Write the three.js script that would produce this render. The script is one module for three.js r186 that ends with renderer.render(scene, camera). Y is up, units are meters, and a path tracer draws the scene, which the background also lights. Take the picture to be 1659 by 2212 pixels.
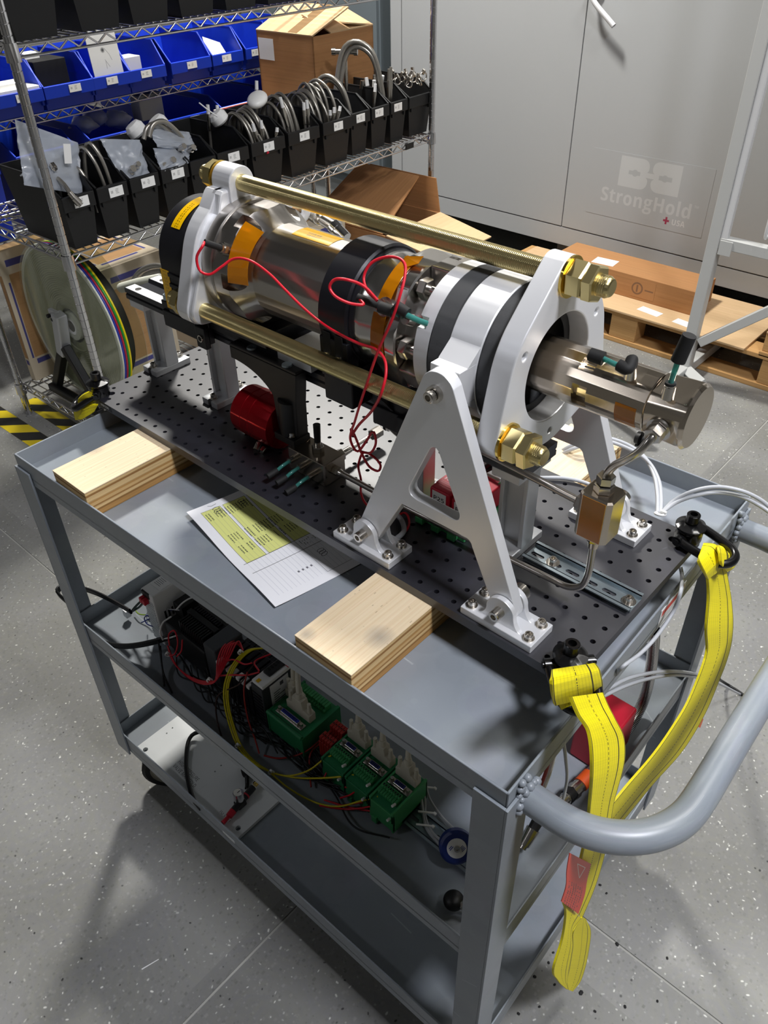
import * as THREE from 'three';
import { mergeGeometries, toCreasedNormals } from 'three/addons/utils/BufferGeometryUtils.js';
import { RoundedBoxGeometry } from 'three/addons/geometries/RoundedBoxGeometry.js';
import { RectAreaLightUniformsLib } from 'three/addons/lights/RectAreaLightUniformsLib.js';
import { ImprovedNoise } from 'three/addons/math/ImprovedNoise.js';
import { Brush, Evaluator, SUBTRACTION, INTERSECTION } from 'three-bvh-csg';

// ---------------------------------------------------------------- camera, lights, exposure
const V3 = THREE.Vector3, PI = Math.PI;
const B = 0.92;                                   // height of the breadboard's top; positions below are given relative to its centre
const scene = new THREE.Scene();
const RIGHT = new V3(0.7433325, -0.0186022, -0.6686634), DOWN = new V3(0.4046742, -0.7834389, 0.4716590), FWD = new V3(-0.5326308, -0.6211903, -0.5748278);
const EYE = new V3(0.6822882, 0.6565474, 0.6757865), FPX = 1725.968;
const camera = new THREE.PerspectiveCamera(2 * Math.atan(1106 / FPX) * 180 / PI, 1659 / 2212, 0.05, 40);
camera.position.set(EYE.x, EYE.y + B, EYE.z);
camera.quaternion.setFromRotationMatrix(new THREE.Matrix4().makeBasis(RIGHT, DOWN.clone().negate(), FWD.clone().negate()));
camera.updateMatrixWorld(true);
const renderer = new THREE.WebGLRenderer({ antialias: true });
renderer.toneMapping = THREE.LinearToneMapping;
renderer.toneMappingExposure = 1.0;
renderer.shadowMap.enabled = true;
RectAreaLightUniformsLib.init();
scene.background = new THREE.Color(0x000000);
// ceiling panels: [x, z, width along x, width along z, power, tint]
const CEIL = 2.75;
const PANELS = [
  [-1.9, -1.6, 0.4, 0.4, 400, '#fbf8f2'],
  [1.75, 0.15, 0.45, 0.45, 175, '#f7f8ff'],
  [-1.6, 3.3, 0.6, 0.6, 10, '#f6f8ff'],
  [1.0, -1.35, 0.6, 0.6, 36, '#f8f6f2'],
];

// ---------------------------------------------------------------- helpers
let seed = 20240611;
const rnd = () => { seed = (seed * 1664525 + 1013904223) >>> 0; return seed / 4294967296; };
const rr = (a, b) => a + (b - a) * rnd();
const noise = new ImprovedNoise();
const taken = {}, bases = new Map();
function numbered(name) { taken[name] = (taken[name] ?? -1) + 1; return taken[name] ? name + '_' + String(taken[name]).padStart(3, '0') : name; }
function tag(o, label, category, group) { o.userData.label = label; o.userData.category = category; if (group) o.userData.group = group; return o; }
// a thing authored in breadboard coordinates, its pivot at base
function thing(name, label, category, base, group) {
  const o = new THREE.Group(); o.name = numbered(name);
  o.position.set(base[0], base[1] + B, base[2]); bases.set(o, base); tag(o, label, category, group); scene.add(o); return o;
}
// a thing authored in its own coordinates, set at a place and turned
function local(name, label, category, pos, turn = 0, group) { const o = thing(name, label, category, pos, group); o.rotation.y = turn; bases.set(o, [0, 0, 0]); return o; }
function clean(g) {
  g = g.index ? g.toNonIndexed() : g;
  for (const k of Object.keys(g.attributes)) if (!['position', 'normal', 'uv'].includes(k)) g.deleteAttribute(k);
  if (!g.attributes.normal) g.computeVertexNormals();
  if (!g.attributes.uv) g.setAttribute('uv', new THREE.BufferAttribute(new Float32Array(g.attributes.position.count * 2), 2));
  return g;
}
const merge = (gs) => { gs = [].concat(gs); return gs.length === 1 ? clean(gs[0]) : mergeGeometries(gs.map(clean)); };
function planarUV(g) {                            // uv in metres from the side each face looks at
  g = clean(g); const p = g.attributes.position, n = g.attributes.normal, u = g.attributes.uv;
  for (let i = 0; i < p.count; i++) {
    const x = Math.abs(n.getX(i)), y = Math.abs(n.getY(i)), z = Math.abs(n.getZ(i));
    if (y >= x && y >= z) u.setXY(i, p.getX(i), p.getZ(i)); else if (x >= z) u.setXY(i, p.getZ(i), p.getY(i)); else u.setXY(i, p.getX(i), p.getY(i));
  }
  return g;
}
function shade(m) { m.castShadow = true; m.receiveShadow = true; return m; }
function rootBase(o) { while (o && !bases.has(o)) o = o.parent; return o ? bases.get(o) : [0, 0, 0]; }
function part(t, name, gs, mat, o = {}) {
  let g = merge(gs); if (o.uv) g = planarUV(g);
  const b = rootBase(t); g.translate(-b[0], -b[1], -b[2]);
  const m = shade(new THREE.Mesh(g, mat)); m.name = name; if (o.label) m.userData.label = o.label; if (o.kind) m.userData.kind = o.kind; t.add(m); return m;
}
// a part that shares its geometry with others: set at pos
function put(t, name, geo, mat, pos, turn) {
  const b = rootBase(t), m = shade(new THREE.Mesh(geo, mat)); m.name = name; m.position.set(pos[0] - b[0], pos[1] - b[1], pos[2] - b[2]); if (turn) m.rotation.set(...turn); t.add(m); return m;
}
// a thing that is one mesh
function one(name, label, category, gs, mat, o = {}) {
  let g = merge(gs); if (o.uv) g = planarUV(g);
  g.computeBoundingBox(); const bb = g.boundingBox, c = [(bb.min.x + bb.max.x) / 2, bb.min.y, (bb.min.z + bb.max.z) / 2];
  g.translate(-c[0], -c[1], -c[2]);
  const m = shade(new THREE.Mesh(g, mat)); m.name = numbered(name); m.position.set(c[0], c[1] + B, c[2]); bases.set(m, c);
  if (category) tag(m, label, category, o.group); else m.userData.label = label; if (o.kind) m.userData.kind = o.kind; scene.add(m); return m;
}
function copyOf(t, label, pos, turn, group) {
  const c = t.clone(); c.name = numbered(t.name.replace(/_\d{3}$/, '')); c.userData = { ...t.userData, label }; if (group) c.userData.group = group;
  c.position.set(pos[0], pos[1] + B, pos[2]); if (turn !== undefined) c.rotation.y = turn; bases.set(c, [0, 0, 0]); scene.add(c); return c;
}
// measuring: the point where the sight line through photograph pixel (u, w) meets a plane
function sight(u, w) { return RIGHT.clone().multiplyScalar((u - 829.5) / FPX).addScaledVector(DOWN, (w - 1106) / FPX).add(FWD); }
function onAxis(u, w, a, val) { const d = sight(u, w), t = (val - EYE.getComponent(a)) / d.getComponent(a); return EYE.clone().addScaledVector(d, t); }
const pX = (u, w, x) => onAxis(u, w, 0, x), pY = (u, w, y) => onAxis(u, w, 1, y), pZ = (u, w, z) => onAxis(u, w, 2, z);

// geometry
const box = (x, y, z, sx, sy, sz, r = 0) => (r ? new RoundedBoxGeometry(sx, sy, sz, 1, Math.min(r, sx / 2.01, sy / 2.01, sz / 2.01)) : new THREE.BoxGeometry(sx, sy, sz)).translate(x, y, z);
const span = (x0, x1, y0, y1, z0, z1, r) => box((x0 + x1) / 2, (y0 + y1) / 2, (z0 + z1) / 2, Math.abs(x1 - x0), Math.abs(y1 - y0), Math.abs(z1 - z0), r);
const vec = (p) => (p.isVector3 ? p : new V3(...p));
function rod(a, b, r, r2 = r, seg = 12) {
  a = vec(a); b = vec(b); const d = b.clone().sub(a), g = new THREE.CylinderGeometry(r2, r, d.length(), seg);
  g.applyQuaternion(new THREE.Quaternion().setFromUnitVectors(new V3(0, 1, 0), d.normalize())); return g.translate((a.x + b.x) / 2, (a.y + b.y) / 2, (a.z + b.z) / 2);
}
function pipe(pts, r, seg = 40, rad = 8, closed = false) { const c = new THREE.CatmullRomCurve3(pts.map(vec), closed, 'centripetal'); return new THREE.TubeGeometry(c, seg, r, rad, closed); }
const lathe = (prof, seg = 32, crease = 0.5) => toCreasedNormals(new THREE.LatheGeometry(prof.map(([r, y]) => new THREE.Vector2(Math.max(r, 1e-5), y)), seg), crease);
const latheX = (prof, seg = 48, y = 0, z = 0, crease = 0.5) => lathe(prof.map(([x, r]) => [r, x]), seg, crease).rotateZ(-PI / 2).translate(0, y, z);
const latheZ = (prof, seg = 32, x = 0, y = 0, crease = 0.5) => lathe(prof.map(([z, r]) => [r, z]), seg, crease).rotateX(PI / 2).translate(x, y, 0);
function shapeOf(pts) { const s = new THREE.Shape(); pts.forEach(([x, y], i) => (i ? s.lineTo(x, y) : s.moveTo(x, y))); s.closePath(); return s; }
function extrude(shape, depth, bevel = 0, seg = 12) {
  return toCreasedNormals(new THREE.ExtrudeGeometry(shape, { depth: depth - 2 * bevel, bevelEnabled: bevel > 0, bevelThickness: bevel, bevelSize: bevel, bevelOffset: -bevel, bevelSegments: 2, curveSegments: seg }).translate(0, 0, bevel), 0.3);
}
// planar polygon with thickness along its normal
function slab(pts, t) {
  const p = pts.map(vec), n = p[1].clone().sub(p[0]).cross(p[2].clone().sub(p[0])).normalize().multiplyScalar(t), q = p.map((a) => a.clone().add(n)), o = [], k = p.length;
  const tri = (...a) => a.forEach((c) => o.push(c.x, c.y, c.z));
  for (let i = 1; i < k - 1; i++) { tri(p[0], p[i + 1], p[i]); tri(q[0], q[i], q[i + 1]); }
  for (let i = 0; i < k; i++) { const j = (i + 1) % k; tri(p[i], p[j], q[j]); tri(p[i], q[j], q[i]); }
  const g = new THREE.BufferGeometry(); g.setAttribute('position', new THREE.Float32BufferAttribute(o, 3)); g.computeVertexNormals(); return g;
}
// flat band through left and right edge points, with thickness and uv (u across, v along in metres)
function ribbon(L, R, t, n = 60, curveSeg) {
  const cl = new THREE.CatmullRomCurve3(L.map(vec), false, 'centripetal'), cr = new THREE.CatmullRomCurve3(R.map(vec), false, 'centripetal');
  const o = [], uv = []; let s = 0, prev, rows = [];
  for (let i = 0; i <= n; i++) {
    const a = cl.getPoint(i / n), b = cr.getPoint(i / n), m = a.clone().add(b).multiplyScalar(0.5); if (prev) s += m.distanceTo(prev); prev = m; rows.push([a, b, s]);
  }
  const nor = rows.map(([a, b], i) => { const p = rows[Math.max(0, i - 1)], q = rows[Math.min(n, i + 1)]; const al = q[0].clone().add(q[1]).sub(p[0]).sub(p[1]); return b.clone().sub(a).cross(al).normalize().multiplyScalar(t / 2); });
  const P = rows.map(([a, b], i) => [a.clone().add(nor[i]), b.clone().add(nor[i]), b.clone().sub(nor[i]), a.clone().sub(nor[i])]);
  const U = [0, 1, 1, 0];
  for (let i = 0; i < n; i++) for (let k = 0; k < 4; k++) {
    const j = (k + 1) % 4, c = [[i, k], [i, j], [i + 1, j], [i, k], [i + 1, j], [i + 1, k]];
    for (const [r, e] of c) { const p = P[r][e]; o.push(p.x, p.y, p.z); uv.push(U[e], rows[r][2]); }
  }
  const g = new THREE.BufferGeometry(); g.setAttribute('position', new THREE.Float32BufferAttribute(o, 3)); g.setAttribute('uv', new THREE.Float32BufferAttribute(uv, 2)); g.computeVertexNormals(); return toCreasedNormals(g, 0.9);
}
function csg(a, list, op = SUBTRACTION) {
  const ev = new Evaluator(); ev.useGroups = false; ev.attributes = ['position', 'normal', 'uv'];
  let r = new Brush(clean(a)); r.updateMatrixWorld();
  for (const b of list) { const q = new Brush(clean(b)); q.updateMatrixWorld(); r = ev.evaluate(r, q, op); }
  return toCreasedNormals(clean(r.geometry), 0.45);
}
// hexagon nut or bolt head along +y, flats 2*af apart
const hexY = (af, h, bore = 0) => { const R = af / Math.cos(PI / 6), c = Math.min(h * 0.12, R * 0.12); return lathe([[bore, 0], [R * 0.9, 0], [R, c], [R, h - c], [R * 0.9, h], [bore, h]], 6, 0.3); };
// socket head cap screw with washer, along +y from y = 0
const capScrew = (r, h, washer) => merge([...(washer ? [lathe([[r * 0.6, 0], [washer, 0], [washer, 0.0015], [r * 0.6, 0.0015]], 24)] : []),
  lathe([[0, 0.001], [r, 0.0015], [r, h - 0.0008], [r - 0.0008, h], [r * 0.55, h], [r * 0.5, h * 0.35], [0, h * 0.35]], 20)]);
const canvas = (w, h, fn, rep) => { const c = document.createElement('canvas'); c.width = w; c.height = h; fn(c.getContext('2d'), w, h); const t = new THREE.CanvasTexture(c); t.colorSpace = THREE.SRGBColorSpace; t.wrapS = t.wrapT = THREE.RepeatWrapping; t.magFilter = THREE.LinearFilter; if (rep) t.repeat.set(...rep); return t; };
const std = (color, roughness = 0.6, metalness = 0, o = {}) => new THREE.MeshStandardMaterial({ color, roughness, metalness, ...o });
const phys = (color, roughness, o = {}) => new THREE.MeshPhysicalMaterial({ color, roughness, ...o });
const UV = { uv: 1 };
// a printed card: box whose front (+z) face carries a drawing; w along x, h along y
function card(w, h, t, tex, side, rough = 0.5) {
  const g = new THREE.BoxGeometry(w, h, t).toNonIndexed(), u = g.attributes.uv, n = g.attributes.normal;
  for (let i = 0; i < u.count; i++) if (n.getZ(i) < 0.5) u.setXY(i, 0.002, 0.002);
  return g;
}

// ---------------------------------------------------------------- materials
const speck = (w, h, base, amount, dots, sizes) => canvas(w, h, (c) => {
  c.fillStyle = base; c.fillRect(0, 0, w, h);
  for (let i = 0; i < dots; i++) { const d = rnd() < 0.5 ? 0 : 255; c.fillStyle = `rgba(${d},${d},${d},${rr(0.02, amount)})`; const s = rr(...sizes); c.fillRect(rnd() * w, rnd() * h, s, s * rr(0.5, 1.6)); }
});
const streaks = (w, h, base, cols, n, alpha) => canvas(w, h, (c) => { c.fillStyle = base; c.fillRect(0, 0, w, h); for (let i = 0; i < n; i++) { c.fillStyle = cols[Math.floor(rnd() * cols.length)]; c.globalAlpha = rr(0.03, alpha); const y = rnd() * h; c.fillRect(rr(-w, w), y, rr(w * 0.3, w * 1.6), rr(0.6, 4)); } c.globalAlpha = 1; });
const M = {
  paint: std('#868c92', 0.36, 0, { map: null }),
  alum: std('#e6e7e9', 0.4, 0.4), alumDull: std('#d4d6d9', 0.45, 0.5), steel: std('#c9c6c2', 0.22, 1), steelBrushed: std('#b9b4ae', 0.3, 1), nickel: std('#cfc3b3', 0.2, 1),
  screw: std('#cdc8c0', 0.25, 1), brass: std('#e6c66a', 0.22, 1), zinc: std('#e0cf96', 0.3, 1), chrome: std('#d4d4d6', 0.16, 1), zincBlue: std('#aebbc2', 0.32, 0.9),
  anod: std('#17171d', 0.42, 0.25), black: std('#0b0b0c', 0.45), blackGloss: std('#0a0a0b', 0.25), rubber: std('#111111', 0.75), sleeve: std('#0d0d0e', 0.6),
  foam: std('#545557', 0.95, 0, { bumpMap: null }), red: std('#b3101f', 0.22, 0.65), redPaint: std('#c5122f', 0.45), wire: std('#d3162b', 0.4), redDull: std('#a02018', 0.55),
  green: std('#1f7f4e', 0.5), greenTerm: std('#3f9a5c', 0.5), beige: std('#c9c4b4', 0.55), white: std('#e9e9e8', 0.5), whiteGloss: std('#f2f2f0', 0.25), label: std('#eeeeec', 0.55),
  yellowWire: std('#d9c90f', 0.45), greyCable: std('#b4b7bc', 0.45), blackWire: std('#0c0c0d', 0.45), blueWire: std('#1c2b7c', 0.45), greenWire: std('#0d8050', 0.45),
  orange: std('#e2591c', 0.5), yellowLabel: std('#e9b60c', 0.3), bluePlastic: std('#1238b8', 0.42), binBlack: std('#0d0e10', 0.5), cabinet: std('#a2a4a5', 0.45), cabinetDark: std('#8d9193', 0.5),
  kraft: null, kapton: phys('#d58a06', 0.12, { transmission: 0.45, thickness: 0, clearcoat: 1, clearcoatRoughness: 0.1 }), clear: phys('#f4f6ee', 0.06, { transmission: 0.96, thickness: 0 }),
  bag: phys('#dfe5ee', 0.38, { transmission: 0.62, thickness: 0, clearcoat: 0.5 }), teal: phys('#5fb7ad', 0.15, { transmission: 0.6, thickness: 0 }), tubing: phys('#d8d8c6', 0.4, { transmission: 0.35, thickness: 0 }),
  dark: std('#050505', 0.8), paper: null,
};
{
  const bump = canvas(256, 256, (c, w, h) => { const im = c.createImageData(w, h); for (let i = 0; i < w * h; i++) { const x = i % w, y = (i / w) | 0, k = 128 + 70 * noise.noise(x / 9, y / 9, 0.3) + rr(-45, 45); im.data.set([k, k, k, 255], i * 4); } c.putImageData(im, 0, 0); }); bump.colorSpace = THREE.NoColorSpace; bump.repeat.set(22, 22);
  M.foam.bumpMap = bump; M.foam.bumpScale = 0.0011;
  const pt = canvas(512, 512, (c, w, h) => { c.fillStyle = '#868d94'; c.fillRect(0, 0, w, h); for (let i = 0; i < 900; i++) { const g = rr(90, 200) | 0; c.fillStyle = `rgba(${g},${g},${g + 5},${rr(0.01, 0.06)})`; c.beginPath(); c.arc(rnd() * w, rnd() * h, rr(1, 26), 0, 7); c.fill(); } c.strokeStyle = 'rgba(225,230,235,0.55)'; for (let i = 0; i < 9; i++) { c.lineWidth = rr(0.5, 1.1); c.beginPath(); const x = rnd() * w, y = rnd() * h; c.moveTo(x, y); c.lineTo(x + rr(-50, 50), y + rr(-16, 16)); c.stroke(); } });
  pt.repeat.set(1.6, 1.6); M.paint.map = pt; M.paint.color.set('#ffffff');
  const at = canvas(512, 512, (c, w, h) => { c.fillStyle = '#1a1a22'; c.fillRect(0, 0, w, h); for (let i = 0; i < 220; i++) { c.fillStyle = `rgba(150,150,170,${rr(0.01, 0.05)})`; c.beginPath(); c.arc(rnd() * w, rnd() * h, rr(1, 20), 0, 7); c.fill(); } c.strokeStyle = 'rgba(200,200,215,0.35)'; for (let i = 0; i < 26; i++) { c.lineWidth = rr(0.4, 0.9); c.beginPath(); const x = rnd() * w, y = rnd() * h; c.moveTo(x, y); c.lineTo(x + rr(-6, 6), y + rr(-14, 14)); c.stroke(); } });
  at.repeat.set(2.2, 2.2); M.anodPlate = phys('#ffffff', 0.44, { map: at, ior: 1.9 });
  const kt = streaks(256, 256, '#a9794c', ['#8e6239', '#c0925f', '#7a5432'], 260, 0.14); kt.repeat.set(3, 3); M.kraft = std('#ffffff', 0.85, 0, { map: kt });
  const kl = streaks(256, 256, '#c8a981', ['#b28f66', '#dcc19b', '#9c7a52'], 260, 0.14); kl.repeat.set(3, 3); M.kraftLight = std('#ffffff', 0.85, 0, { map: kl });
  const wt = canvas(512, 512, (c, w, h) => { c.fillStyle = '#e6d2b0'; c.fillRect(0, 0, w, h); for (let i = 0; i < 700; i++) { c.strokeStyle = ['#cfae80', '#f0dfc0', '#c29a66', '#dcc198'][(rnd() * 4) | 0]; c.globalAlpha = rr(0.03, 0.16); c.lineWidth = rr(0.5, 3); const x = rnd() * w; c.beginPath(); c.moveTo(x, -10); c.bezierCurveTo(x + rr(-12, 12), h * 0.3, x + rr(-12, 12), h * 0.6, x + rr(-8, 8), h + 10); c.stroke(); } c.globalAlpha = 1; for (let i = 0; i < 7; i++) { const x = rnd() * w, y = rnd() * h, g = c.createRadialGradient(x, y, 2, x, y, rr(20, 46)); g.addColorStop(0, 'rgba(70,75,85,0.3)'); g.addColorStop(1, 'rgba(70,75,85,0)'); c.fillStyle = g; c.fillRect(x - 50, y - 50, 100, 100); } for (let i = 0; i < 120; i++) { c.fillStyle = 'rgba(60,40,20,0.35)'; c.fillRect(rnd() * w, rnd() * h, rr(0.6, 1.4), rr(1, 7)); } });
  wt.repeat.set(3.4, 3.4); M.woodTop = std('#ffffff', 0.65, 0, { map: wt });
  const ws = canvas(256, 256, (c, w, h) => { c.fillStyle = '#c49c63'; c.fillRect(0, 0, w, h); let y = 0; while (y < h) { const t = rr(6, 26); c.fillStyle = ['#8a5f2c', '#d9b67c', '#b3854a', '#e2c48f', '#9a6d38'][(rnd() * 5) | 0]; c.globalAlpha = 0.75; c.fillRect(0, y, w, t); y += t; } c.globalAlpha = 1; for (let i = 0; i < 160; i++) { c.fillStyle = `rgba(60,35,10,${rr(0.05, 0.4)})`; c.fillRect(rnd() * w, rnd() * h, rr(10, 90), rr(0.5, 1.6)); } });
  ws.repeat.set(2, 21); M.woodSide = std('#ffffff', 0.7, 0, { map: ws });
  const pw = streaks(256, 256, '#b98f5a', ['#9a7038', '#d3ae78', '#835c2c'], 240, 0.2); pw.repeat.set(2, 6); M.pallet = std('#ffffff', 0.8, 0, { map: pw });
  const bt = canvas(32, 32, (c) => { c.fillStyle = '#777'; c.fillRect(0, 0, 32, 32); c.lineWidth = 5; for (let i = -32; i < 64; i += 16) { c.strokeStyle = '#fff'; c.beginPath(); c.moveTo(i, 0); c.lineTo(i + 32, 32); c.stroke(); c.strokeStyle = '#222'; c.beginPath(); c.moveTo(i + 40, 0); c.lineTo(i + 8, 32); c.stroke(); } }); bt.repeat.set(60, 4);
  M.braid = std('#ffffff', 0.32, 0.8, { map: bt }); M.hose = std('#aaa69e', 0.36, 0.85);
  const st = canvas(128, 512, (c, w, h) => { c.fillStyle = '#f2e300'; c.fillRect(0, 0, w, h); for (let y = 0; y < h; y += 4) { c.fillStyle = `rgba(150,125,0,${rr(0.05, 0.2)})`; c.fillRect(0, y, w, 1.6); } for (let x = 0; x < w; x += 9) { c.fillStyle = 'rgba(120,100,0,0.14)'; c.fillRect(x, 0, 2, h); } c.fillStyle = '#15120a'; c.fillRect(98, 0, 3.5, h); c.fillRect(1, 0, 2, h); c.fillRect(125, 0, 2, h); for (let y = 0; y < h; y += 14) c.fillRect(58, y, 2, 8); }); st.repeat.set(1, 5);
  M.strap = std('#ffffff', 0.6, 0, { map: st });
}

// ---------------------------------------------------------------- the room
function structure(name, gs, mat, o = {}) { const m = one(name, undefined, null, gs, mat, o); m.name = name; delete m.userData.label; m.userData.kind = 'structure'; return m; }
{
  const N = 2048, ft = canvas(N, N, (c) => {
    c.fillStyle = '#83837f'; c.fillRect(0, 0, N, N);
    for (let i = 0; i < 500; i++) { const x = rnd() * N, y = rnd() * N, r = rr(40, 260), d = rnd() < 0.5 ? 70 : 175, g = c.createRadialGradient(x, y, 0, x, y, r); g.addColorStop(0, `rgba(${d},${d},${d - 4},0.10)`); g.addColorStop(1, `rgba(${d},${d},${d - 4},0)`); c.fillStyle = g; c.fillRect(x - r, y - r, 2 * r, 2 * r); }
    for (let i = 0; i < 60000; i++) { const d = rnd() < 0.55 ? rr(60, 110) : rr(150, 190); c.fillStyle = `rgba(${d},${d},${d - 5},${rr(0.06, 0.3)})`; const s = rr(1, 5); c.fillRect(rnd() * N, rnd() * N, s, s * rr(0.5, 1.5)); }
    for (let i = 0; i < 5200; i++) { c.fillStyle = `rgba(240,240,232,${rr(0.25, 0.9)})`; c.beginPath(); c.ellipse(rnd() * N, rnd() * N, rr(0.9, 3.4), rr(0.7, 1.8), rnd() * 3, 0, 7); c.fill(); }
    for (let i = 0; i < 700; i++) { c.fillStyle = `rgba(25,25,25,${rr(0.4, 0.9)})`; c.beginPath(); c.ellipse(rnd() * N, rnd() * N, rr(0.8, 2.8), rr(0.8, 2.2), rnd() * 3, 0, 7); c.fill(); }
  });
  ft.repeat.set(1 / 2.1, 1 / 2.1);
  const fm = std('#ffffff', 0.4, 0, { map: ft });
  // slabs with sawn joints between them
  const xs = [-5, -1.545, 0.034, 0.62, 5.2], zs = [-3.7, -2.45, 0.0, 2.4, 5.2];
  const floor = new THREE.Group(); floor.name = 'floor'; floor.userData.kind = 'structure'; scene.add(floor); floor.position.set(0, 0, 0); bases.set(floor, [0, -B, 0]);
  part(floor, 'slab', span(-5, 0.0315, -B - 0.1, -B, -3.7, 0.062), fm, UV); part(floor, 'slab', span(0.0365, 5.2, -B - 0.1, -B, -3.7, -0.10), fm, UV);
  part(floor, 'slab', span(-5, 0.0315, -B - 0.1, -B, 0.067, 5.2), fm, UV); part(floor, 'slab', span(0.0365, 5.2, -B - 0.1, -B, -0.095, 5.2), fm, UV);
  part(floor, 'joint_filler', [span(0.0315, 0.0365, -B - 0.1, -B - 0.0025, -3.7, 5.2), span(-5, 0.0315, -B - 0.1, -B - 0.0025, 0.062, 0.067), span(0.0365, 5.2, -B - 0.1, -B - 0.0025, -0.10, -0.095)], std('#a7a6a0', 0.9));
  const wall = std('#84837f', 0.85);
  structure('wall_back', span(-5.1, 5.3, -B, CEIL + 0.1, -3.8, -3.68), wall); structure('wall_front', span(-5.1, 5.3, -B, CEIL + 0.1, 5.18, 5.3), wall);
  structure('wall_left', span(-5.12, -4.98, -B, CEIL + 0.1, -3.68, 5.18), wall); structure('wall_right', span(5.18, 5.3, -B, CEIL + 0.1, -3.68, 5.18), wall);
  structure('ceiling', span(-5, 5.2, CEIL + 0.02, CEIL + 0.14, -3.68, 5.18), std('#6d6c6a', 0.9));
  const frame = std('#d8d8d6', 0.5);
  PANELS.forEach(([x, z, w, d, power, tint], i) => {
    const t = thing('ceiling_lamp', ['square ceiling lamp panel above the wire rack and cabinet corner', 'square ceiling lamp panel behind and right of the cart handle', 'square ceiling lamp panel above the empty floor left of the cart', 'square ceiling lamp panel in front of the grey cabinet'][i], 'ceiling lamp', [x, CEIL, z]);
    part(t, 'frame', [span(x - w / 2 - 0.02, x - w / 2, CEIL - 0.04, CEIL + 0.02, z - d / 2, z + d / 2), span(x + w / 2, x + w / 2 + 0.02, CEIL - 0.04, CEIL + 0.02, z - d / 2, z + d / 2), span(x - w / 2 - 0.02, x + w / 2 + 0.02, CEIL - 0.04, CEIL + 0.02, z - d / 2 - 0.02, z - d / 2), span(x - w / 2 - 0.02, x + w / 2 + 0.02, CEIL - 0.04, CEIL + 0.02, z + d / 2, z + d / 2 + 0.02)], frame);
    part(t, 'lamp_diffuser', span(x - w / 2, x + w / 2, CEIL - 0.01, CEIL + 0.01, z - d / 2, z + d / 2), std('#ffffff', 0.9, 0, { emissive: tint, emissiveIntensity: 4 }));
    const l = new THREE.RectAreaLight(tint, power, w, d); l.position.set(x, CEIL - 0.02 + B, z); l.rotation.x = -PI / 2; l.castShadow = true; scene.add(l);
  });
}

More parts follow.
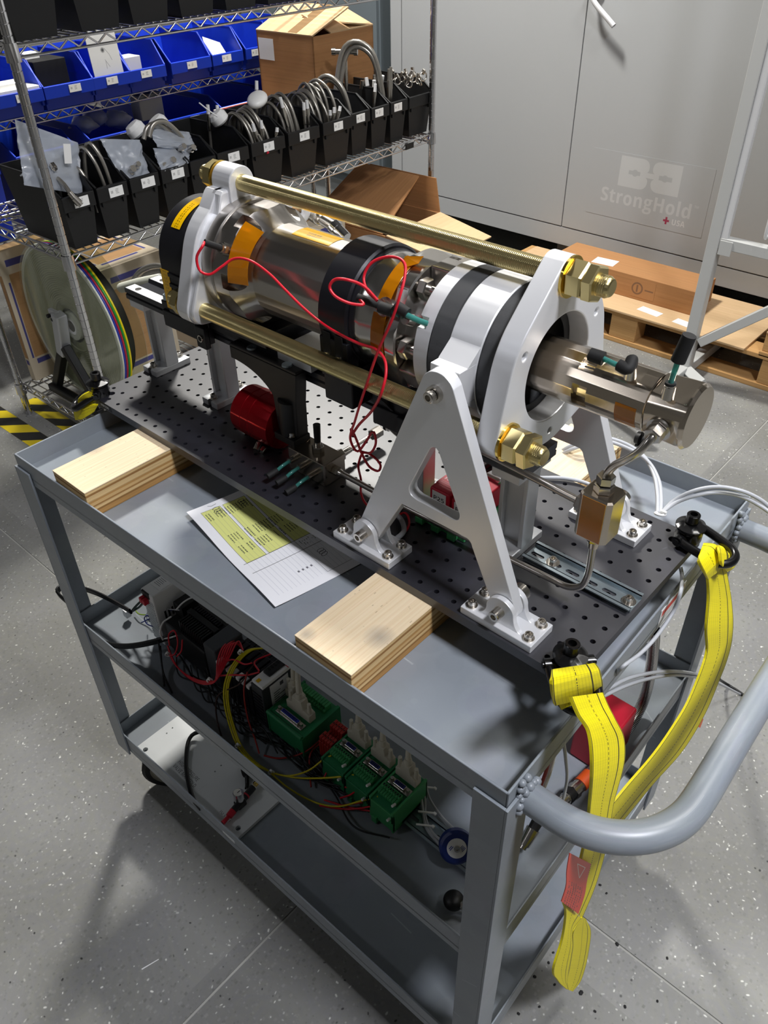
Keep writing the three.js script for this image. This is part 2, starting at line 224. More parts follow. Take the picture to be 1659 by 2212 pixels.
// ---------------------------------------------------------------- the cart
const CART = { x: 0.0109, z: -0.0075, turn: 0.0219 };
{
  const t = local('utility_cart', 'grey painted steel three-tray utility cart with a bent tube handle', 'cart', [CART.x, -B, CART.z], CART.turn);
  const X = 0.4565, Z = 0.3035, w = 0.003, y0 = B;                 // local y is height above the floor
  const tray = (rim, lipLow, floorY) => [
    span(-X, X, y0 + floorY - w, y0 + floorY, -Z, Z),
    span(-X, X, y0 + lipLow, y0 + rim, Z - w, Z, 0.0012), span(-X, X, y0 + lipLow, y0 + rim, -Z, -Z + w, 0.0012),
    span(-X, -X + w, y0 + lipLow, y0 + rim, -Z, Z, 0.0012), span(X - w, X, y0 + lipLow, y0 + rim, -Z, Z, 0.0012)];
  for (const a of [[-0.030, -0.076, -0.060], [-0.388, -0.434, -0.418], [-0.716, -0.768, -0.746]]) part(t, 'tray', tray(...a), M.paint, UV);
  const L = 0.038, k = 0.0035;
  for (const sx of [-1, 1]) for (const sz of [-1, 1]) {
    const x0 = sx * (X + 0.0005), z0 = sz * (Z + 0.0005);
    part(t, 'leg', [span(x0, x0 - sx * L, y0 - 0.775, y0 - 0.052, z0 + sz * k, z0, 0.0006), span(x0 + sx * k, x0, y0 - 0.775, y0 - 0.052, z0 + sz * k, z0 - sz * L, 0.0006)], M.paint, UV);
  }
  const hy = y0 - 0.072, hx = X + 0.136, hz = 0.268;
  const pts = [[X - 0.001, hy, hz], [X + 0.03, hy, hz]]; for (let i = 0; i <= 8; i++) { const a = i / 8 * PI / 2; pts.push([hx - 0.1 + 0.1 * Math.sin(a), hy, hz - 0.1 + 0.1 * Math.cos(a)]); }
  const pts2 = pts.map(([x, y, z]) => [x, y, -z - 0.012]).reverse();
  part(t, 'handle', pipe([...pts, [hx, hy, 0.08], [hx, hy, 0], [hx, hy, -0.09], ...pts2], 0.0165, 120, 20), M.paint);
  const bead = (z) => { const g = []; for (let i = 0; i < 14; i++) { const a = i / 14 * 2 * PI; g.push(new THREE.SphereGeometry(rr(0.0035, 0.0055), 7, 5).translate(X + 0.004, hy + 0.0175 * Math.cos(a), z + 0.0175 * Math.sin(a))); } for (let i = 0; i < 8; i++) g.push(new THREE.SphereGeometry(rr(0.003, 0.005), 7, 5).translate(X + 0.002, hy + 0.02 + i * 0.0026, z + rr(0.004, 0.02))); return g; };
  part(t, 'weld_bead', bead(hz), M.paint); part(t, 'weld_bead', bead(-hz - 0.012), M.paint);
  const wheel = merge([latheZ([[-0.012, 0.012], [-0.014, 0.03], [-0.010, 0.044], [-0.014, 0.048], [0.014, 0.048], [0.010, 0.044], [0.014, 0.03], [0.012, 0.012]], 28)]);
  const tyre = latheZ([[-0.016, 0.046], [-0.016, 0.056], [-0.011, 0.0635], [0.011, 0.0635], [0.016, 0.056], [0.016, 0.046]], 36);
  const fork = merge([span(-0.036, 0.036, 0.076, 0.080, -0.036, 0.036, 0.001), rod([0, 0.064, 0], [0, 0.076, 0], 0.026, 0.026, 20), slab([[-0.03, 0.066, 0.019], [0.03, 0.066, 0.019], [0.022, -0.008, 0.019], [0.002, -0.008, 0.019]], 0.003), slab([[-0.03, 0.066, -0.022], [0.03, 0.066, -0.022], [0.022, -0.008, -0.022], [0.002, -0.008, -0.022]], 0.003), span(-0.028, 0.03, 0.064, 0.067, -0.022, 0.022), rod([0.012, 0, -0.026], [0.012, 0, 0.026], 0.006)]);
  for (const [sx, sz, a] of [[-1, -1, 2.6], [-1, 1, 0.9], [1, -1, -1.9], [1, 1, 0.4]]) {
    const f = put(t, 'caster', fork, M.zincBlue, [sx * (X - 0.06), 0.0635, sz * (Z - 0.055)], [0, a, 0]); f.scale.y = 1.02;
    const wm = shade(new THREE.Mesh(wheel, M.beige)); wm.name = 'wheel_hub'; wm.position.set(0.012, 0, 0); f.add(wm);
    const ty = shade(new THREE.Mesh(tyre, M.rubber)); ty.name = 'tyre'; ty.position.set(0.012, 0, 0); f.add(ty);
  }
  const st = put(t, 'sticker', card(0.07, 0.03, 0.0006), std('#ffffff', 0.5, 0, { map: canvas(128, 56, (c) => { c.fillStyle = '#e9e9e8'; c.fillRect(0, 0, 128, 56); c.fillStyle = '#cf4a45'; c.fillRect(8, 8, 112, 18); c.fillStyle = '#999'; for (let i = 0; i < 3; i++) c.fillRect(8, 32 + i * 7, 90, 2); }) }), [X + 0.0005, y0 - 0.054, -0.06], [0, PI / 2, 0]);
}
// wood blocks under the breadboard
{
  const blk = (x0, x1, z0, z1, label) => {
    const t = thing('wood_block', label, 'wood block', [(x0 + x1) / 2, -0.060, (z0 + z1) / 2]); const y0 = -0.0598, y1 = -0.0128;
    part(t, 'core', span(x0, x1, y0, y1 - 0.0022, z0, z1, 0.001), M.woodSide, UV); part(t, 'face_veneer', span(x0 - 0.0003, x1 + 0.0003, y1 - 0.0022, y1, z0 - 0.0003, z1 + 0.0003, 0.0008), M.woodTop, UV);
    for (const m of t.children) { const p = m.geometry.attributes.position, n = m.geometry.attributes.normal, u = m.geometry.attributes.uv; for (let i = 0; i < p.count; i++) if (Math.abs(n.getY(i)) < 0.7) u.setXY(i, p.getZ(i) + p.getX(i) * 0.7, p.getY(i) * 1.0); }
  };
  blk(-0.326, -0.240, -0.295, 0.2995, 'bright laminated wood block under the left end of the black plate');
  blk(0.181, 0.270, -0.298, 0.289, 'stained laminated wood block with a long crack, right of the paper');
}
// perforated black plate
const hole = (j, r) => [-0.4572 + (j + 0.5) * 0.0254, 0.1524 - (r + 0.5) * 0.0254];
{
  const s = shapeOf([[-0.4572, -0.1524], [0.4572, -0.1524], [0.4572, 0.1524], [-0.4572, 0.1524]]);
  const circ = (x, y, r, n) => { const p = new THREE.Path(); for (let i = 0; i < n; i++) { const a = -i / n * 2 * PI; i ? p.lineTo(x + r * Math.cos(a), y + r * Math.sin(a)) : p.moveTo(x + r * Math.cos(a), y + r * Math.sin(a)); } p.closePath(); s.holes.push(p); };
  for (let j = 0; j < 36; j++) for (let r = 0; r < 12; r++) { const [x, z] = hole(j, r); circ(x, -z, 0.0033, 10); }
  for (const sx of [-1, 1]) for (const sz of [-1, 1]) circ(sx * 0.4318, sz * 0.127, 0.0058, 16);
  const g = new THREE.ExtrudeGeometry(s, { depth: 0.0117, bevelEnabled: false, curveSegments: 8 }).rotateX(-PI / 2).translate(0, -0.0117, 0);
  const t = thing('breadboard_plate', 'long black anodised plate with a square grid of threaded holes', 'breadboard', [0, -0.0127, 0]);
  part(t, 'plate', [g, span(-0.4572, 0.4572, -0.0127, -0.0117, -0.1524, 0.1524)], M.anodPlate, UV);
  put(t, 'engraved_marking', card(0.034, 0.009, 0.0003), std('#ffffff', 0.5, 0, { map: canvas(128, 34, (c) => { c.fillStyle = '#15151b'; c.fillRect(0, 0, 128, 34); c.fillStyle = '#e8e8e8'; c.font = 'bold 24px sans-serif'; c.fillText('MB1236', 8, 25); }) }), [-0.412, -0.0062, 0.15245]);
}
// swivel hoist rings at the corners
function hoist(x, z, label, bailDir, tilt, len) {
  const t = thing('hoist_ring', label, 'hoist ring', [x, 0, z]);
  part(t, 'base', lathe([[0, 0], [0.0155, 0], [0.0165, 0.003], [0.0165, 0.017], [0.0145, 0.0195], [0, 0.0195]], 28).translate(x, 0, z), M.blackGloss);
  part(t, 'flange_bushing', lathe([[0, 0.0195], [0.0185, 0.0195], [0.0185, 0.0225], [0.011, 0.0265], [0, 0.0265]], 28).translate(x, 0, z), M.blackGloss);
  part(t, 'bolt_head', capScrew(0.0082, 0.013).translate(x, 0.0265, z), M.blackGloss);
  const a = bailDir, px = Math.cos(a), pz = Math.sin(a), qx = -pz, qz = px;         // p: where the bail points, q: pivot axis
  for (const s of [-1, 1]) part(t, 'pivot_pin', [rod([x + qx * s * 0.014, 0.0095, z + qz * s * 0.014], [x + qx * s * 0.0265, 0.0095, z + qz * s * 0.0265], 0.0068, 0.0068, 18), rod([x + qx * s * 0.0265, 0.0095, z + qz * s * 0.0265], [x + qx * s * 0.0285, 0.0095, z + qz * s * 0.0285], 0.004, 0.004, 10)], M.blackGloss);
  const c = Math.cos(tilt), sn = Math.sin(tilt), P = (f, s) => [x + qx * s + px * f * c, 0.0095 + f * sn, z + qz * s + pz * f * c], pts = [];
  pts.push(P(0.002, 0.0215), P(0.012, 0.022)); for (let i = 0; i <= 8; i++) { const b = PI * i / 8; pts.push(P(len - 0.019 + 0.019 * Math.sin(b), 0.020 * Math.cos(b))); } pts.push(P(0.012, -0.022), P(0.002, -0.0215));
  part(t, 'bail', pipe(pts, 0.0056, 60, 10), M.blackGloss);
}
hoist(0.4445, 0.1397, 'black swivel hoist ring at the near plate corner, beside the handle', 0.75, -0.12, 0.058);
hoist(0.4445, -0.1397, 'black swivel hoist ring at the far right plate corner, holding a knotted strap', 0.15, -0.1, 0.062);
hoist(-0.4445, 0.1397, 'black swivel hoist ring at the far left plate corner, its bail hanging', 2.35, -0.55, 0.056);

// ---------------------------------------------------------------- rail on posts
const YC = 0.2585, ZC = 0.0127, AX = (prof, seg = 64, crease = 0.5) => latheX(prof, seg, YC, ZC, crease);
const polar = (r, deg, x) => { const a = deg * PI / 180; return [x, YC + r * Math.cos(a), ZC + r * Math.sin(a)]; };   // 0 up, 90 towards the near side
const screwBig = capScrew(0.0048, 0.0078, 0.0068), screwPlain = capScrew(0.0046, 0.007);
{
  const t = thing('optical_rail', 'dark flat rail on four machined aluminium posts under the steel cylinder', 'rail', [-0.08, 0, 0.0115]);
  const zc = 0.0115, prof = [[-0.033, 0], [0.033, 0], [0.033, 0.0065], [0.0305, 0.0085], [0.033, 0.0105], [0.033, 0.018], [0.014, 0.018], [0.012, 0.0125], [-0.012, 0.0125], [-0.014, 0.018], [-0.033, 0.018], [-0.033, 0.0105], [-0.0305, 0.0085], [-0.033, 0.0065]];
  const s = shapeOf(prof.map(([z, y]) => [-z, y])), g = new THREE.ExtrudeGeometry(s, { depth: 0.772, bevelEnabled: false }).rotateY(PI / 2).translate(-0.462, 0.1295, zc);
  part(t, 'rail', g, std('#3a3b40', 0.3, 0.6));
  part(t, 'rail_glint_strip', span(-0.459, -0.32, 0.1476, 0.1484, zc + 0.0145, zc + 0.0325), M.alum); part(t, 'rail_glint_strip', span(-0.459, -0.32, 0.1476, 0.1484, zc - 0.0325, zc - 0.0145), M.alum);  // grazing reflection on the dark rail top, put in as pale metal strips
  for (const z of [zc + 0.0235, zc - 0.0235]) put(t, 'slot_screw', lathe([[0, 0], [0.0052, 0], [0.0052, 0.0012], [0.003, 0.0014], [0, 0.0006]], 18), M.steel, [-0.436, 0.148, z]);
  for (const x of [-0.4365, -0.2735, 0.13, 0.286]) {
    // foot with slots, web between two tapering flanges, head plate
    const foot = csg(box(x, 0.0055, zc, 0.038, 0.011, 0.0715, 0.0015), [span(x - 0.004, x + 0.004, -0.01, 0.02, zc + 0.020, zc + 0.045), span(x - 0.004, x + 0.004, -0.01, 0.02, zc - 0.045, zc - 0.020)]);
    const leg = [span(x - 0.019, x - 0.013, 0.0105, 0.119, zc - 0.0125, zc + 0.0125, 0.001), span(x + 0.013, x + 0.019, 0.0105, 0.119, zc - 0.0125, zc + 0.0125, 0.001), span(x - 0.014, x + 0.014, 0.0105, 0.119, zc - 0.004, zc + 0.004)];
    const gus = (sx) => [slab([[x + sx * 0.019, 0.0095, zc + 0.0125], [x + sx * 0.019, 0.0105, zc + 0.032], [x + sx * 0.019, 0.032, zc + 0.0125]], -sx * 0.006), slab([[x + sx * 0.019, 0.119, zc + 0.0125], [x + sx * 0.019, 0.119, zc + 0.032], [x + sx * 0.019, 0.102, zc + 0.0125]], -sx * 0.006)];
    const p = part(t, 'post', [foot, ...leg, span(x - 0.019, x + 0.019, 0.118, 0.1295, zc - 0.033, zc + 0.033, 0.001)], M.alumDull);
    for (const z of [zc + 0.0265, zc - 0.0265]) { const m = shade(new THREE.Mesh(screwBig, M.screw)); m.name = 'screw'; const b = rootBase(t); m.position.set(x - b[0], 0.011 - b[1], z - b[2]); p.add(m); }
  }
}
// ---------------------------------------------------------------- the cylinder assembly
const RODS = [0, 120, 240].map((d) => polar(0.0972, d, 0));
{
  const t = thing('cylinder_assembly', 'long steel cylinder clamped between two white end plates by three threaded rods', 'machine', [0.05, 0.1475, ZC]);
  const hull = (R, r, d, n = 10, extra) => {       // disc with three rounded lobes
    const pts = [], al = Math.acos((R - r) / d) * 180 / PI;
    for (let k = 0; k < 3; k++) { for (let i = 0; i <= n; i++) { const a = (k * 120 - al + 2 * al * i / n) * PI / 180, c = k * 120 * PI / 180; pts.push([d * Math.sin(c) + r * Math.sin(a), d * Math.cos(c) + r * Math.cos(a)]); }
      for (let i = 1; i < n; i++) { const a = (k * 120 + al + (120 - 2 * al) * i / n) * PI / 180; pts.push([R * Math.sin(a), R * Math.cos(a)]); } }
    return pts.map(([a, b]) => [-a, b]);
  };
  const plateX = (pts, x0, x1, bore, holes = [], bev = 0.0015) => {
    const s = shapeOf(pts); const add = (x, y, r, n = 40) => { const h = new THREE.Path(); h.absarc(x, y, r, 0, 2 * PI, true); s.holes.push(h); };
    if (bore) add(0, 0, bore); for (const [d, deg, r] of holes) { const a = deg * PI / 180; add(-d * Math.sin(a), d * Math.cos(a), r); }
    return toCreasedNormals(new THREE.ExtrudeGeometry(s, { depth: x1 - x0 - 2 * bev, bevelEnabled: true, bevelSize: bev, bevelThickness: bev, bevelOffset: -bev, bevelSegments: 2, curveSegments: 48 }).translate(0, 0, bev), 0.3).rotateY(PI / 2).translate(x0, YC, ZC);
  };
  part(t, 'end_plate', plateX(hull(0.0905, 0.0205, 0.0972), 0.2925, 0.317, 0.0585, [[0.0765, 60, 0.0042], [0.0765, 180, 0.0042], [0.0765, 300, 0.0042]]), M.alum);
  // far end plate: lobes low, a stepped finger on top
  const low = (R, r) => { const al = Math.acos((R - r) / 0.0972) * 180 / PI, P = []; const arc = (cx, cy, rad, a0, a1, n) => { for (let i = 0; i <= n; i++) { const a = (a0 + (a1 - a0) * i / n) * PI / 180; P.push([cx + rad * Math.sin(a), cy + rad * Math.cos(a)]); } };
    P.push([-0.033, 0.0885], [-0.029, 0.092], [0.029, 0.092], [0.033, 0.0885]); arc(0, 0, R, 32, 120 - al - 1, 10); for (const k of [120, 240]) { const c = k * PI / 180; arc(0.0972 * Math.sin(c), 0.0972 * Math.cos(c), r, k - al, k + al, 12); arc(0, 0, R, k + al + 1, k === 120 ? 240 - al - 1 : 328, 10); } return P.map(([x, y]) => [-x, y]); };
  const finger = [[0.0205, 0.055]]; for (let i = 0; i <= 14; i++) { const a = (-90 + 180 * i / 14) * PI / 180; finger.push([-0.0205 * Math.sin(a), 0.0972 + 0.0205 * Math.cos(a)]); } finger.push([-0.0205, 0.055]);
  part(t, 'end_plate', [plateX(low(0.0845, 0.0215), -0.204, -0.180, 0), plateX(low(0.0775, 0.0195), -0.190, -0.170, 0, [], 0.003), plateX(finger, -0.202, -0.166, 0)], M.alum);
  // cap behind the far plate with yellow labels
  const us = []; for (let i = 0; i <= 24; i++) { const a = (-90 + 180 * i / 24) * PI / 180; us.push([-0.0715 * Math.sin(a), -0.0105 + 0.0725 * Math.cos(a)]); } us.push([-0.0715, -0.085], [0.0715, -0.085]);
  const cap = part(t, 'end_cap', [plateX(us, -0.279, -0.206, 0, [], 0.003), ...[0.2, 0.215, 0.23].map((y) => span(-0.262, -0.212, y, y + 0.006, ZC + 0.070, ZC + 0.0735, 0.001))], M.anod);
  const curved = (x0, x1, r, a0, a1, th, n = 14) => { const L = [], R = []; for (let i = 0; i <= n; i++) { const a = a0 + (a1 - a0) * i / n; L.push(polar(r, a, x0)); R.push(polar(r, a, x1)); } return ribbon(R, L, th, n * 2); };
  const yl = std('#ffffff', 0.28, 0, { map: canvas(64, 256, (c, w, h) => { c.fillStyle = '#ecb800'; c.fillRect(0, 0, w, h); c.fillStyle = 'rgba(70,50,0,0.75)'; for (let i = 0; i < 2; i++) for (let y = 60; y < 200; y += 12) c.fillRect(22 + i * 14, y, 5, rr(4, 9)); }) });
  yl.map.repeat.set(1, 12);
  const lab = (x0, x1, a0, a1, r) => { const m = shade(new THREE.Mesh(clean(curved(x0, x1, r, a0, a1, 0.0004)), yl)); m.name = 'warning_label'; const b = bases.get(t); m.geometry.translate(-b[0], -b[1], -b[2]); return m; };
  { const m = lab(-0.258, -0.2395, 2, 50, 0.0733); m.geometry.translate(0, -0.0105, 0); cap.add(m); const f = shade(new THREE.Mesh(card(0.019, 0.058, 0.0004), yl)); f.name = 'warning_label'; const b = bases.get(t); f.position.set(-0.270 - b[0], 0.2085 - b[1], ZC + 0.0719 - b[2]); cap.add(f); }
  // flange: round collar, hexagon with scalloped bolt access, cone down to the tube
  const oct = (x0, x1, r0, r1, rot = 0) => AX([[x0, 0], [x0, r0], [x1, r1], [x1, 0]], 6, 0.2).translate(0, -YC, -ZC).rotateX((rot) * PI / 180).translate(0, YC, ZC);
  let hexBody = csg(AX([[-0.150, 0], [-0.150, 0.0775], [-0.1215, 0.0775], [-0.118, 0.0745], [-0.098, 0.0622], [-0.092, 0.0600], [-0.085, 0]], 96), [0, 60, 120, 180, 240, 300].map((d) => { const p = polar(0.0735, d + 30, 0); return rod([-0.133, p[1], p[2]], [-0.06, p[1], p[2]], 0.0105, 0.0105, 28); }));
  hexBody = csg(hexBody, [0, 60, 120, 180, 240, 300].map((d) => { const b = box(0, 0.0745 + 0.02, 0, 0.034, 0.04, 0.2); b.rotateX((d + 60) * PI / 180); return b.translate(-0.133, YC, ZC); }));
  const fl = part(t, 'flange', [AX([[-0.170, 0], [-0.170, 0.0785], [-0.168, 0.0795], [-0.152, 0.0795], [-0.150, 0.078], [-0.150, 0]]), hexBody], M.steelBrushed);
  const addTo = (parent, name, geo, mat) => { const m = shade(new THREE.Mesh(merge(geo), mat)); m.name = name; const b = bases.get(t); m.geometry.translate(-b[0], -b[1], -b[2]); parent.add(m); return m; };
  { const L = [], R = []; for (let i = 0; i <= 18; i++) { const a = 29 + 60 * i / 18, e = Math.abs(i - 9) / 9; L.push(polar(0.0775, a, -0.1195)); R.push(polar(0.0690 - 0.002 * e, a, -0.0925)); } addTo(fl, 'amber_tape', ribbon(R, L, 0.0006, 36), M.kapton); }
  part(t, 'cylinder_tube', AX([[-0.1, 0], [-0.1, 0.060], [0.045, 0.060], [0.045, 0]], 96), M.steelBrushed);
  addTo(t, 'warning_label', curved(-0.062, 0.002, 0.0603, -12, 14, 0.0004), std('#ffffff', 0.28, 0, { map: canvas(256, 128, (c, w, h) => { c.fillStyle = '#f0b800'; c.fillRect(0, 0, w, h); c.fillStyle = 'rgba(70,50,0,0.8)'; for (let j = 0; j < 2; j++) for (let x = 90; x < 180; x += 9) c.fillRect(x + j * 8, 44 + j * 22, rr(3, 6), 12); }, [1, 30]) }));
  // cable collar with clamp screws, its foot on the rail
  const ck = part(t, 'clamp_collar', [AX([[0.037, 0.058], [0.037, 0.0715], [0.0385, 0.073], [0.0805, 0.073], [0.083, 0.0705], [0.083, 0.058]]), AX([[0.0835, 0.058], [0.0835, 0.0685], [0.088, 0.0665], [0.088, 0.058]]),
    span(0.0375, 0.0825, 0.184, 0.236, 0.066, 0.0855, 0.0015), span(0.0375, 0.0825, 0.184, 0.236, -0.0605, -0.041, 0.0015), span(0.036, 0.084, 0.148, 0.198, -0.056, 0.0815, 0.002), slab([[0.084, 0.198, 0.0815], [0.084, 0.198, -0.056], [0.125, 0.149, -0.03], [0.125, 0.149, 0.055]], -0.003), span(0.036, 0.126, 0.1475, 0.156, -0.0275, 0.0505, 0.001)], M.anod);
  for (const x of [0.0495, 0.0695]) { addTo(ck, 'clamp_slot', span(x - 0.0062, x + 0.0062, 0.2065, 0.243, 0.0848, 0.0859), M.dark); addTo(ck, 'screw', rod([x, 0.208, 0.0855], [x, 0.2185, 0.0855], 0.0042, 0.0042, 16), M.screw); }
  // dome and hexagon flange with bolts and amber tape
  part(t, 'dome', AX([[0.083, 0], [0.083, 0.064], [0.088, 0.0665], [0.097, 0.0665], [0.109, 0.0625], [0.118, 0.060], [0.1245, 0.060], [0.1245, 0]]), M.steel);
  let hf = AX([[0.1245, 0], [0.1245, 0.0755], [0.1265, 0.0775], [0.1585, 0.0775], [0.160, 0.0755], [0.160, 0]], 96);
  hf = csg(hf, [0, 60, 120, 180, 240, 300].map((d) => box(0, 0.0738 + 0.02, 0, 0.05, 0.04, 0.2).rotateX((d + 60) * PI / 180).translate(0.143, YC, ZC)));
  const h2 = part(t, 'bolted_flange', [hf, AX([[0.16, 0], [0.16, 0.060], [0.188, 0.060], [0.188, 0]]), ...[0, 60, 120, 180, 240, 300].map((d) => { const p = polar(0.0655, d + 31, 0); return rod([0.160, p[1], p[2]], [0.188, p[1], p[2]], 0.0055); }), ...[2, 122, 182, 242, 302].map((d) => box(0, 0.066, 0, 0.028, 0.018, 0.030, 0.002).rotateX(d * PI / 180).translate(0.174, YC, ZC))], M.steel);
  const bolt = hexY(0.0102, 0.011).rotateZ(-PI / 2);
  for (const d of [0, 60, 120, 180, 240, 300]) { const p = polar(0.0655, d + 31, 0); const m = shade(new THREE.Mesh(bolt, M.screw)); m.name = 'bolt'; const b = bases.get(t); m.position.set(0.1625 - b[0], p[1] - b[1], p[2] - b[2]); h2.add(m); }
  addTo(h2, 'amber_tape', curved(0.1265, 0.1435, 0.0786, 12, 56, 0.0006, 16), M.kapton); addTo(h2, 'amber_tape', curved(0.1265, 0.1445, 0.0786, 66, 102, 0.0006, 16), M.kapton);
  addTo(h2, 'amber_tape', slab([polar(0.0815, 16, 0.128), polar(0.084, 12, 0.15), polar(0.083, 20, 0.152), polar(0.079, 26, 0.136)], 0.0006), M.kapton);
  const wf = AX([[0.187, 0.04], [0.187, 0.0775], [0.1885, 0.079], [0.2065, 0.079], [0.2065, 0.04]], 96);
  part(t, 'aluminium_flange', csg(wf, [(() => { const p = polar(0.078, 61, 0); return merge([rod([0.180, p[1], p[2]], [0.199, p[1], p[2]], 0.0062, 0.0062, 24)]); })()]), M.alum);
  part(t, 'foam_ring', AX([[0.2067, 0.03], [0.2067, 0.0785], [0.2085, 0.0795], [0.229, 0.0795], [0.2305, 0.0785], [0.2305, 0.03]], 96), M.foam);
  part(t, 'foam_ring', AX([[0.2705, 0.05], [0.2705, 0.0785], [0.2725, 0.0797], [0.291, 0.0797], [0.2923, 0.0785], [0.2923, 0.05]], 96), M.foam);
  // trunnion ring
  const blk = (s) => { const z = ZC + s * 0.0785, sh = new THREE.Shape(); const e = ZC + s * 0.105; sh.moveTo(s * -0.0, 0); return [span(0.2325, 0.2695, 0.2375, 0.2785, ZC + s * 0.06, e, 0.001), slab([[0.2695, 0.2785, ZC + s * 0.0745], [0.2695, 0.2785, ZC + s * 0.092], [0.2695, 0.294, ZC + s * 0.0715]], s * 0.037), slab([[0.2695, 0.2375, ZC + s * 0.0745], [0.2695, 0.2375, ZC + s * 0.092], [0.2695, 0.223, ZC + s * 0.0715]], s * -0.037), rod([0.254, YC, e], [0.254, YC, ZC + s * 0.108], 0.012, 0.012, 24)]; };
  part(t, 'trunnion_ring', [AX([[0.2308, 0.05], [0.2308, 0.079], [0.232, 0.080], [0.269, 0.080], [0.2702, 0.079], [0.2702, 0.05]], 96), ...blk(1), ...blk(-1)], M.alum);
  // slim tube through the near plate, with cross holes, ridge lines and a squared cap
  let st = AX([[0.245, 0], [0.245, 0.030], [0.4265, 0.030], [0.4275, 0.029], [0.4275, 0]], 72);
  const nb = (d, x) => { const p = polar(0.031, d, 0); return box(0, 0.031, 0, 0.016, 0.016, 0.024).rotateX(d * PI / 180).translate(x, YC, ZC); };
  st = csg(st, [nb(25, 0.359), nb(100, 0.359), nb(180, 0.359), nb(265, 0.359), box(0, 0.0335, 0, 0.042, 0.01, 0.06).rotateX(14 * PI / 180).translate(0.392, YC, ZC)]);
  const tb = part(t, 'slim_tube', [st, AX([[0.353, 0], [0.353, 0.0235], [0.366, 0.0235], [0.366, 0]])], M.nickel);
  addTo(tb, 'amber_label', curved(0.399, 0.4205, 0.0304, 82, 128, 0.0005), M.kapton);
  let cp = AX([[0.4283, 0], [0.4283, 0.0305], [0.4655, 0.0325], [0.4685, 0.030], [0.4685, 0]], 72);
  cp = csg(cp, [box(0, 0.0268 + 0.02, 0, 0.036, 0.04, 0.1).rotateX(14 * PI / 180).translate(0.4455, YC, ZC), box(0, 0.0285 + 0.02, 0, 0.036, 0.04, 0.1).rotateX(104 * PI / 180).translate(0.4455, YC, ZC)]);
  part(t, 'tube_cap', cp, M.nickel);
  // rods with rolled thread, nuts and washers
  const rr0 = 0.0106, thr = [[-0.243, 0], [-0.243, 0.0085], [-0.241, rr0 - 0.0004]], pitch = 0.0021; for (let x = -0.24; x < 0.357; x += pitch) thr.push([x, rr0 - 0.0005], [x + pitch * 0.3, rr0], [x + pitch * 0.55, rr0], [x + pitch * 0.9, rr0 - 0.0005]); thr.push([0.3615, 0.0085], [0.3625, 0.0075], [0.3625, 0]);
  const thg = latheX(thr, 20, 0, 0, 0.9), nut = hexY(0.0166, 0.0175, 0.0095).rotateZ(-PI / 2), nutF = hexY(0.0166, 0.0115, 0.0095).rotateZ(-PI / 2), wash = latheX([[0, 0.0105], [0, 0.0205], [0.0028, 0.0205], [0.0028, 0.0105]], 40);
  RODS.forEach(([, y, z], i) => {
    const r = put(t, 'threaded_rod', thg, M.zinc, [0, y, z], [i * 0.7, 0, 0]), c = (name, g, x, a, m) => { const k = shade(new THREE.Mesh(g, m)); k.name = name; k.position.x = x; k.rotation.x = a; r.add(k); };
    c('washer', wash, 0.317, 0, M.brass); c('nut', nut, 0.3199, 0.1 - i * 0.7 + 0.5, M.zinc); c('nut', nutF, 0.3376, 0.1 - i * 0.7 + 0.62, M.zinc); c('nut', nut, -0.2275, 0.3, M.zinc); c('washer', wash, -0.2085, 0, M.brass);
  });
  // carriage blocks between rail and cylinder
  const carr = (x0, x1) => { const p = part(t, 'carriage', [span(x0, x1, 0.1485, 0.163, -0.031, 0.054, 0.0015), span(x0 + 0.004, x1, 0.1235, 0.150, 0.0455, 0.0575, 0.0015), span(x1 - 0.022, x1, 0.118, 0.152, 0.0535, 0.0635, 0.0015)], M.anod);
    addTo(p, 'screw', [rod([x1 - 0.010, 0.1345, 0.0635], [x1 - 0.010, 0.1345, 0.0655], 0.0058, 0.0055, 18)], M.screw); addTo(p, 'screw_recess', rod([x1 - 0.010, 0.1345, 0.0653], [x1 - 0.010, 0.1345, 0.0657], 0.0042, 0.0042, 6), M.dark);
    addTo(p, 'screw', capScrew(0.0045, 0.010).translate(x0 + 0.008, 0.162, 0.049), M.zincBlue); };
  carr(-0.345, -0.232); carr(0.09, 0.16);
  part(t, 'saddle', [span(-0.19, -0.10, 0.160, 0.180, -0.035, 0.058, 0.002), span(-0.232, -0.06, 0.1485, 0.1625, -0.028, 0.051, 0.001)], M.anod);
  part(t, 'mount_plate', [span(-0.085, -0.02, 0.150, 0.166, -0.02, 0.052, 0.001)], M.alumDull);
}
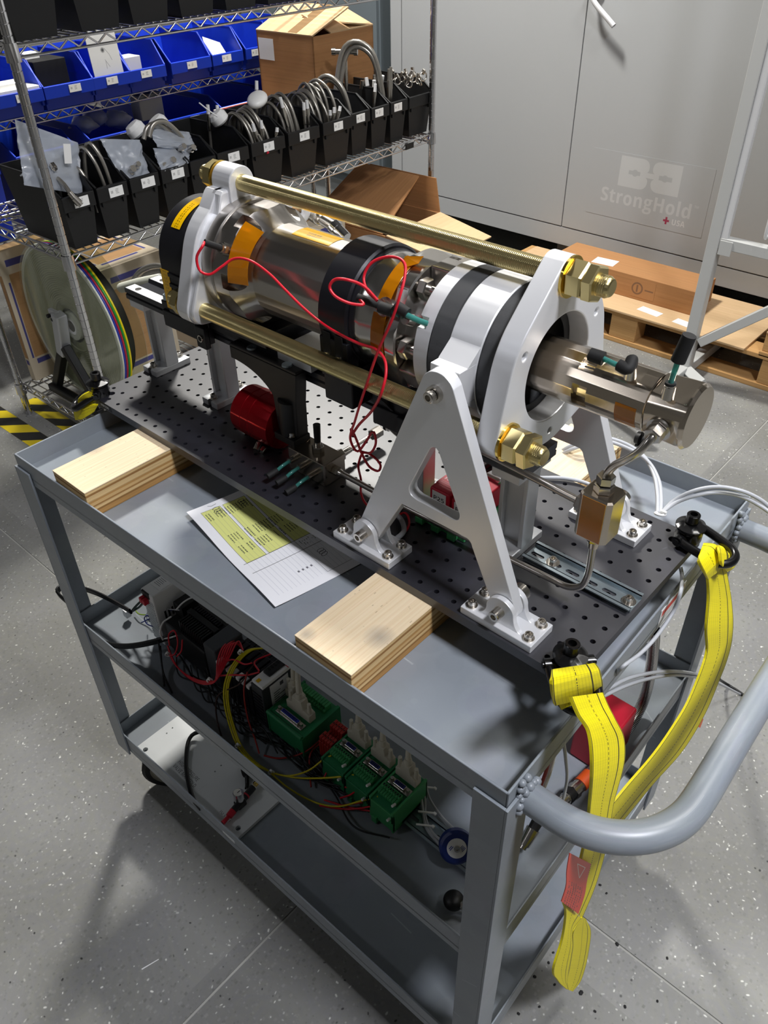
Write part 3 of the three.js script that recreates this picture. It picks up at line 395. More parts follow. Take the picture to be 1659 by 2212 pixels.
// ---------------------------------------------------------------- A-shaped brackets
function aFrame(name, s, label) {
  const zf = ZC + s * 0.1143, t = thing(name, label, 'bracket', [0.254, 0, zf]);
  const sh = new THREE.Shape(), ap = [0.2555, 0.2605], R = 0.0215;
  sh.moveTo(0.3405, 0.024); sh.absarc(0.3560, 0.0265, 0.0158, PI + 0.16, 2 * PI + 0.46, false);
  sh.lineTo(ap[0] + R * Math.cos(0.40), ap[1] + R * Math.sin(0.40)); sh.absarc(ap[0], ap[1], R, 0.40, PI - 0.46, false);
  sh.lineTo(0.1535 - 0.0150, 0.0335); sh.absarc(0.1527, 0.0265, 0.0158, PI - 0.46, 2 * PI - 0.46, false);
  sh.lineTo(0.2085, 0.0975); sh.lineTo(0.3005, 0.0975); sh.quadraticCurveTo(0.3065, 0.0965, 0.3085, 0.0895); sh.closePath();
  const h = new THREE.Path(); h.moveTo(0.2475, 0.189); h.quadraticCurveTo(0.2535, 0.199, 0.2600, 0.190); h.lineTo(0.2895, 0.125); h.quadraticCurveTo(0.2915, 0.1145, 0.281, 0.1135); h.lineTo(0.2295, 0.1145); h.quadraticCurveTo(0.216, 0.1165, 0.2205, 0.1295); h.closePath(); sh.holes.push(h);
  part(t, 'arm', extrude(sh, 0.0145, 0.0008, 16).translate(0, 0, zf - 0.00725), M.alum);
  for (const [x, y, r] of [[0.254, YC, 0.0082]]) { part(t, 'washer', latheZ([[s * 0.0072, 0.003], [s * 0.0072, 0.0092], [s * 0.0125, 0.0092], [s * 0.0125, 0.003]], 26, x, y).translate(0, 0, zf), M.screw); part(t, 'pivot_screw', capScrew(0.0062, 0.0085).rotateX(s * PI / 2).translate(x, y, zf + s * 0.0118), M.screw); }
  for (const xc of [0.1524, 0.3556]) {
    const foot = part(t, 'foot', [span(xc - 0.0475, xc + 0.0475, 0, 0.0105, zf - 0.022, zf + 0.022, 0.0012), ...[-1, 1].map((k) => {
      const c = new THREE.Shape(); c.moveTo(xc - 0.031, 0.0098); c.quadraticCurveTo(xc - 0.020, 0.0105, xc - 0.0178, 0.024); c.absarc(xc, 0.0275, 0.0178, PI, 0, true); c.quadraticCurveTo(xc + 0.020, 0.0105, xc + 0.031, 0.0098); c.closePath();
      return extrude(c, 0.0066, 0.0006, 14).translate(0, 0, zf + k * 0.0112 - 0.0033); })], M.alum);
    part(t, 'clevis_pin', [latheZ([[-0.024, 0], [-0.024, 0.0055], [-0.023, 0.0066], [0.0255, 0.0066], [0.0265, 0.006], [0.0265, 0.0035], [0.0235, 0.0032], [0.0235, 0]], 24, xc, 0.0275).translate(0, 0, zf), latheZ([[-0.0295, 0.003], [-0.0295, 0.0105], [-0.0155, 0.0105], [-0.0155, 0.003]], 24, xc, 0.0275).translate(0, 0, zf), lathe([[0, 0], [0.0028, 0], [0.0036, 0.009], [0.002, 0.013], [0, 0.013]], 12).rotateZ(2.5).translate(xc + 0.004, 0.021, zf - 0.024)], M.screw);
    for (const [dx, k] of [[-1, 0], [-1, 1], [1, 0], [1, 1]]) put(t, 'screw', screwBig, M.screw, [xc + dx * 0.0381, 0.0105, zf + (k ? 0.0127 : -0.0127)]);
  }
  return t;
}
aFrame('bracket_frame', 1, 'near A-shaped aluminium bracket carrying the white ring, in front of the red box');
aFrame('bracket_frame', -1, 'far A-shaped aluminium bracket, mostly hidden behind the white end plate');
// ---------------------------------------------------------------- pressure line: squared block, tubes, fittings
{
  const t = thing('pressure_sensor', 'squared steel sensor block with amber film between two bent tubes', 'sensor', [0.41, 0.10, 0.053]);
  const sq = (x, z, w, d, c) => [[x - w + c, -(z + d)], [x + w - c, -(z + d)], [x + w, -(z + d - c)], [x + w, -(z - d + c)], [x + w - c, -(z - d)], [x - w + c, -(z - d)], [x - w, -(z - d + c)], [x - w, -(z + d - c)]];
  const body = new THREE.ExtrudeGeometry(shapeOf(sq(0.4085, 0.053, 0.0185, 0.0172, 0.0045)), { depth: 0.052, bevelEnabled: true, bevelSize: 0.002, bevelThickness: 0.002, bevelOffset: -0.002, bevelSegments: 1 }).rotateX(-PI / 2).translate(0, 0.1135, 0);
  part(t, 'body', toCreasedNormals(body, 0.3), M.nickel);
  part(t, 'amber_film', span(0.3955, 0.4215, 0.1145, 0.1655, 0.0702, 0.0707), M.kapton);
  part(t, 'hex_fitting', [hexY(0.0092, 0.009).translate(0.4085, 0.1675, 0.053), hexY(0.0082, 0.010).translate(0.4085, 0.1775, 0.053)], M.screw);
  part(t, 'hex_fitting', [hexY(0.0088, 0.009).translate(0.4085, 0.1025, 0.053), rod([0.4085, 0.093, 0.053], [0.4085, 0.103, 0.053], 0.0055, 0.007)], M.nickel);
  const e = polar(0.0, 104, 0.4455), f = (r) => polar(r, 104, 0.4455);
  one('steel_tube', 'bent steel tube curving from the squared tube cap down into the sensor block', 'tube', [pipe([f(0.030), f(0.043), [0.441, 0.236, 0.062], [0.431, 0.222, 0.062], [0.4155, 0.203, 0.056], [0.4085, 0.1865, 0.053], [0.4085, 0.178, 0.053]], 0.0042, 50, 12)], M.screw);
  part(t, 'cap_fitting', [rod(f(0.0285), f(0.0315), 0.012, 0.012, 24), hexY(0.0078, 0.012).rotateX(104 * PI / 180).translate(...f(0.0315))], M.screw);
  one('steel_tube', 'steel tube running along the plate and bending up into the sensor block', 'tube', [pipe([[0.024, 0.019, 0.0605], [0.12, 0.019, 0.0605], [0.36, 0.0195, 0.0535], [0.388, 0.021, 0.053], [0.4035, 0.032, 0.053], [0.4085, 0.05, 0.053], [0.4085, 0.095, 0.053]], 0.0040, 90, 12)], M.steelBrushed);
  const y2 = 0.125; const A1 = pZ(1048, 990, 0.03), A2 = pZ(1235, 1080, 0.03); A1.y = (A1.y + A2.y) / 2; A2.y = A1.y;
  one('steel_tube', 'straight steel tube leaving the left side of the sensor block under the near plate', 'tube', [pipe([[0.392, 0.139, 0.050], [0.34, 0.139, 0.046], [A1.x, 0.139, 0.040]], 0.0044, 20, 12), hexY(0.009, 0.011).rotateZ(PI / 2).translate(0.392, 0.139, 0.050), hexY(0.0092, 0.010).rotateZ(PI / 2).translate(A1.x + 0.004, 0.139, 0.040)], M.steelBrushed);
}
// push-in plugs on the slim tube
{
  const plug = (label, base, dir, mid, end) => {
    const t = thing('tube_plug', label, 'plug', base); const d = vec(dir).normalize(), at = (k) => vec(base).addScaledVector(d, k);
    part(t, 'fitting', [rod(at(-0.002), at(0.0105), 0.0058, 0.0055, 18), rod(at(0.0105), at(0.012), 0.0048)], M.screw);
    part(t, 'black_collar', rod(at(0.012), at(0.0145), 0.0052, 0.005, 16), M.rubber);
    part(t, 'clear_tube', pipe([at(0.012), ...mid, end[0]], 0.0026, 24, 10), M.teal);
    part(t, 'rubber_cap', [rod(end[0], end[1], 0.0066, 0.0062, 20)], M.rubber);
    if (end[2]) part(t, 'rubber_elbow', [pipe([at(0.012), at(0.018), end[2], end[3]], 0.0056, 20, 14)], M.rubber);
  };
  let p = pY(1361, 812, YC + 0.0297), q = pY(1334, 788, YC + 0.042), a = pY(1292, 767, YC + 0.045), k = pY(1276, 763, YC + 0.045);
  plug('small elbow plug with a black capped teal tube lying along the slim steel tube', [p.x, p.y, p.z], [0, 1, 0.15], [pY(1352, 795, YC + 0.043), pY(1330, 787, YC + 0.045)], [pY(1304, 775, YC + 0.045), pY(1274, 765, YC + 0.046), pY(1355, 797, YC + 0.044), pY(1336, 788, YC + 0.045)]);
  p = pY(1442, 856, YC + 0.026);
  plug('upright plug with a black capped teal tube on the squared tube cap', [p.x, p.y, p.z], [0, 1, 0], [[p.x + 0.001, p.y + 0.025, p.z]], [[p.x + 0.002, p.y + 0.036, p.z], [p.x + 0.006, p.y + 0.061, p.z - 0.002]]);
}

// ---------------------------------------------------------------- wire rack with bins (rack coordinates: x along it, z towards the cart)
const RO = new V3(-1.495, 0, -0.372), RT = 1.606, RUX = new V3(Math.cos(RT), 0, -Math.sin(RT)), RUZ = new V3(Math.sin(RT), 0, Math.cos(RT));
const rack = (x, y, z) => RO.clone().addScaledVector(RUX, x).addScaledVector(RUZ, z).setY(y);
const rackLocal = (p) => { const d = p.clone().sub(RO); return [d.dot(RUX), p.y, d.dot(RUZ)]; };
const rY = (u, w, y) => rackLocal(pY(u, w, y));
function rZ(u, w, z) { const d = sight(u, w), n = RUZ, t = (RO.clone().sub(EYE).dot(n) + z) / d.dot(n); return rackLocal(EYE.clone().addScaledVector(d, t)); }
// a thing authored in rack coordinates
function rthing(name, label, category, base, group) { const p = rack(...base), o = thing(name, label, category, [p.x, p.y, p.z], group); o.rotation.y = RT; bases.set(o, base); return o; }
const FL = -B;
{
  const post = (y0, y1) => { const pr = [[0, y0], [0.0127, y0]]; for (let y = y0 + 0.0254; y < y1 - 0.01; y += 0.0254) pr.push([0.0127, y - 0.0016], [0.0113, y - 0.0009], [0.0113, y + 0.0009], [0.0127, y + 0.0016]); pr.push([0.0127, y1], [0, y1]); return lathe(pr, 18, 0.6); };
  const collar = lathe([[0.0128, -0.042], [0.0185, -0.042], [0.0165, 0.0], [0.0128, 0.0]], 20);
  const truss = (x0, x1, y, z, pitch, h = 0.026) => { const g = [rod([x0, y, z], [x1, y, z], 0.0035, 0.0035, 8), rod([x0, y - h, z], [x1, y - h, z], 0.0035, 0.0035, 8)], p = []; const n = Math.round((x1 - x0) / pitch * 2); for (let i = 0; i <= n; i++) p.push([x0 + (x1 - x0) * i / n, i % 2 ? y - 0.003 : y - h + 0.003, z]); for (let i = 0; i < n; i++) g.push(rod(p[i], p[i + 1], 0.0026, 0.0026, 6)); return g; };
  const trussZ = (x, y, z0, z1, pitch, h = 0.026) => truss(z0, z1, y, 0, pitch, h).map((g) => g.rotateY(-PI / 2).translate(x, 0, 0));
  const shelf = (t, x0, x1, z0, z1, y, pitch = 0.0575) => {
    const s = part(t, 'shelf_frame', [...truss(x0, x1, y, z1, pitch), ...truss(x0, x1, y, z0, pitch), ...trussZ(x0, y, z0, z1, pitch), ...trussZ(x1, y, z0, z1, pitch)], M.chrome);
    const deck = []; for (let x = x0 + 0.024; x < x1 - 0.01; x += 0.0262) deck.push(rod([x, y + 0.004, z0], [x, y + 0.004, z1], 0.0022, 0.0022, 6)); for (const z of [0.2, 0.5, 0.8]) deck.push(...truss(x0, x1, y, z0 + (z1 - z0) * z, 0.12, 0.016));
    const b = rootBase(t), m = shade(new THREE.Mesh(merge(deck), M.chrome)); m.geometry.translate(-b[0], -b[1], -b[2]); m.name = 'deck_wires'; m.userData.kind = 'stuff'; s.add(m);
  };
  const t = rthing('wire_rack', 'chrome wire rack holding the row of black bins beside the cart', 'rack', [0, FL, 0]);
  const W = 1.711, D = 0.61, pg = post(FL, 1.0);
  for (const [x, z] of [[0, 0], [W, 0], [0, -D], [W, -D]]) { const p = put(t, 'post', pg, M.chrome, [x, 0, z]); for (const y of [0.360, -0.166, -0.79]) { const c = shade(new THREE.Mesh(collar, M.chrome)); c.name = 'collar'; c.position.y = y; p.add(c); } }
  for (const y of [0.352, -0.172, -0.796]) shelf(t, 0.016, W - 0.016, -D + 0.004, -0.004, y);
  part(t, 'shelf_tag', [box(1.56, -0.187, 0.004, 0.05, 0.022, 0.006, 0.002)], M.black);
  const t2 = rthing('wire_rack', 'second chrome wire rack behind the first, holding the blue bins', 'rack', [-0.25, FL, -0.78]);
  for (const [x, z] of [[-0.25, -0.78], [1.78, -0.78], [-0.25, -1.39], [1.78, -1.39]]) { const p = put(t2, 'post', pg, M.chrome, [x, 0, z]); for (const y of [0.034, -0.40]) { const c = shade(new THREE.Mesh(collar, M.chrome)); c.name = 'collar'; c.position.y = y; p.add(c); } }
  shelf(t2, -0.234, 1.764, -1.386, -0.784, 0.028, 0.05); shelf(t2, -0.234, 1.764, -1.386, -0.784, -0.35, 0.05); shelf(t2, -0.234, 1.764, -1.386, -0.784, 0.42, 0.05);
}
// an open-fronted bin: w wide at the top, bottom narrower by k, front lip lower than the sides; origin at the middle of the front edge of its base
function bin(w, h, d, lip, k, mat, bandMat) {
  const t0 = 0.003, b = w / 2 - k, q = w / 2, kl = b + (q - b) * lip / h, f = 0.012, g = [], cut = 0.055;
  g.push(slab([[-b, 0, 0], [b, 0, 0], [b, 0, -d + 0.02], [-b, 0, -d + 0.02]], 0.004));
  g.push(slab([[-b, 0, 0], [-kl, lip, f], [kl, lip, f], [b, 0, 0]], t0));
  g.push(slab([[-b, 0, -d + 0.02], [b, 0, -d + 0.02], [q, h, -d], [-q, h, -d]], t0));
  for (const s of [-1, 1]) g.push(slab([[s * b, 0, 0], [s * kl, lip, f], [s * q, h, -cut], [s * q, h, -d], [s * b, 0, -d + 0.02]], s * -t0));
  g.push(span(-kl - 0.003, kl + 0.003, lip - 0.040, lip, f - 0.003, f + 0.006, 0.002));            // label band
  for (const s of [-1, 1]) g.push(span(s * (q - 0.001), s * (q + 0.005), h - 0.006, h, -d, -cut, 0.001), rod([s * (kl + 0.001), lip, f + 0.002], [s * (q + 0.002), h - 0.002, -cut], 0.0035, 0.0035, 8), span(s * (b - 0.002), s * (b + 0.006), lip - 0.055, lip - 0.04, f - 0.008, f + 0.002, 0.001));
  g.push(span(-q, q, h - 0.006, h, -d - 0.004, -d + 0.002, 0.001));
  return merge(g);
}
const labelTex = [0, 1, 2, 3].map((n) => canvas(128, 80, (c) => { c.fillStyle = '#f4f4f2'; c.fillRect(0, 0, 128, 80); c.fillStyle = 'rgba(60,60,60,0.55)'; for (let i = 0; i < 4; i++) c.fillRect(58 + rr(-3, 3), 18 + i * 11, rr(14, 30), 4); c.fillStyle = 'rgba(90,90,90,0.35)'; c.fillRect(14, 26, 20, 22); }));
const labelMats = labelTex.map((m) => std('#ffffff', 0.5, 0, { map: m }));
const wideBin = bin(0.160, 0.195, 0.275, 0.148, 0.026, M.binBlack), slimBin = bin(0.107, 0.195, 0.275, 0.148, 0.020, M.binBlack);
const cardGeo = card(0.047, 0.027, 0.0012);
const ord = ['first', 'second', 'third', 'fourth', 'fifth', 'sixth', 'seventh', 'eighth', 'ninth', 'tenth', 'eleventh', 'twelfth', 'thirteenth'];
const BIN = [[0.078, 0], [0.190, 0], [0.303, 0], [0.416, 0], [0.5275, 0], [0.652, 1, 0.86], [0.807, 1], [0.977, 1], [1.149, 1], [1.292, 0], [1.405, 0], [1.518, 0], [1.657, 1]];
const what = ['a clear bag and a loose hose end', 'two looped steel hoses', 'clear bags of fittings', 'clear bags of small parts', 'white capped hose coils', 'nothing above its rim', 'looped hoses and a red cap', 'hoses with white tips', 'many coiled hoses', 'a few hose ends', 'a big hose loop', 'a tall hose loop', 'silver clamps and fittings'];
BIN.forEach(([x, wide, sc], i) => {
  const p = [x, -0.166, i > 8 ? -0.03 : -0.016];
  const t = rthing('storage_bin', `${ord[i]} black bin from left, middle shelf, holding ${what[i]}`, 'bin', p, 'black bins on the middle shelf');
  const m = put(t, 'bin_body', wide ? wideBin : slimBin, M.binBlack, p); if (sc) m.scale.x = sc;
  if (i !== 12 && i !== 4) put(t, 'label_card', cardGeo, labelMats[i % 4], [x + [0.006, 0.01, 0.01, 0.008, 0, 0, 0, 0, 0.002, -0.004, -0.01, -0.01][i], -0.166 + 0.128, p[2] + 0.019]);
});
// black bins on the top shelf
[0.083, 0.270, 0.432, 0.597, 0.765, 0.935, 1.10].forEach((x, i) => {
  const p = [x, 0.358, -0.012], t = rthing('storage_bin', `${ord[i]} black bin from the left on the top shelf`, 'bin', p, 'black bins on the top shelf'); put(t, 'bin_body', wideBin, M.binBlack, p);
});
// blue bins on the rear rack
{
  const mk = (w, h, d, lip) => bin(w, h, d, lip, 0.012, M.bluePlastic), a = mk(0.208, 0.155, 0.30, 0.076), b = mk(0.172, 0.155, 0.30, 0.076), c = mk(0.23, 0.30, 0.4, 0.26);
  const cg = card(0.048, 0.024, 0.001);
  const row = [[0.15, 'w', 0.05], [0.37, 'w', 0.02], [0.575, 'w', 0.02], [0.757, 'n', -0.005], [0.918, 'n', -0.012], [1.127, 'w', 0], [1.318, 'n', -0.01], [1.50, 'n', -0.03], [1.675, 'n', 0]];
  const inn = ['a pale carton at its back', 'pale flat boxes', 'a dark block and a card', 'an upright white printed card', 'a small pale box', 'nothing but shadow', 'folded pale cards', 'its right half behind the carton', 'nothing visible'];
  row.forEach(([x, k, lx], i) => {
    const p = [x, 0.034, -0.772], t = rthing('storage_bin', `${ord[i]} blue bin from left, rear rack, with ${inn[i]}`, 'bin', p, 'blue bins on the rear rack');
    put(t, 'bin_body', k === 'w' ? a : b, M.bluePlastic, p); put(t, 'label_card', cg, labelMats[(i + 1) % 4], [x + lx, 0.034 + 0.058, p[2] + 0.0195]);
  });
  [[0.12, 0], [0.42, 1], [0.72, 1], [1.06, 1], [1.36, 0], [1.62, 0]].forEach(([x], i) => { const p = [x, -0.343, -0.768], t = rthing('storage_bin', `${ord[i]} tall blue bin from the left on the lower rear shelf`, 'bin', p, 'tall blue bins on the lower rear shelf'); put(t, 'bin_body', c, M.bluePlastic, p); if (i > 1 && i < 5) put(t, 'label_card', cg, labelMats[i % 4], [x + 0.04, -0.343 + 0.243, p[2] + 0.0195]); });
  // things in and on the blue bins
  const rone = (name, label, cat, gs, mat, o = {}) => { const gsw = merge(gs).applyMatrix4(new THREE.Matrix4().makeRotationY(RT)); const p = RO; gsw.translate(p.x, 0, p.z); return one(name, label, cat, gsw, mat, o); };
  const cw = card(0.125, 0.17, 0.003); const ct = canvas(256, 340, (c2) => { c2.fillStyle = '#cfd0cf'; c2.fillRect(0, 0, 256, 340); const g = c2.createRadialGradient(118, 130, 3, 118, 130, 20); g.addColorStop(0, 'rgba(40,42,45,0.9)'); g.addColorStop(1, 'rgba(40,42,45,0)'); c2.fillStyle = g; c2.fillRect(90, 100, 60, 60); c2.strokeStyle = 'rgba(60,62,66,0.55)'; c2.lineWidth = 3; c2.beginPath(); c2.moveTo(135, 120); c2.lineTo(165, 160); c2.lineTo(180, 200); c2.moveTo(120, 190); c2.lineTo(150, 240); c2.moveTo(125, 200); c2.lineTo(122, 250); c2.stroke(); });
  rone('instruction_card', 'upright white card with a small grey drawing in a blue bin', 'card', [cw.rotateX(-0.08).translate(0.757, 0.168, -0.776)], std('#ffffff', 0.6, 0, { map: ct }));
  rone('small_box', 'small pale cardboard box inside the blue bin right of the printed card', 'box', [box(0.895, 0.095, -0.85, 0.08, 0.1, 0.07, 0.002)], M.white);
  rone('small_box', 'dark square block inside the third blue bin', 'box', [box(0.575, 0.11, -0.9, 0.13, 0.13, 0.1, 0.003)], M.rubber);
  rone('small_box', 'pale card box lying at the back of the third blue bin', 'box', [box(0.545, 0.185, -0.93, 0.06, 0.02, 0.05, 0.002)], M.white);
  rone('small_box', 'flat pale box pile at the lip of the second blue bin', 'box', [box(0.39, 0.10, -0.80, 0.15, 0.04, 0.08, 0.002), box(0.37, 0.125, -0.82, 0.12, 0.02, 0.07, 0.002)], M.label);
  rone('small_box', 'tall grey carton at the back of the leftmost blue bin', 'box', [box(0.27, 0.16, -0.93, 0.18, 0.16, 0.1, 0.002)], M.label);
  rone('folded_card', 'folded pale cards in the blue bin beside the brown carton', 'card', [slab([[1.27, 0.10, -0.83], [1.36, 0.09, -0.81], [1.37, 0.13, -0.86], [1.29, 0.16, -0.87]], 0.003), slab([[1.26, 0.09, -0.80], [1.31, 0.085, -0.79], [1.33, 0.12, -0.82], [1.27, 0.13, -0.84]], 0.003)], M.label);
  for (let i = 0; i < 3; i++) rone('flat_box', ['lower', 'middle', 'upper'][i] + ' white box with a red stripe of the pile left of the brown carton', 'box', [box(1.21 + i * 0.004, -0.135 + i * 0.032, -0.60, 0.20, 0.029, 0.1, 0.002)], std('#ffffff', 0.5, 0, { map: canvas(128, 32, (c2) => { c2.fillStyle = '#d8d3c8'; c2.fillRect(0, 0, 128, 32); c2.fillStyle = '#9c2c2a'; c2.fillRect(0, 4, 128, 6); c2.fillStyle = '#b09058'; c2.fillRect(48, 12, 50, 20); c2.fillStyle = '#b53a30'; c2.fillRect(64, 12, 24, 8); }) }), { group: 'red striped boxes' });
  rone('foam_sheet', 'clear wrapped parts heaped in the tall blue bins behind the black bins', 'packaging', [0, 1, 2, 3, 4, 5, 6].map((i) => { const g = new THREE.IcosahedronGeometry(0.05, 2); const p = g.attributes.position; for (let j = 0; j < p.count; j++) { const q = new V3().fromBufferAttribute(p, j), k = 1 + 0.5 * noise.noise(q.x * 30 + i * 9, q.y * 30, q.z * 30); p.setXYZ(j, q.x * k, q.y * k * 0.6, q.z * k); } return g.translate([0.02, 0.1, 0.66, 0.74, 0.80, 1.0, 0.18][i], [-0.06, -0.075, -0.055, -0.05, -0.06, -0.02, -0.08][i], [-0.9, -0.84, -0.86, -0.9, -0.84, -0.9, -0.85][i]); }), M.bag, { kind: 'stuff' });
  rone('small_box', 'pale plastic case standing behind the capped hoses', 'box', [box(0.93, -0.03, -0.82, 0.11, 0.09, 0.06, 0.004)], M.cabinetDark);
}
// carton on the middle shelf behind the bins
{
  const t = rthing('cardboard_box', 'brown cardboard carton with raised pale flaps behind the black bins', 'box', [1.53, -0.166, -0.45]);
  const x0 = 1.35, x1 = 1.70, z0 = -0.605, z1 = -0.296, y0 = -0.166, y1 = 0.195, w = 0.005;
  part(t, 'carton_body', [span(x0, x1, y0, y0 + w, z0, z1), span(x0, x0 + w, y0, y1, z0, z1), span(x1 - w, x1, y0, y1, z0, z1), span(x0, x1, y0, y1, z0, z0 + w), span(x0, x1, y0, y1, z1 - w, z1)], M.kraft, UV);
  part(t, 'flap', slab([[x0, y1, z0], [x0, y1, z1], [x0 + 0.20, y1 + 0.075, z1 + 0.01], [x0 + 0.20, y1 + 0.075, z0]], 0.005), M.kraftLight, UV);
  part(t, 'flap', slab([[x0 + 0.1, y1, z1], [x1, y1, z1], [x1, y1 + 0.05, z1 - 0.15], [x0 + 0.1, y1 + 0.05, z1 - 0.15]], 0.005), M.kraftLight, UV);
  part(t, 'flap', slab([[x1, y1, z1], [x1, y1, z0], [x1 - 0.14, y1 + 0.02, z0], [x1 - 0.14, y1 + 0.02, z1]], 0.005), M.kraftLight, UV);
  part(t, 'tape_strip', slab([[x0 + 0.002, y1 + 0.0062, -0.43], [x0 + 0.002, y1 + 0.0062, -0.38], [x0 + 0.20, y1 + 0.0805, -0.38], [x0 + 0.20, y1 + 0.0805, -0.43]], 0.0006), std('#8a6f4e', 0.3));
  put(t, 'address_label', card(0.085, 0.075, 0.0006), M.label, [x0 - 0.0006, 0.135, -0.555], [0, -PI / 2, 0]);
}
// open carton at the foot of the rack
{
  const t = rthing('cardboard_box', 'open brown carton with wide flaps at the right foot of the rack', 'box', [1.48, -0.79, -0.1]);
  const x0 = 1.30, x1 = 1.658, z0 = -0.32, z1 = 0.092, y0 = -0.786, y1 = -0.46, w = 0.005;
  part(t, 'carton_body', [span(x0, x1, y0, y0 + w, z0, z1), span(x0, x0 + w, y0, y1, z0, z1), span(x1 - w, x1, y0, y1, z0, z1), span(x0, x1, y0, y1, z0, z0 + w), span(x0, x1, y0, y1, z1 - w, z1)], M.kraft, UV);
  part(t, 'flap', slab([[x0 + 0.005, y1 + 0.001, 0.07], [1.630, -0.322, 0.0], [1.638, -0.322, -0.335], [x0 + 0.005, y1 + 0.001, -0.32]], 0.005), M.kraft, UV);
  part(t, 'flap', slab([[x1, y1, z1 - 0.002], [x1, y1, z0], [x1 + 0.004, -0.325, z0 + 0.02], [x1 + 0.004, -0.325, z1 - 0.03]], 0.005), M.kraft, UV);
  part(t, 'flap', slab([[x0, y1 - 0.001, z1], [x1, y1 - 0.001, z1], [x1 - 0.01, y1 - 0.045, z1 + 0.27], [x0 + 0.01, y1 - 0.045, z1 + 0.27]], -0.005), M.kraftLight, UV);
  part(t, 'flap', slab([[x0 + 0.08, y1, z0], [x1 - 0.01, y1, z0], [x1 - 0.01, y1 - 0.02, z0 + 0.18], [x0 + 0.08, y1 - 0.02, z0 + 0.18]], 0.004), M.kraftLight, UV);
}
// printed cartons under the middle shelf and beside the tubing spool
{
  const printed = (w, h, bands, text) => std('#ffffff', 0.8, 0, { map: canvas(256, 256, (c) => { c.fillStyle = '#b28a5c'; c.fillRect(0, 0, 256, 256); for (let i = 0; i < 200; i++) { c.fillStyle = `rgba(90,60,30,${rr(0.02, 0.08)})`; c.fillRect(rnd() * 256, rnd() * 256, rr(20, 120), 2); } c.fillStyle = '#cdbfa6'; c.fillRect(0, 0, 256, 46); c.fillRect(0, 210, 256, 46); c.fillRect(0, 0, 34, 256); c.fillRect(222, 0, 34, 256); c.fillStyle = '#4b4a86'; for (const b of bands) c.fillRect(...b); if (text) { c.font = 'bold 30px serif'; c.fillText(text, 150, 246); } }) });
  const m1 = printed(1, 1, [[34, 20, 160, 12], [20, 60, 10, 150], [226, 60, 10, 150], [40, 214, 150, 10]], ''), m2 = printed(1, 1, [[20, 16, 90, 20], [130, 16, 100, 20], [226, 70, 14, 120], [16, 70, 14, 120]]);
  const crate = (label, x0, x1, y0, y1, z0, z1, m) => { const t = rthing('cardboard_box', label, 'box', [(x0 + x1) / 2, y0, (z0 + z1) / 2]); const g = clean(new THREE.BoxGeometry(x1 - x0, y1 - y0, z1 - z0)); part(t, 'carton_body', g.translate((x0 + x1) / 2, (y0 + y1) / 2, (z0 + z1) / 2), m); part(t, 'tape_strip', span(x0 - 0.001, x1 + 0.001, y1, y1 + 0.0008, (z0 + z1) / 2 - 0.025, (z0 + z1) / 2 + 0.025), std('#9b8054', 0.3)); };
  crate('brown carton with blue printed bands behind the tubing spool', 0.245, 0.50, -0.79, -0.36, -0.60, -0.28, m1);
  crate('pale carton with blue printed panels under the middle shelf, behind the threaded rod', 0.98, 1.27, -0.79, -0.40, -0.42, -0.10, m2);
  crate('brown carton with blue edges lying at the left of the bottom shelf', 0.05, 0.235, -0.79, -0.30, -0.606, -0.575, m1);
  crate('brown carton with a dark lid in the middle of the bottom shelf', 0.60, 0.93, -0.79, -0.52, -0.55, -0.12, m2);
}
// ---------------------------------------------------------------- hoses, bags and fittings in the black bins
const rtube = (pts, r, seg = 28, rad = 8) => pipe(pts.map((p) => (p.isVector3 ? p : rack(...p))), r, seg, rad);
let hoseN = 0;
// an arch from one bin position to another, with metal ends
function hose(label, group, x, h, z0, z1, lean, r = 0.0058) {
  z1 -= 0.03;
  const pts = [[x, -0.11, z0], [x + lean * 0.15, h * 0.35 - 0.06, z0 + (z1 - z0) * 0.02], [x + lean * 0.4, h - 0.022, z0 + (z1 - z0) * 0.18], [x + lean * 0.55, h, z0 + (z1 - z0) * 0.45], [x + lean * 0.75, h - 0.03, z0 + (z1 - z0) * 0.8], [x + lean * 0.95, h * 0.3 - 0.06, z1], [x + lean, -0.09, z1 - 0.002]];
  const m = one('braided_hose', label, 'hose', [rtube(pts, r, 34, 8)], M.hose, { group });
}
function tip(label, group, x, y, z, dx, dz, len = 0.06, cap = M.white) {
  z -= 0.024;
  const a = rack(x, y, z), b = rack(x + dx, y + len, z + dz), d = b.clone().sub(a), k = (f) => a.clone().addScaledVector(d, f);
  const t = thing('hose_end', label, 'hose end', [a.x, a.y, a.z], group);
  part(t, 'hose', rod(k(-0.5), k(0.25), 0.0048, 0.0048, 10), M.hose); part(t, 'ferrule', [rod(k(0.2), k(0.5), 0.0066, 0.006, 12), rod(k(0.5), k(0.72), 0.0078, 0.0078, 6)], M.screw); part(t, 'cap', [rod(k(0.72), k(0.98), 0.0062, 0.0056, 12)], cap);
}
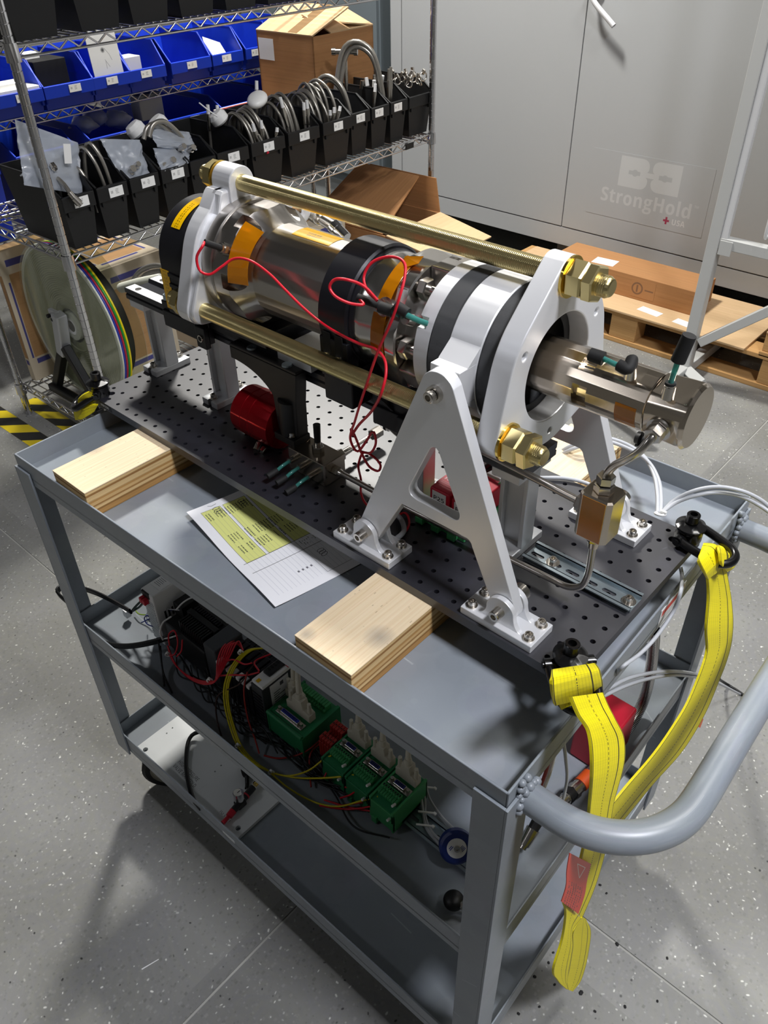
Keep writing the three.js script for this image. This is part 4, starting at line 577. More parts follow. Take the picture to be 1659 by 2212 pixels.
{
  const L = (b, s) => `grey braided hose ${s} the ${ord[b]} black bin from the left post`;
  // bin 2 loops
  hose('thin grey hose loop standing highest over the second black bin', undefined, 0.165, 0.085, -0.10, -0.005, 0.05, 0.0055);
  hose('grey hose loop bending forward over the lip of the second black bin', undefined, 0.150, 0.075, -0.12, -0.008, 0.045, 0.0055);
  hose('lower grey hose bend between the clear bag and the second black bin', undefined, 0.118, 0.03, -0.09, 0.0, 0.03, 0.0055);
  // bin 1 hose with a fitting over the lip
  const t = thing('braided_hose', 'grey hose ending in a steel fitting over the first black bin\'s label', 'hose', [-1.5, -0.1, -0.45]);
  const q = [rZ(62, 375, -0.10), rZ(110, 378, -0.06), rZ(135, 395, -0.02), rZ(152, 418, 0.012)].map((a) => rack(...a));
  part(t, 'hose', [pipe(q, 0.0062, 30, 10)], M.hose); const e0 = rack(...rZ(150, 416, 0.012)), e1 = rack(...rZ(160, 428, 0.02)), e2 = rack(...rZ(172, 440, 0.028)); part(t, 'fitting', [rod(e0, e1, 0.0085, 0.008, 12), rod(e1, e2, 0.0105, 0.0105, 6), rod(e2, e2.clone().addScaledVector(e2.clone().sub(e1), 0.3), 0.0075, 0.0075, 12)], M.screw);
  const h0 = rack(...rZ(112, 355, -0.04)), h1 = rack(...rZ(118, 363, -0.03)); one('hose_end', 'small steel hose nut beside the left rack post over the clear bag', 'hose end', [rod(h0, h1, 0.009, 0.009, 6), rod(h1, h1.clone().addScaledVector(h1.clone().sub(h0), 0.4), 0.0062, 0.0062, 12)], M.screw);
  one('cable_tie', 'white cable tie ends at the left rim of the first black bin', 'cable tie', [rtube([rZ(44, 380, -0.10), rZ(60, 368, -0.09), rZ(80, 366, -0.08)], 0.0022), rtube([rZ(52, 398, -0.09), rZ(65, 380, -0.085), rZ(80, 368, -0.08)], 0.002), box(0, 0, 0, 0.008, 0.006, 0.006).translate(...rack(...rZ(78, 367, -0.078)).toArray())], M.whiteGloss);
  const G7 = 'hoses looped in the seventh bin', G8 = 'hoses looped in the eighth bin', G9 = 'hoses coiled in the ninth bin';
  for (let i = 0; i < 6; i++) hose(L(6, 'looped in'), G7, 0.755 + i * 0.015 + rr(-0.004, 0.004), 0.052 + rr(-0.012, 0.02), -0.15 - rr(0, 0.03), -0.012, 0.02 + rr(-0.01, 0.01));
  for (let i = 0; i < 5; i++) hose(L(7, 'looped in'), G8, 0.925 + i * 0.018 + rr(-0.004, 0.004), 0.065 + rr(-0.015, 0.02), -0.17, -0.015 - rr(0, 0.02), 0.02 + rr(-0.01, 0.01));
  for (let i = 0; i < 10; i++) hose(L(8, 'coiled in'), G9, 1.085 + i * 0.0125 + rr(-0.004, 0.004), 0.065 + rr(-0.02, 0.025), -0.19 + rr(-0.02, 0.02), -0.015 - rr(0, 0.05), 0.015 + rr(-0.012, 0.012));
  hose('thick grey braided hose arching into the tenth black bin', undefined, 1.205, 0.095, -0.2, -0.03, 0.085, 0.0085); hose('second thick grey hose arching beside the tenth black bin', undefined, 1.215, 0.082, -0.18, -0.035, 0.075, 0.0085);
  hose('tallest thick hose arch rising over the eleventh and twelfth black bins', undefined, 1.33, 0.185, -0.20, -0.03, 0.155, 0.0095); hose('inner thick hose arch just under the tallest one', undefined, 1.345, 0.168, -0.19, -0.034, 0.135, 0.0095);
  const T = 'white tipped hose ends over the bins';
  [[0.70, -0.01, -0.14, 0.0, 0.01, 0.10], [0.735, 0.0, -0.13, 0.012, -0.01, 0.08], [0.80, -0.06, -0.015, -0.008, -0.01, 0.09], [0.825, -0.06, -0.015, 0.0, -0.005, 0.095], [0.865, -0.045, 0.0, 0.012, 0.0, 0.05], [0.90, 0.03, -0.12, 0.014, 0.0, 0.10], [0.945, -0.03, -0.015, -0.028, 0.0, 0.12], [1.05, -0.04, -0.02, -0.004, 0.0, 0.10], [1.03, -0.035, -0.02, 0.0, 0.0, 0.09], [1.145, -0.05, -0.01, 0.006, 0.0, 0.06], [1.165, -0.05, -0.01, 0.008, 0.0, 0.066], [1.185, -0.045, -0.01, 0.02, 0.0, 0.06], [1.425, -0.05, -0.04, 0.012, 0.0, 0.10]].forEach(([x, y, z, dx, dz, l]) => tip('slim steel hose end with a white tip standing out of a black bin', T, x, y, z, dx, dz, l));
  tip('steel hose end with a bright red cap at the seventh black bin\'s label', undefined, 0.79, -0.02, 0.012, 0.012, 0.012, -0.04, M.redPaint);
  [[1.515, -0.06, -0.04, 0.004, 0, 0.15], [1.528, -0.06, -0.04, 0.002, 0, 0.155]].forEach(([x, y, z, dx, dz, l]) => tip('long steel hose end standing upright in the twelfth black bin', 'upright ends in the twelfth bin', x, y, z, dx, dz, l, M.hose));
  // fifth bin: white capped coils in clear bags
  const cap = lathe([[0, 0], [0.024, 0], [0.030, 0.006], [0.030, 0.024], [0.022, 0.036], [0, 0.038]], 24);
  [[[299, 275], -0.13, 'left white plastic cap on the coiled hose of the fifth black bin'], [[348, 262], -0.12, 'right white plastic cap on the coiled hose of the fifth black bin'], [[478, 250], -0.13, 'white plastic cap over the seventh black bin']].forEach(([[u, w], z, l]) => { const c = rack(...rZ(u, w, z)); one('white_stopper', l, 'stopper', [cap.clone().rotateX(0.5).rotateZ(0.3).translate(c.x, c.y - 0.02, c.z)], M.whiteGloss); });
  const ring = [[322, 296], [330, 270], [352, 262], [378, 280], [398, 305], [412, 325]].map(([u, w]) => rack(...rZ(u, w, -0.07))); one('braided_hose', 'grey hose coil between the two white caps', 'hose', [pipe(ring, 0.0075, 30, 8), pipe(ring.map((p) => p.clone().add(new V3(-0.012, -0.006, 0.012))), 0.0075, 30, 8)], M.hose);
  const wrap = rack(...rZ(556, 215, -0.1)); one('plastic_wrap', 'white plastic wrapped fitting lying above the eighth black bin', 'packaging', [new THREE.SphereGeometry(1, 24, 16).scale(0.035, 0.022, 0.055).rotateY(0.7).rotateX(0.2).translate(wrap.x, wrap.y, wrap.z), rod([wrap.x - 0.02, wrap.y - 0.01, wrap.z - 0.02], [wrap.x - 0.05, wrap.y - 0.03, wrap.z - 0.05], 0.012, 0.008)], M.whiteGloss);
  // clear bags
  const bag = (label, quad, z0, z1, bulge, seedN) => {   // quad: pixel corners
    const c = quad.map(([u, w], i) => rack(...rZ(u, w, i < 2 ? z0 : z1))), n = 18, g = new THREE.PlaneGeometry(1, 1, n, n), p = g.attributes.position, mid = [];
    const face = (s) => { const h = new THREE.PlaneGeometry(1, 1, n, n), q = h.attributes.position; for (let i = 0; i < q.count; i++) { const a = q.getX(i) + 0.5, b = 0.5 - q.getY(i); const top = c[0].clone().lerp(c[1], a), bot = c[3].clone().lerp(c[2], a), m = top.lerp(bot, b), e = Math.pow(Math.sin(PI * a) * Math.sin(PI * Math.min(1, b * 0.98 + 0.01)), 0.6); m.addScaledVector(RUZ, s * bulge * e + 0.010 * noise.noise(a * 4 + seedN, b * 4, s) + 0.005 * noise.noise(a * 11, b * 11 + seedN, s)); q.setXYZ(i, m.x, m.y, m.z); } h.computeVertexNormals(); return h; };
    return one('plastic_bag', label, 'bag', [face(1), face(-1)], M.bag);
  };
  bag('tall clear plastic bag holding a hose, in the first black bin behind the post', [[32, 258], [168, 308], [178, 420], [52, 400]], -0.10, -0.035, 0.018, 1);
  put(thing('paper_tag', 'white paper tag stuck to the tall clear bag', 'tag', rack(...rZ(146, 332, -0.03)).toArray()), 'tag', card(0.022, 0.05, 0.0008), M.label, rack(...rZ(146, 332, -0.035)).toArray(), [0, RT, -0.2]);
  hose('grey hose inside the tall clear bag of the first black bin', undefined, 0.06, 0.07, -0.075, -0.045, 0.05, 0.0055);
  bag('clear plastic bag of fittings standing in the third black bin', [[215, 300], [302, 302], [324, 385], [268, 395]], -0.08, -0.02, 0.014, 3);
  bag('crumpled clear bag folded over the fourth black bin', [[330, 320], [410, 318], [408, 352], [350, 372]], -0.06, 0.0, 0.014, 5);
  bag('clear bag around the capped hose coil of the fifth black bin', [[320, 275], [408, 285], [425, 325], [340, 318]], -0.09, -0.05, 0.016, 8);
  [[285, 372, 0.013], [297, 360, 0.010], [354, 362, 0.010], [372, 352, 0.012], [395, 322, 0.011], [415, 325, 0.012]].forEach(([u, w, r], i) => { const c = rack(...rZ(u, w, -0.02)); one('pipe_fitting', 'small steel pipe fitting inside a clear bag', 'fitting', [rod([c.x - r, c.y, c.z], [c.x + r, c.y + r, c.z], r * 0.8, r * 0.8, 6), rod([c.x - r * 1.8, c.y - r * 0.5, c.z], [c.x, c.y, c.z], r * 0.55)], M.screw, { group: 'fittings in the clear bags' }); });
  // last bin: bright clamps; loose fittings on the tenth bin's back
  for (let i = 0; i < 12; i++) { const c = rack(1.605 + (i % 6) * 0.018 + rr(-0.006, 0.006), 0.012 + rr(0, 0.035), -0.04 - Math.floor(i / 6) * 0.06 + rr(-0.02, 0.02)), a = rr(0, 3); one('hose_clamp', 'bright steel clamp heaped in the last black bin by the right post', 'clamp', [new THREE.TorusGeometry(rr(0.011, 0.016), 0.0028, 6, 16).rotateY(a).rotateX(rr(-0.5, 0.5)).translate(c.x, c.y, c.z), box(0, 0, 0, 0.012, 0.02, 0.008, 0.001).rotateZ(rr(-1, 1)).translate(c.x, c.y + 0.016, c.z)], M.screw, { group: 'clamps in the last bin' }); }
  for (let i = 0; i < 7; i++) { const c = rack(1.45 + i * 0.022, 0.03 + rr(-0.006, 0.014), -0.16 + rr(-0.03, 0.03)); one('pipe_fitting', 'white capped fitting at the back of the eleventh and twelfth black bins', 'fitting', [rod([c.x, c.y - 0.012, c.z], [c.x + rr(-0.008, 0.008), c.y + 0.016, c.z], 0.008, 0.007, 8)], i % 2 ? M.white : M.screw, { group: 'capped fittings at the back' }); }
  const tt = rack(1.40, 0.10, -0.18); { const t2 = thing('tee_fitting', 'upright steel tee fitting in front of the brown carton', 'fitting', [tt.x, tt.y - 0.08, tt.z]); part(t2, 'body', [rod([tt.x, tt.y - 0.08, tt.z], [tt.x, tt.y + 0.05, tt.z], 0.008, 0.008, 8), rod([tt.x - 0.028, tt.y + 0.05, tt.z + 0.02], [tt.x + 0.028, tt.y + 0.05, tt.z - 0.02], 0.010, 0.010, 8)], M.screw); part(t2, 'end_nut', [rod([tt.x - 0.028, tt.y + 0.05, tt.z + 0.02], [tt.x - 0.04, tt.y + 0.05, tt.z + 0.028], 0.013, 0.013, 6)], M.screw); part(t2, 'end_nut', [rod([tt.x + 0.028, tt.y + 0.05, tt.z - 0.02], [tt.x + 0.04, tt.y + 0.05, tt.z - 0.028], 0.013, 0.013, 6)], M.screw); }
  one('cable_tie', 'long white cable tie sticking out over the sixth black bin', 'cable tie', [pipe([rack(...rZ(430, 222, -0.1)), rack(...rZ(450, 238, -0.09)), rack(...rZ(470, 252, -0.08))], 0.0022, 10, 6)], M.whiteGloss);
}
// ---------------------------------------------------------------- spool of coloured tubing on the bottom shelf
{
  const y = -0.506, z = -0.29, x0 = 0.098, R = 0.282, t = rthing('tubing_spool', 'large clear plastic spool wound with coloured tubing on the bottom shelf', 'spool', [x0, y - R, z]);
  const S = (prof, seg = 72) => latheX(prof, seg, y, z, 0.5);
  part(t, 'flange', S([[x0, 0.03], [x0, R], [x0 + 0.003, R], [x0 + 0.003, 0.03]]), M.clear); part(t, 'flange', S([[x0 + 0.094, 0.03], [x0 + 0.094, R], [x0 + 0.097, R], [x0 + 0.097, 0.03]]), M.clear);
  part(t, 'hub', S([[x0 + 0.003, 0.02], [x0 + 0.003, 0.05], [x0 + 0.094, 0.05], [x0 + 0.094, 0.02]], 36), M.white);
  const lay = []; for (let r = 0.09; r < 0.262; r += 0.0068) lay.push(new THREE.TorusGeometry(r, 0.0036, 6, 64).rotateY(PI / 2).translate(x0 + 0.008, y, z));
  part(t, 'clear_tubing', [...lay, S([[x0 + 0.010, 0.06], [x0 + 0.010, 0.262], [x0 + 0.034, 0.262], [x0 + 0.034, 0.06]])], std('#c9c8b4', 0.35), { kind: 'stuff' });
  [['#f1f1f0', 0.006], ['#26369c', 0.0135], ['#b3243a', 0.021], ['#0f8a35', 0.0285], ['#e5d010', 0.036]].forEach(([c, dx]) => part(t, 'coloured_tubing', [0.268, 0.2605].map((r) => new THREE.TorusGeometry(r + 0.004, 0.0038, 8, 96).rotateY(PI / 2).translate(x0 + dx, y, z)), std(c, 0.35)));
  part(t, 'dark_core', S([[x0 + 0.045, 0.06], [x0 + 0.045, 0.225], [x0 + 0.09, 0.225], [x0 + 0.09, 0.06]]), std('#15160f', 0.4));
  const k = rthing('spool_stand', 'black V-shaped stand with a grey upright bar in front of the spool', 'stand', [0.08, -0.79, z]);
  const P = (u, w, x) => { const d = sight(u, w), tt = (RO.clone().sub(EYE).dot(RUX) + x) / d.dot(RUX); return rackLocal(EYE.clone().addScaledVector(d, tt)); };
  const foot = [P(90, 820, 0.07), P(185, 868, 0.07)];
  const bar = (a, b, r) => { const A = vec(a), C = vec(b), d = C.clone().sub(A), g = new RoundedBoxGeometry(r * 2, d.length(), r * 2, 1, r * 0.3); g.applyQuaternion(new THREE.Quaternion().setFromUnitVectors(new V3(0, 1, 0), d.normalize())); return g.translate((A.x + C.x) / 2, (A.y + C.y) / 2, (A.z + C.z) / 2); };
  const hub = P(130, 700, 0.07), lo = P(135, 760, 0.07);
  part(k, 'upright_bar', [bar([0.075, hub[1] + 0.035, hub[2]], [0.075, lo[1] - 0.01, lo[2]], 0.02), box(0.075, hub[1] + 0.015, hub[2] - 0.03, 0.014, 0.05, 0.05, 0.002)], M.alumDull);
  part(k, 'bolt', rod([0.066, hub[1] + 0.02, hub[2] - 0.045], [0.055, hub[1] + 0.02, hub[2] - 0.045], 0.007, 0.007, 6), M.black); part(k, 'bolt', rod([0.066, hub[1] + 0.015, hub[2] - 0.02], [0.055, hub[1] + 0.015, hub[2] - 0.02], 0.007, 0.007, 6), M.black);
  part(k, 'leg', bar(lo, [0.07, -0.775, lo[2] - 0.115], 0.015), M.black); part(k, 'leg', bar([0.07, lo[1] + 0.03, lo[2] + 0.03], [0.07, -0.775, lo[2] + 0.165], 0.015), M.black); part(k, 'foot_bar', bar([0.055, -0.776, lo[2] - 0.13], [0.055, -0.776, lo[2] + 0.18], 0.014), M.black);
}
// corrugated hose and cables behind the far end of the rail
{
  const a = pZ(262, 622, -0.09), b = pZ(300, 612, -0.08), c = pZ(345, 603, -0.07); const cv = new THREE.CatmullRomCurve3([a, b, c]); const prof = []; const g = [];
  const L = cv.getLength(), n = Math.floor(L / 0.0034); for (let i = 0; i < n; i++) { const p = cv.getPointAt(i / n), q = cv.getPointAt(Math.min(1, (i + 0.55) / n)), r = cv.getPointAt(Math.min(1, (i + 1) / n)); g.push(rod(p, q, 0.0085, 0.0098, 12), rod(q, r, 0.0098, 0.0085, 12)); }
  one('corrugated_hose', 'pale corrugated plastic hose behind the far end of the rail', 'hose', g, M.tubing);
  const P = (u, w) => pZ(u, w, -0.16); one('cable', 'grey cable loop in the shadow behind the rail end', 'cable', [pipe([P(285, 612), P(298, 590), P(322, 576), P(345, 574), P(365, 582)], 0.005, 30, 8), pipe([P(300, 612), P(312, 596), P(330, 588), P(350, 586)], 0.005, 30, 8)], M.hose);
}

// ---------------------------------------------------------------- grey cabinet, pallet, stand
{
  const zf = -2.75, t = thing('storage_cabinet', 'large light grey double door steel cabinet with a faded chain logo', 'cabinet', [-1.28, FL, zf - 0.3]);
  const y0 = -0.757, y1 = 1.05, x0 = -2.30, x1 = -0.02;
  part(t, 'carcass', [span(x0, x1, y0, y1, zf - 0.6, zf - 0.022, 0.002), span(x0, x1, y0, -0.672, zf - 0.024, zf - 0.002, 0.002)], M.cabinet);
  for (const x of [x0 + 0.1, -1.28, x1 - 0.1]) for (const z of [zf - 0.08, zf - 0.52]) part(t, 'leg', span(x - 0.04, x + 0.04, FL, y0, z - 0.04, z + 0.04, 0.003), M.cabinetDark);
  const d1 = part(t, 'door', span(-2.297, -1.2885, -0.668, y1, zf - 0.022, zf, 0.002), M.cabinet), d2 = part(t, 'door', span(-1.2845, -0.27, -0.668, y1, zf - 0.022, zf, 0.002), M.cabinet);
  part(t, 'side_panel', span(-0.266, x1, -0.668, y1, zf - 0.022, zf - 0.001, 0.002), M.cabinet);
  const b = bases.get(t);
  const h = shade(new THREE.Mesh(merge([pipe([[-1.245, 0.285, zf], [-1.245, 0.285, zf + 0.045], [-1.235, 0.262, zf + 0.052], [-1.126, 0.176, zf + 0.052]], 0.0105, 30, 14), rod([-1.245, 0.285, zf - 0.002], [-1.245, 0.285, zf + 0.012], 0.03, 0.028, 24)]), M.alum)); h.geometry.translate(-b[0], -b[1], -b[2]); h.name = 'handle'; d2.add(h);
  // faded print: two interlocked links over the maker's name
  const lt = canvas(1024, 512, (c) => {
    c.fillStyle = '#a2a4a5'; c.fillRect(0, 0, 1024, 512); c.fillStyle = '#b3b5b5'; c.strokeStyle = '#b3b5b5';
    c.beginPath(); c.moveTo(250, 20); c.lineTo(430, 20); c.quadraticCurveTo(500, 20, 500, 80); c.quadraticCurveTo(500, 120, 470, 120); c.lineTo(330, 120); c.lineTo(330, 150); c.lineTo(470, 150); c.quadraticCurveTo(500, 160, 500, 185); c.quadraticCurveTo(495, 250, 430, 250); c.lineTo(250, 250); c.closePath(); c.fill();
    c.beginPath(); c.moveTo(770, 20); c.lineTo(600, 20); c.quadraticCurveTo(530, 20, 530, 80); c.quadraticCurveTo(530, 115, 560, 118); c.lineTo(700, 118); c.lineTo(700, 152); c.lineTo(560, 152); c.quadraticCurveTo(530, 160, 530, 190); c.quadraticCurveTo(535, 250, 600, 250); c.lineTo(770, 250); c.closePath(); c.fill();
    c.fillStyle = '#b3b5b5'; c.fillRect(430, 116, 160, 38); c.fillStyle = '#a2a4a5'; c.beginPath(); c.arc(385, 135, 26, 0, 7); c.arc(640, 135, 26, 0, 7); c.fill();
    c.fillStyle = '#b3b5b5'; c.font = 'bold 150px sans-serif'; c.fillText('StrongHold', 110, 390, 800); c.font = 'bold 26px sans-serif'; c.fillText('TM', 918, 300);
    c.fillStyle = '#8e3048'; c.fillRect(690, 432, 50, 16); c.fillRect(707, 412, 16, 56); c.fillStyle = '#bebfbe'; c.font = 'bold 60px sans-serif'; c.fillText('USA', 760, 462);
  });
  const lg = card(0.56, 0.28, 0.0008); const lm = shade(new THREE.Mesh(lg, std('#ffffff', 0.45, 0, { map: lt }))); lm.name = 'faded_logo'; lm.position.set(-0.885 - b[0], -0.435 - b[1], zf + 0.0004 - b[2]); d2.add(lm);
  // second cabinet to the left, seen between carton and rack
  const t2 = thing('storage_cabinet', 'grey cabinet in the corner behind the rack, dark gap beside it', 'cabinet', [-2.9, FL, zf - 0.3]);
  part(t2, 'carcass', span(-3.6, -2.52, -0.757, y1, zf - 0.6, zf - 0.09, 0.002), std('#5d666b', 0.6)); part(t2, 'door', span(-3.6, -2.53, -0.7, y1, zf - 0.09, zf - 0.07, 0.002), std('#636c71', 0.6)); part(t2, 'frame_strip', span(-2.375, -2.305, -0.757, y1, zf - 0.1, zf - 0.004, 0.002), M.cabinet); part(t2, 'leg', span(-3.5, -2.6, FL, -0.757, zf - 0.55, zf - 0.12), M.cabinetDark);
}
// wooden pallet with flattened cardboard and a long carton on it
{
  const t = thing('wooden_pallet', 'wooden pallet carrying flat cardboard in front of the grey cabinet', 'pallet', [-0.75, FL, -2.55]);
  const x0 = -1.42, x1 = 0.05, zf = -2.3, zb = -2.72;
  for (const z of [zf, zf - 0.2, zb + 0.1]) part(t, 'deck_board', span(x0, x1, -0.800, -0.782, z - 0.1, z, 0.002), M.pallet, UV);
  for (const z of [zf, zb + 0.1]) part(t, 'bottom_board', span(x0, x1, FL, FL + 0.02, z - 0.1, z, 0.002), M.pallet, UV);
  for (const x of [x0 + 0.06, -0.68, x1 - 0.09]) for (const z of [zf - 0.005, zb + 0.09]) part(t, 'block', span(x - 0.06, x + 0.06, FL + 0.02, -0.80, z - 0.09, z, 0.003), M.pallet, UV);
  one('cardboard_sheet', 'flattened pale cardboard sheet lying over the pallet', 'cardboard', [span(-1.38, -0.17, -0.7815, -0.772, -2.70, -2.285, 0.002)], M.kraftLight, UV);
  const bx = thing('cardboard_box', 'long flat cardboard carton with a printed round seal on the pallet', 'box', [-0.78, -0.772, -2.5]);
  const g = span(-1.12, -0.455, -0.772, -0.672, -2.62, -2.43, 0.002); part(bx, 'carton_body', g, M.kraft, UV);
  put(bx, 'printed_seal', card(0.11, 0.075, 0.0006), std('#ffffff', 0.85, 0, { map: canvas(256, 170, (c) => { c.fillStyle = '#a9794c'; c.fillRect(0, 0, 256, 170); c.strokeStyle = '#7b5a40'; c.lineWidth = 16; c.beginPath(); c.arc(70, 85, 52, 0, 7); c.stroke(); c.fillStyle = '#7b5a40'; c.fillRect(60, 50, 18, 70); c.fillRect(150, 78, 90, 14); }) }), [-0.68, -0.722, -2.4297]);
  put(bx, 'shipping_label', card(0.10, 0.07, 0.0006), M.label, [-0.90, -0.6716, -2.49], [-PI / 2, 0, 0.1]);
  for (const [x, z, w, l] of [[-0.60, -2.36, 0.1, 'left white slip of paper lying on the flattened cardboard'], [-0.45, -2.345, 0.07, 'right white slip of paper lying on the flattened cardboard']]) one('paper_slip', l, 'paper', [box(0, 0, 0, w, 0.001, 0.045).rotateY(-0.15).translate(x, -0.7715, z)], M.label);
  const sm = thing('wooden_pallet', 'pale wooden skid with block feet at the right edge of the picture', 'pallet', [0.15, FL, -2.45]);
  part(sm, 'deck_board', span(-0.12, 0.6, -0.790, -0.772, -2.40, -2.30, 0.002), M.pallet, UV); part(sm, 'block', span(-0.10, 0.05, FL, -0.79, -2.39, -2.31, 0.003), M.pallet, UV); part(sm, 'block', span(0.45, 0.58, FL, -0.79, -2.39, -2.31, 0.003), M.pallet, UV); part(sm, 'top_block', span(-0.115, 0.1, -0.772, -0.70, -2.40, -2.31, 0.003), M.pallet, UV); part(sm, 'deck_board', span(-0.115, 0.105, -0.70, -0.693, -2.402, -2.305, 0.002), M.kraftLight, UV);
}
// rolling stand with a braced leg
{
  const z = -2.17, t = thing('rolling_stand', 'grey square tube rolling stand with a diagonal brace and white panel', 'stand', [-0.32, FL, z]);
  const q = (u, w) => pZ(u, w, z), bar = (a, b2, r, depth = r) => { const A = vec(a), C = vec(b2), d = C.clone().sub(A), g = new RoundedBoxGeometry(r * 2, d.length(), depth * 2, 1, 0.003); g.applyQuaternion(new THREE.Quaternion().setFromUnitVectors(new V3(0, 1, 0), d.normalize())); return g.translate((A.x + C.x) / 2, (A.y + C.y) / 2, (A.z + C.z) / 2); };
  const m = std('#b4b5b3', 0.4);
  const top = -0.345;
  part(t, 'leg', bar([-0.335, -0.885, z], [-0.335, 1.0, z], 0.021), m);
  part(t, 'crossbar', bar([-0.315, -0.362, z], [0.75, -0.362, z], 0.019), m); part(t, 'brace', bar([-0.30, -0.742, z], [0.16, -0.33, z], 0.017), m); part(t, 'leg', bar([0.75, -0.885, z], [0.75, 1.0, z], 0.021), m);
  part(t, 'upright_edge', bar([-0.302, -0.345, z + 0.006], [-0.302, 1.0, z + 0.006], 0.012), M.alum);
  part(t, 'foot_bar', bar([-0.335, -0.866, z + 0.11], [-0.335, -0.866, z - 0.4], 0.02), m); part(t, 'foot_bar', bar([-0.335, -0.866, z], [-0.225, -0.866, z + 0.08], 0.019), m); part(t, 'foot_bar', bar([0.75, -0.866, z + 0.3], [0.75, -0.866, z - 0.4], 0.02), m);
  for (const [x, dz] of [[-0.225, 0.085], [-0.335, -0.36], [0.75, 0.28], [0.75, -0.36]]) part(t, 'caster', [latheX([[x - 0.013, 0], [x - 0.013, 0.026], [x - 0.009, 0.03], [x + 0.009, 0.03], [x + 0.013, 0.026], [x + 0.013, 0]], 24, FL + 0.03, z + dz), rod([x, FL + 0.03, z + dz], [x, FL + 0.05, z + dz], 0.012)], M.rubber);
  part(t, 'panel', span(-0.222, 0.72, -0.068, 1.0, z - 0.012, z - 0.002, 0.002), M.white);
  part(t, 'gusset_plate', span(-0.31, -0.265, -0.40, -0.35, z + 0.019, z + 0.022, 0.001), m); part(t, 'pull_handle', pipe([[-0.165, -0.31, z - 0.002], [-0.165, -0.31, z + 0.02], [-0.165, -0.2, z + 0.02], [-0.165, -0.2, z - 0.002]], 0.006, 24, 8), M.alum);
  const c2 = pY(1385, 962, FL); const o = thing('chair_caster', 'black twin wheel caster standing on the floor behind the slim tube', 'caster', [c2.x, FL, c2.z]);
  part(o, 'wheel', latheX([[c2.x - 0.022, 0.008], [c2.x - 0.022, 0.022], [c2.x - 0.006, 0.025], [c2.x - 0.004, 0.008]], 24, FL + 0.025, c2.z), M.black); part(o, 'wheel', latheX([[c2.x + 0.004, 0.008], [c2.x + 0.006, 0.025], [c2.x + 0.022, 0.022], [c2.x + 0.022, 0.008]], 24, FL + 0.025, c2.z), M.black); part(o, 'stem', [rod([c2.x, FL + 0.025, c2.z], [c2.x, FL + 0.11, c2.z], 0.009), rod([c2.x - 0.024, FL + 0.025, c2.z], [c2.x + 0.024, FL + 0.025, c2.z], 0.008), rod([c2.x, FL + 0.105, c2.z], [c2.x - 0.3, FL + 0.115, c2.z - 0.12], 0.016, 0.02)], M.black);
}
// hazard tape on the floor, the low rail in front of the rack end
{
  const st = canvas(256, 64, (c) => { c.fillStyle = '#d8bf14'; c.fillRect(0, 0, 256, 64); c.fillStyle = '#191817'; for (let x = -64; x < 256; x += 128) { c.beginPath(); c.moveTo(x, 0); c.lineTo(x + 64, 0); c.lineTo(x + 128, 64); c.lineTo(x + 64, 64); c.closePath(); c.fill(); } });
  const g = new THREE.BoxGeometry(1.4, 0.0006, 0.075).toNonIndexed(), u = g.attributes.uv, p = g.attributes.position; for (let i = 0; i < u.count; i++) u.setXY(i, p.getX(i) / 0.32, p.getZ(i) / 0.075 + 0.5);
  one('hazard_tape', 'yellow and black striped tape stuck to the floor by the rack foot', 'tape', [g.rotateY(0.02).translate(-1.95, FL + 0.0004, -0.272)], std('#ffffff', 0.5, 0, { map: st }));
  const g2 = new THREE.BoxGeometry(0.7, 0.0006, 0.06).toNonIndexed(), u2 = g2.attributes.uv, p2 = g2.attributes.position; for (let i = 0; i < u2.count; i++) u2.setXY(i, p2.getX(i) / 0.32 + 0.3, p2.getZ(i) / 0.06 + 0.5);
  one('hazard_tape', 'second strip of striped tape under the bottom wire shelf', 'tape', [g2.translate(-1.85, FL + 0.0004, -0.40)], std('#ffffff', 0.5, 0, { map: st }));
}

// ---------------------------------------------------------------- small things on the plate
const holeY = (j, r, y = 0) => { const [x, z] = hole(j, r); return [x, y, z]; };
{ // slotted mounting rail
  const t = thing('mounting_rail', 'galvanised slotted mounting rail screwed to the plate beside the bent tube', 'rail', [0.3815, 0, 0.0105]);
  const x0 = 0.3095, x1 = 0.4535, zc = 0.0105;
  const base = new THREE.Shape(); base.moveTo(x0, -(zc + 0.0125)); base.lineTo(x1, -(zc + 0.0125)); base.lineTo(x1, -(zc - 0.0125)); base.lineTo(x0, -(zc - 0.0125)); base.closePath();
  for (let i = 0; i < 6; i++) { const c = x0 + 0.012 + i * 0.0245, h = new THREE.Path(); h.absarc(c + 0.006, -zc, 0.003, -PI / 2, PI / 2, false); h.absarc(c - 0.006, -zc, 0.003, PI / 2, 1.5 * PI, false); h.closePath(); base.holes.push(h); }
  part(t, 'rail_body', [new THREE.ExtrudeGeometry(base, { depth: 0.0013, bevelEnabled: false }).rotateX(-PI / 2).translate(0, 0.0005, 0), ...[-1, 1].map((s) => span(x0, x1, 0.0005, 0.0072, zc + s * 0.0125, zc + s * 0.0137)), ...[-1, 1].map((s) => span(x0, x1, 0.0062, 0.0072, zc + s * 0.0125, zc + s * 0.0178))], M.zincBlue);
  for (const j of [31, 35]) put(t, 'screw', capScrew(0.0048, 0.008, 0.0085), M.screw, [hole(j, 5)[0], 0.0018, 0.0105]);
}
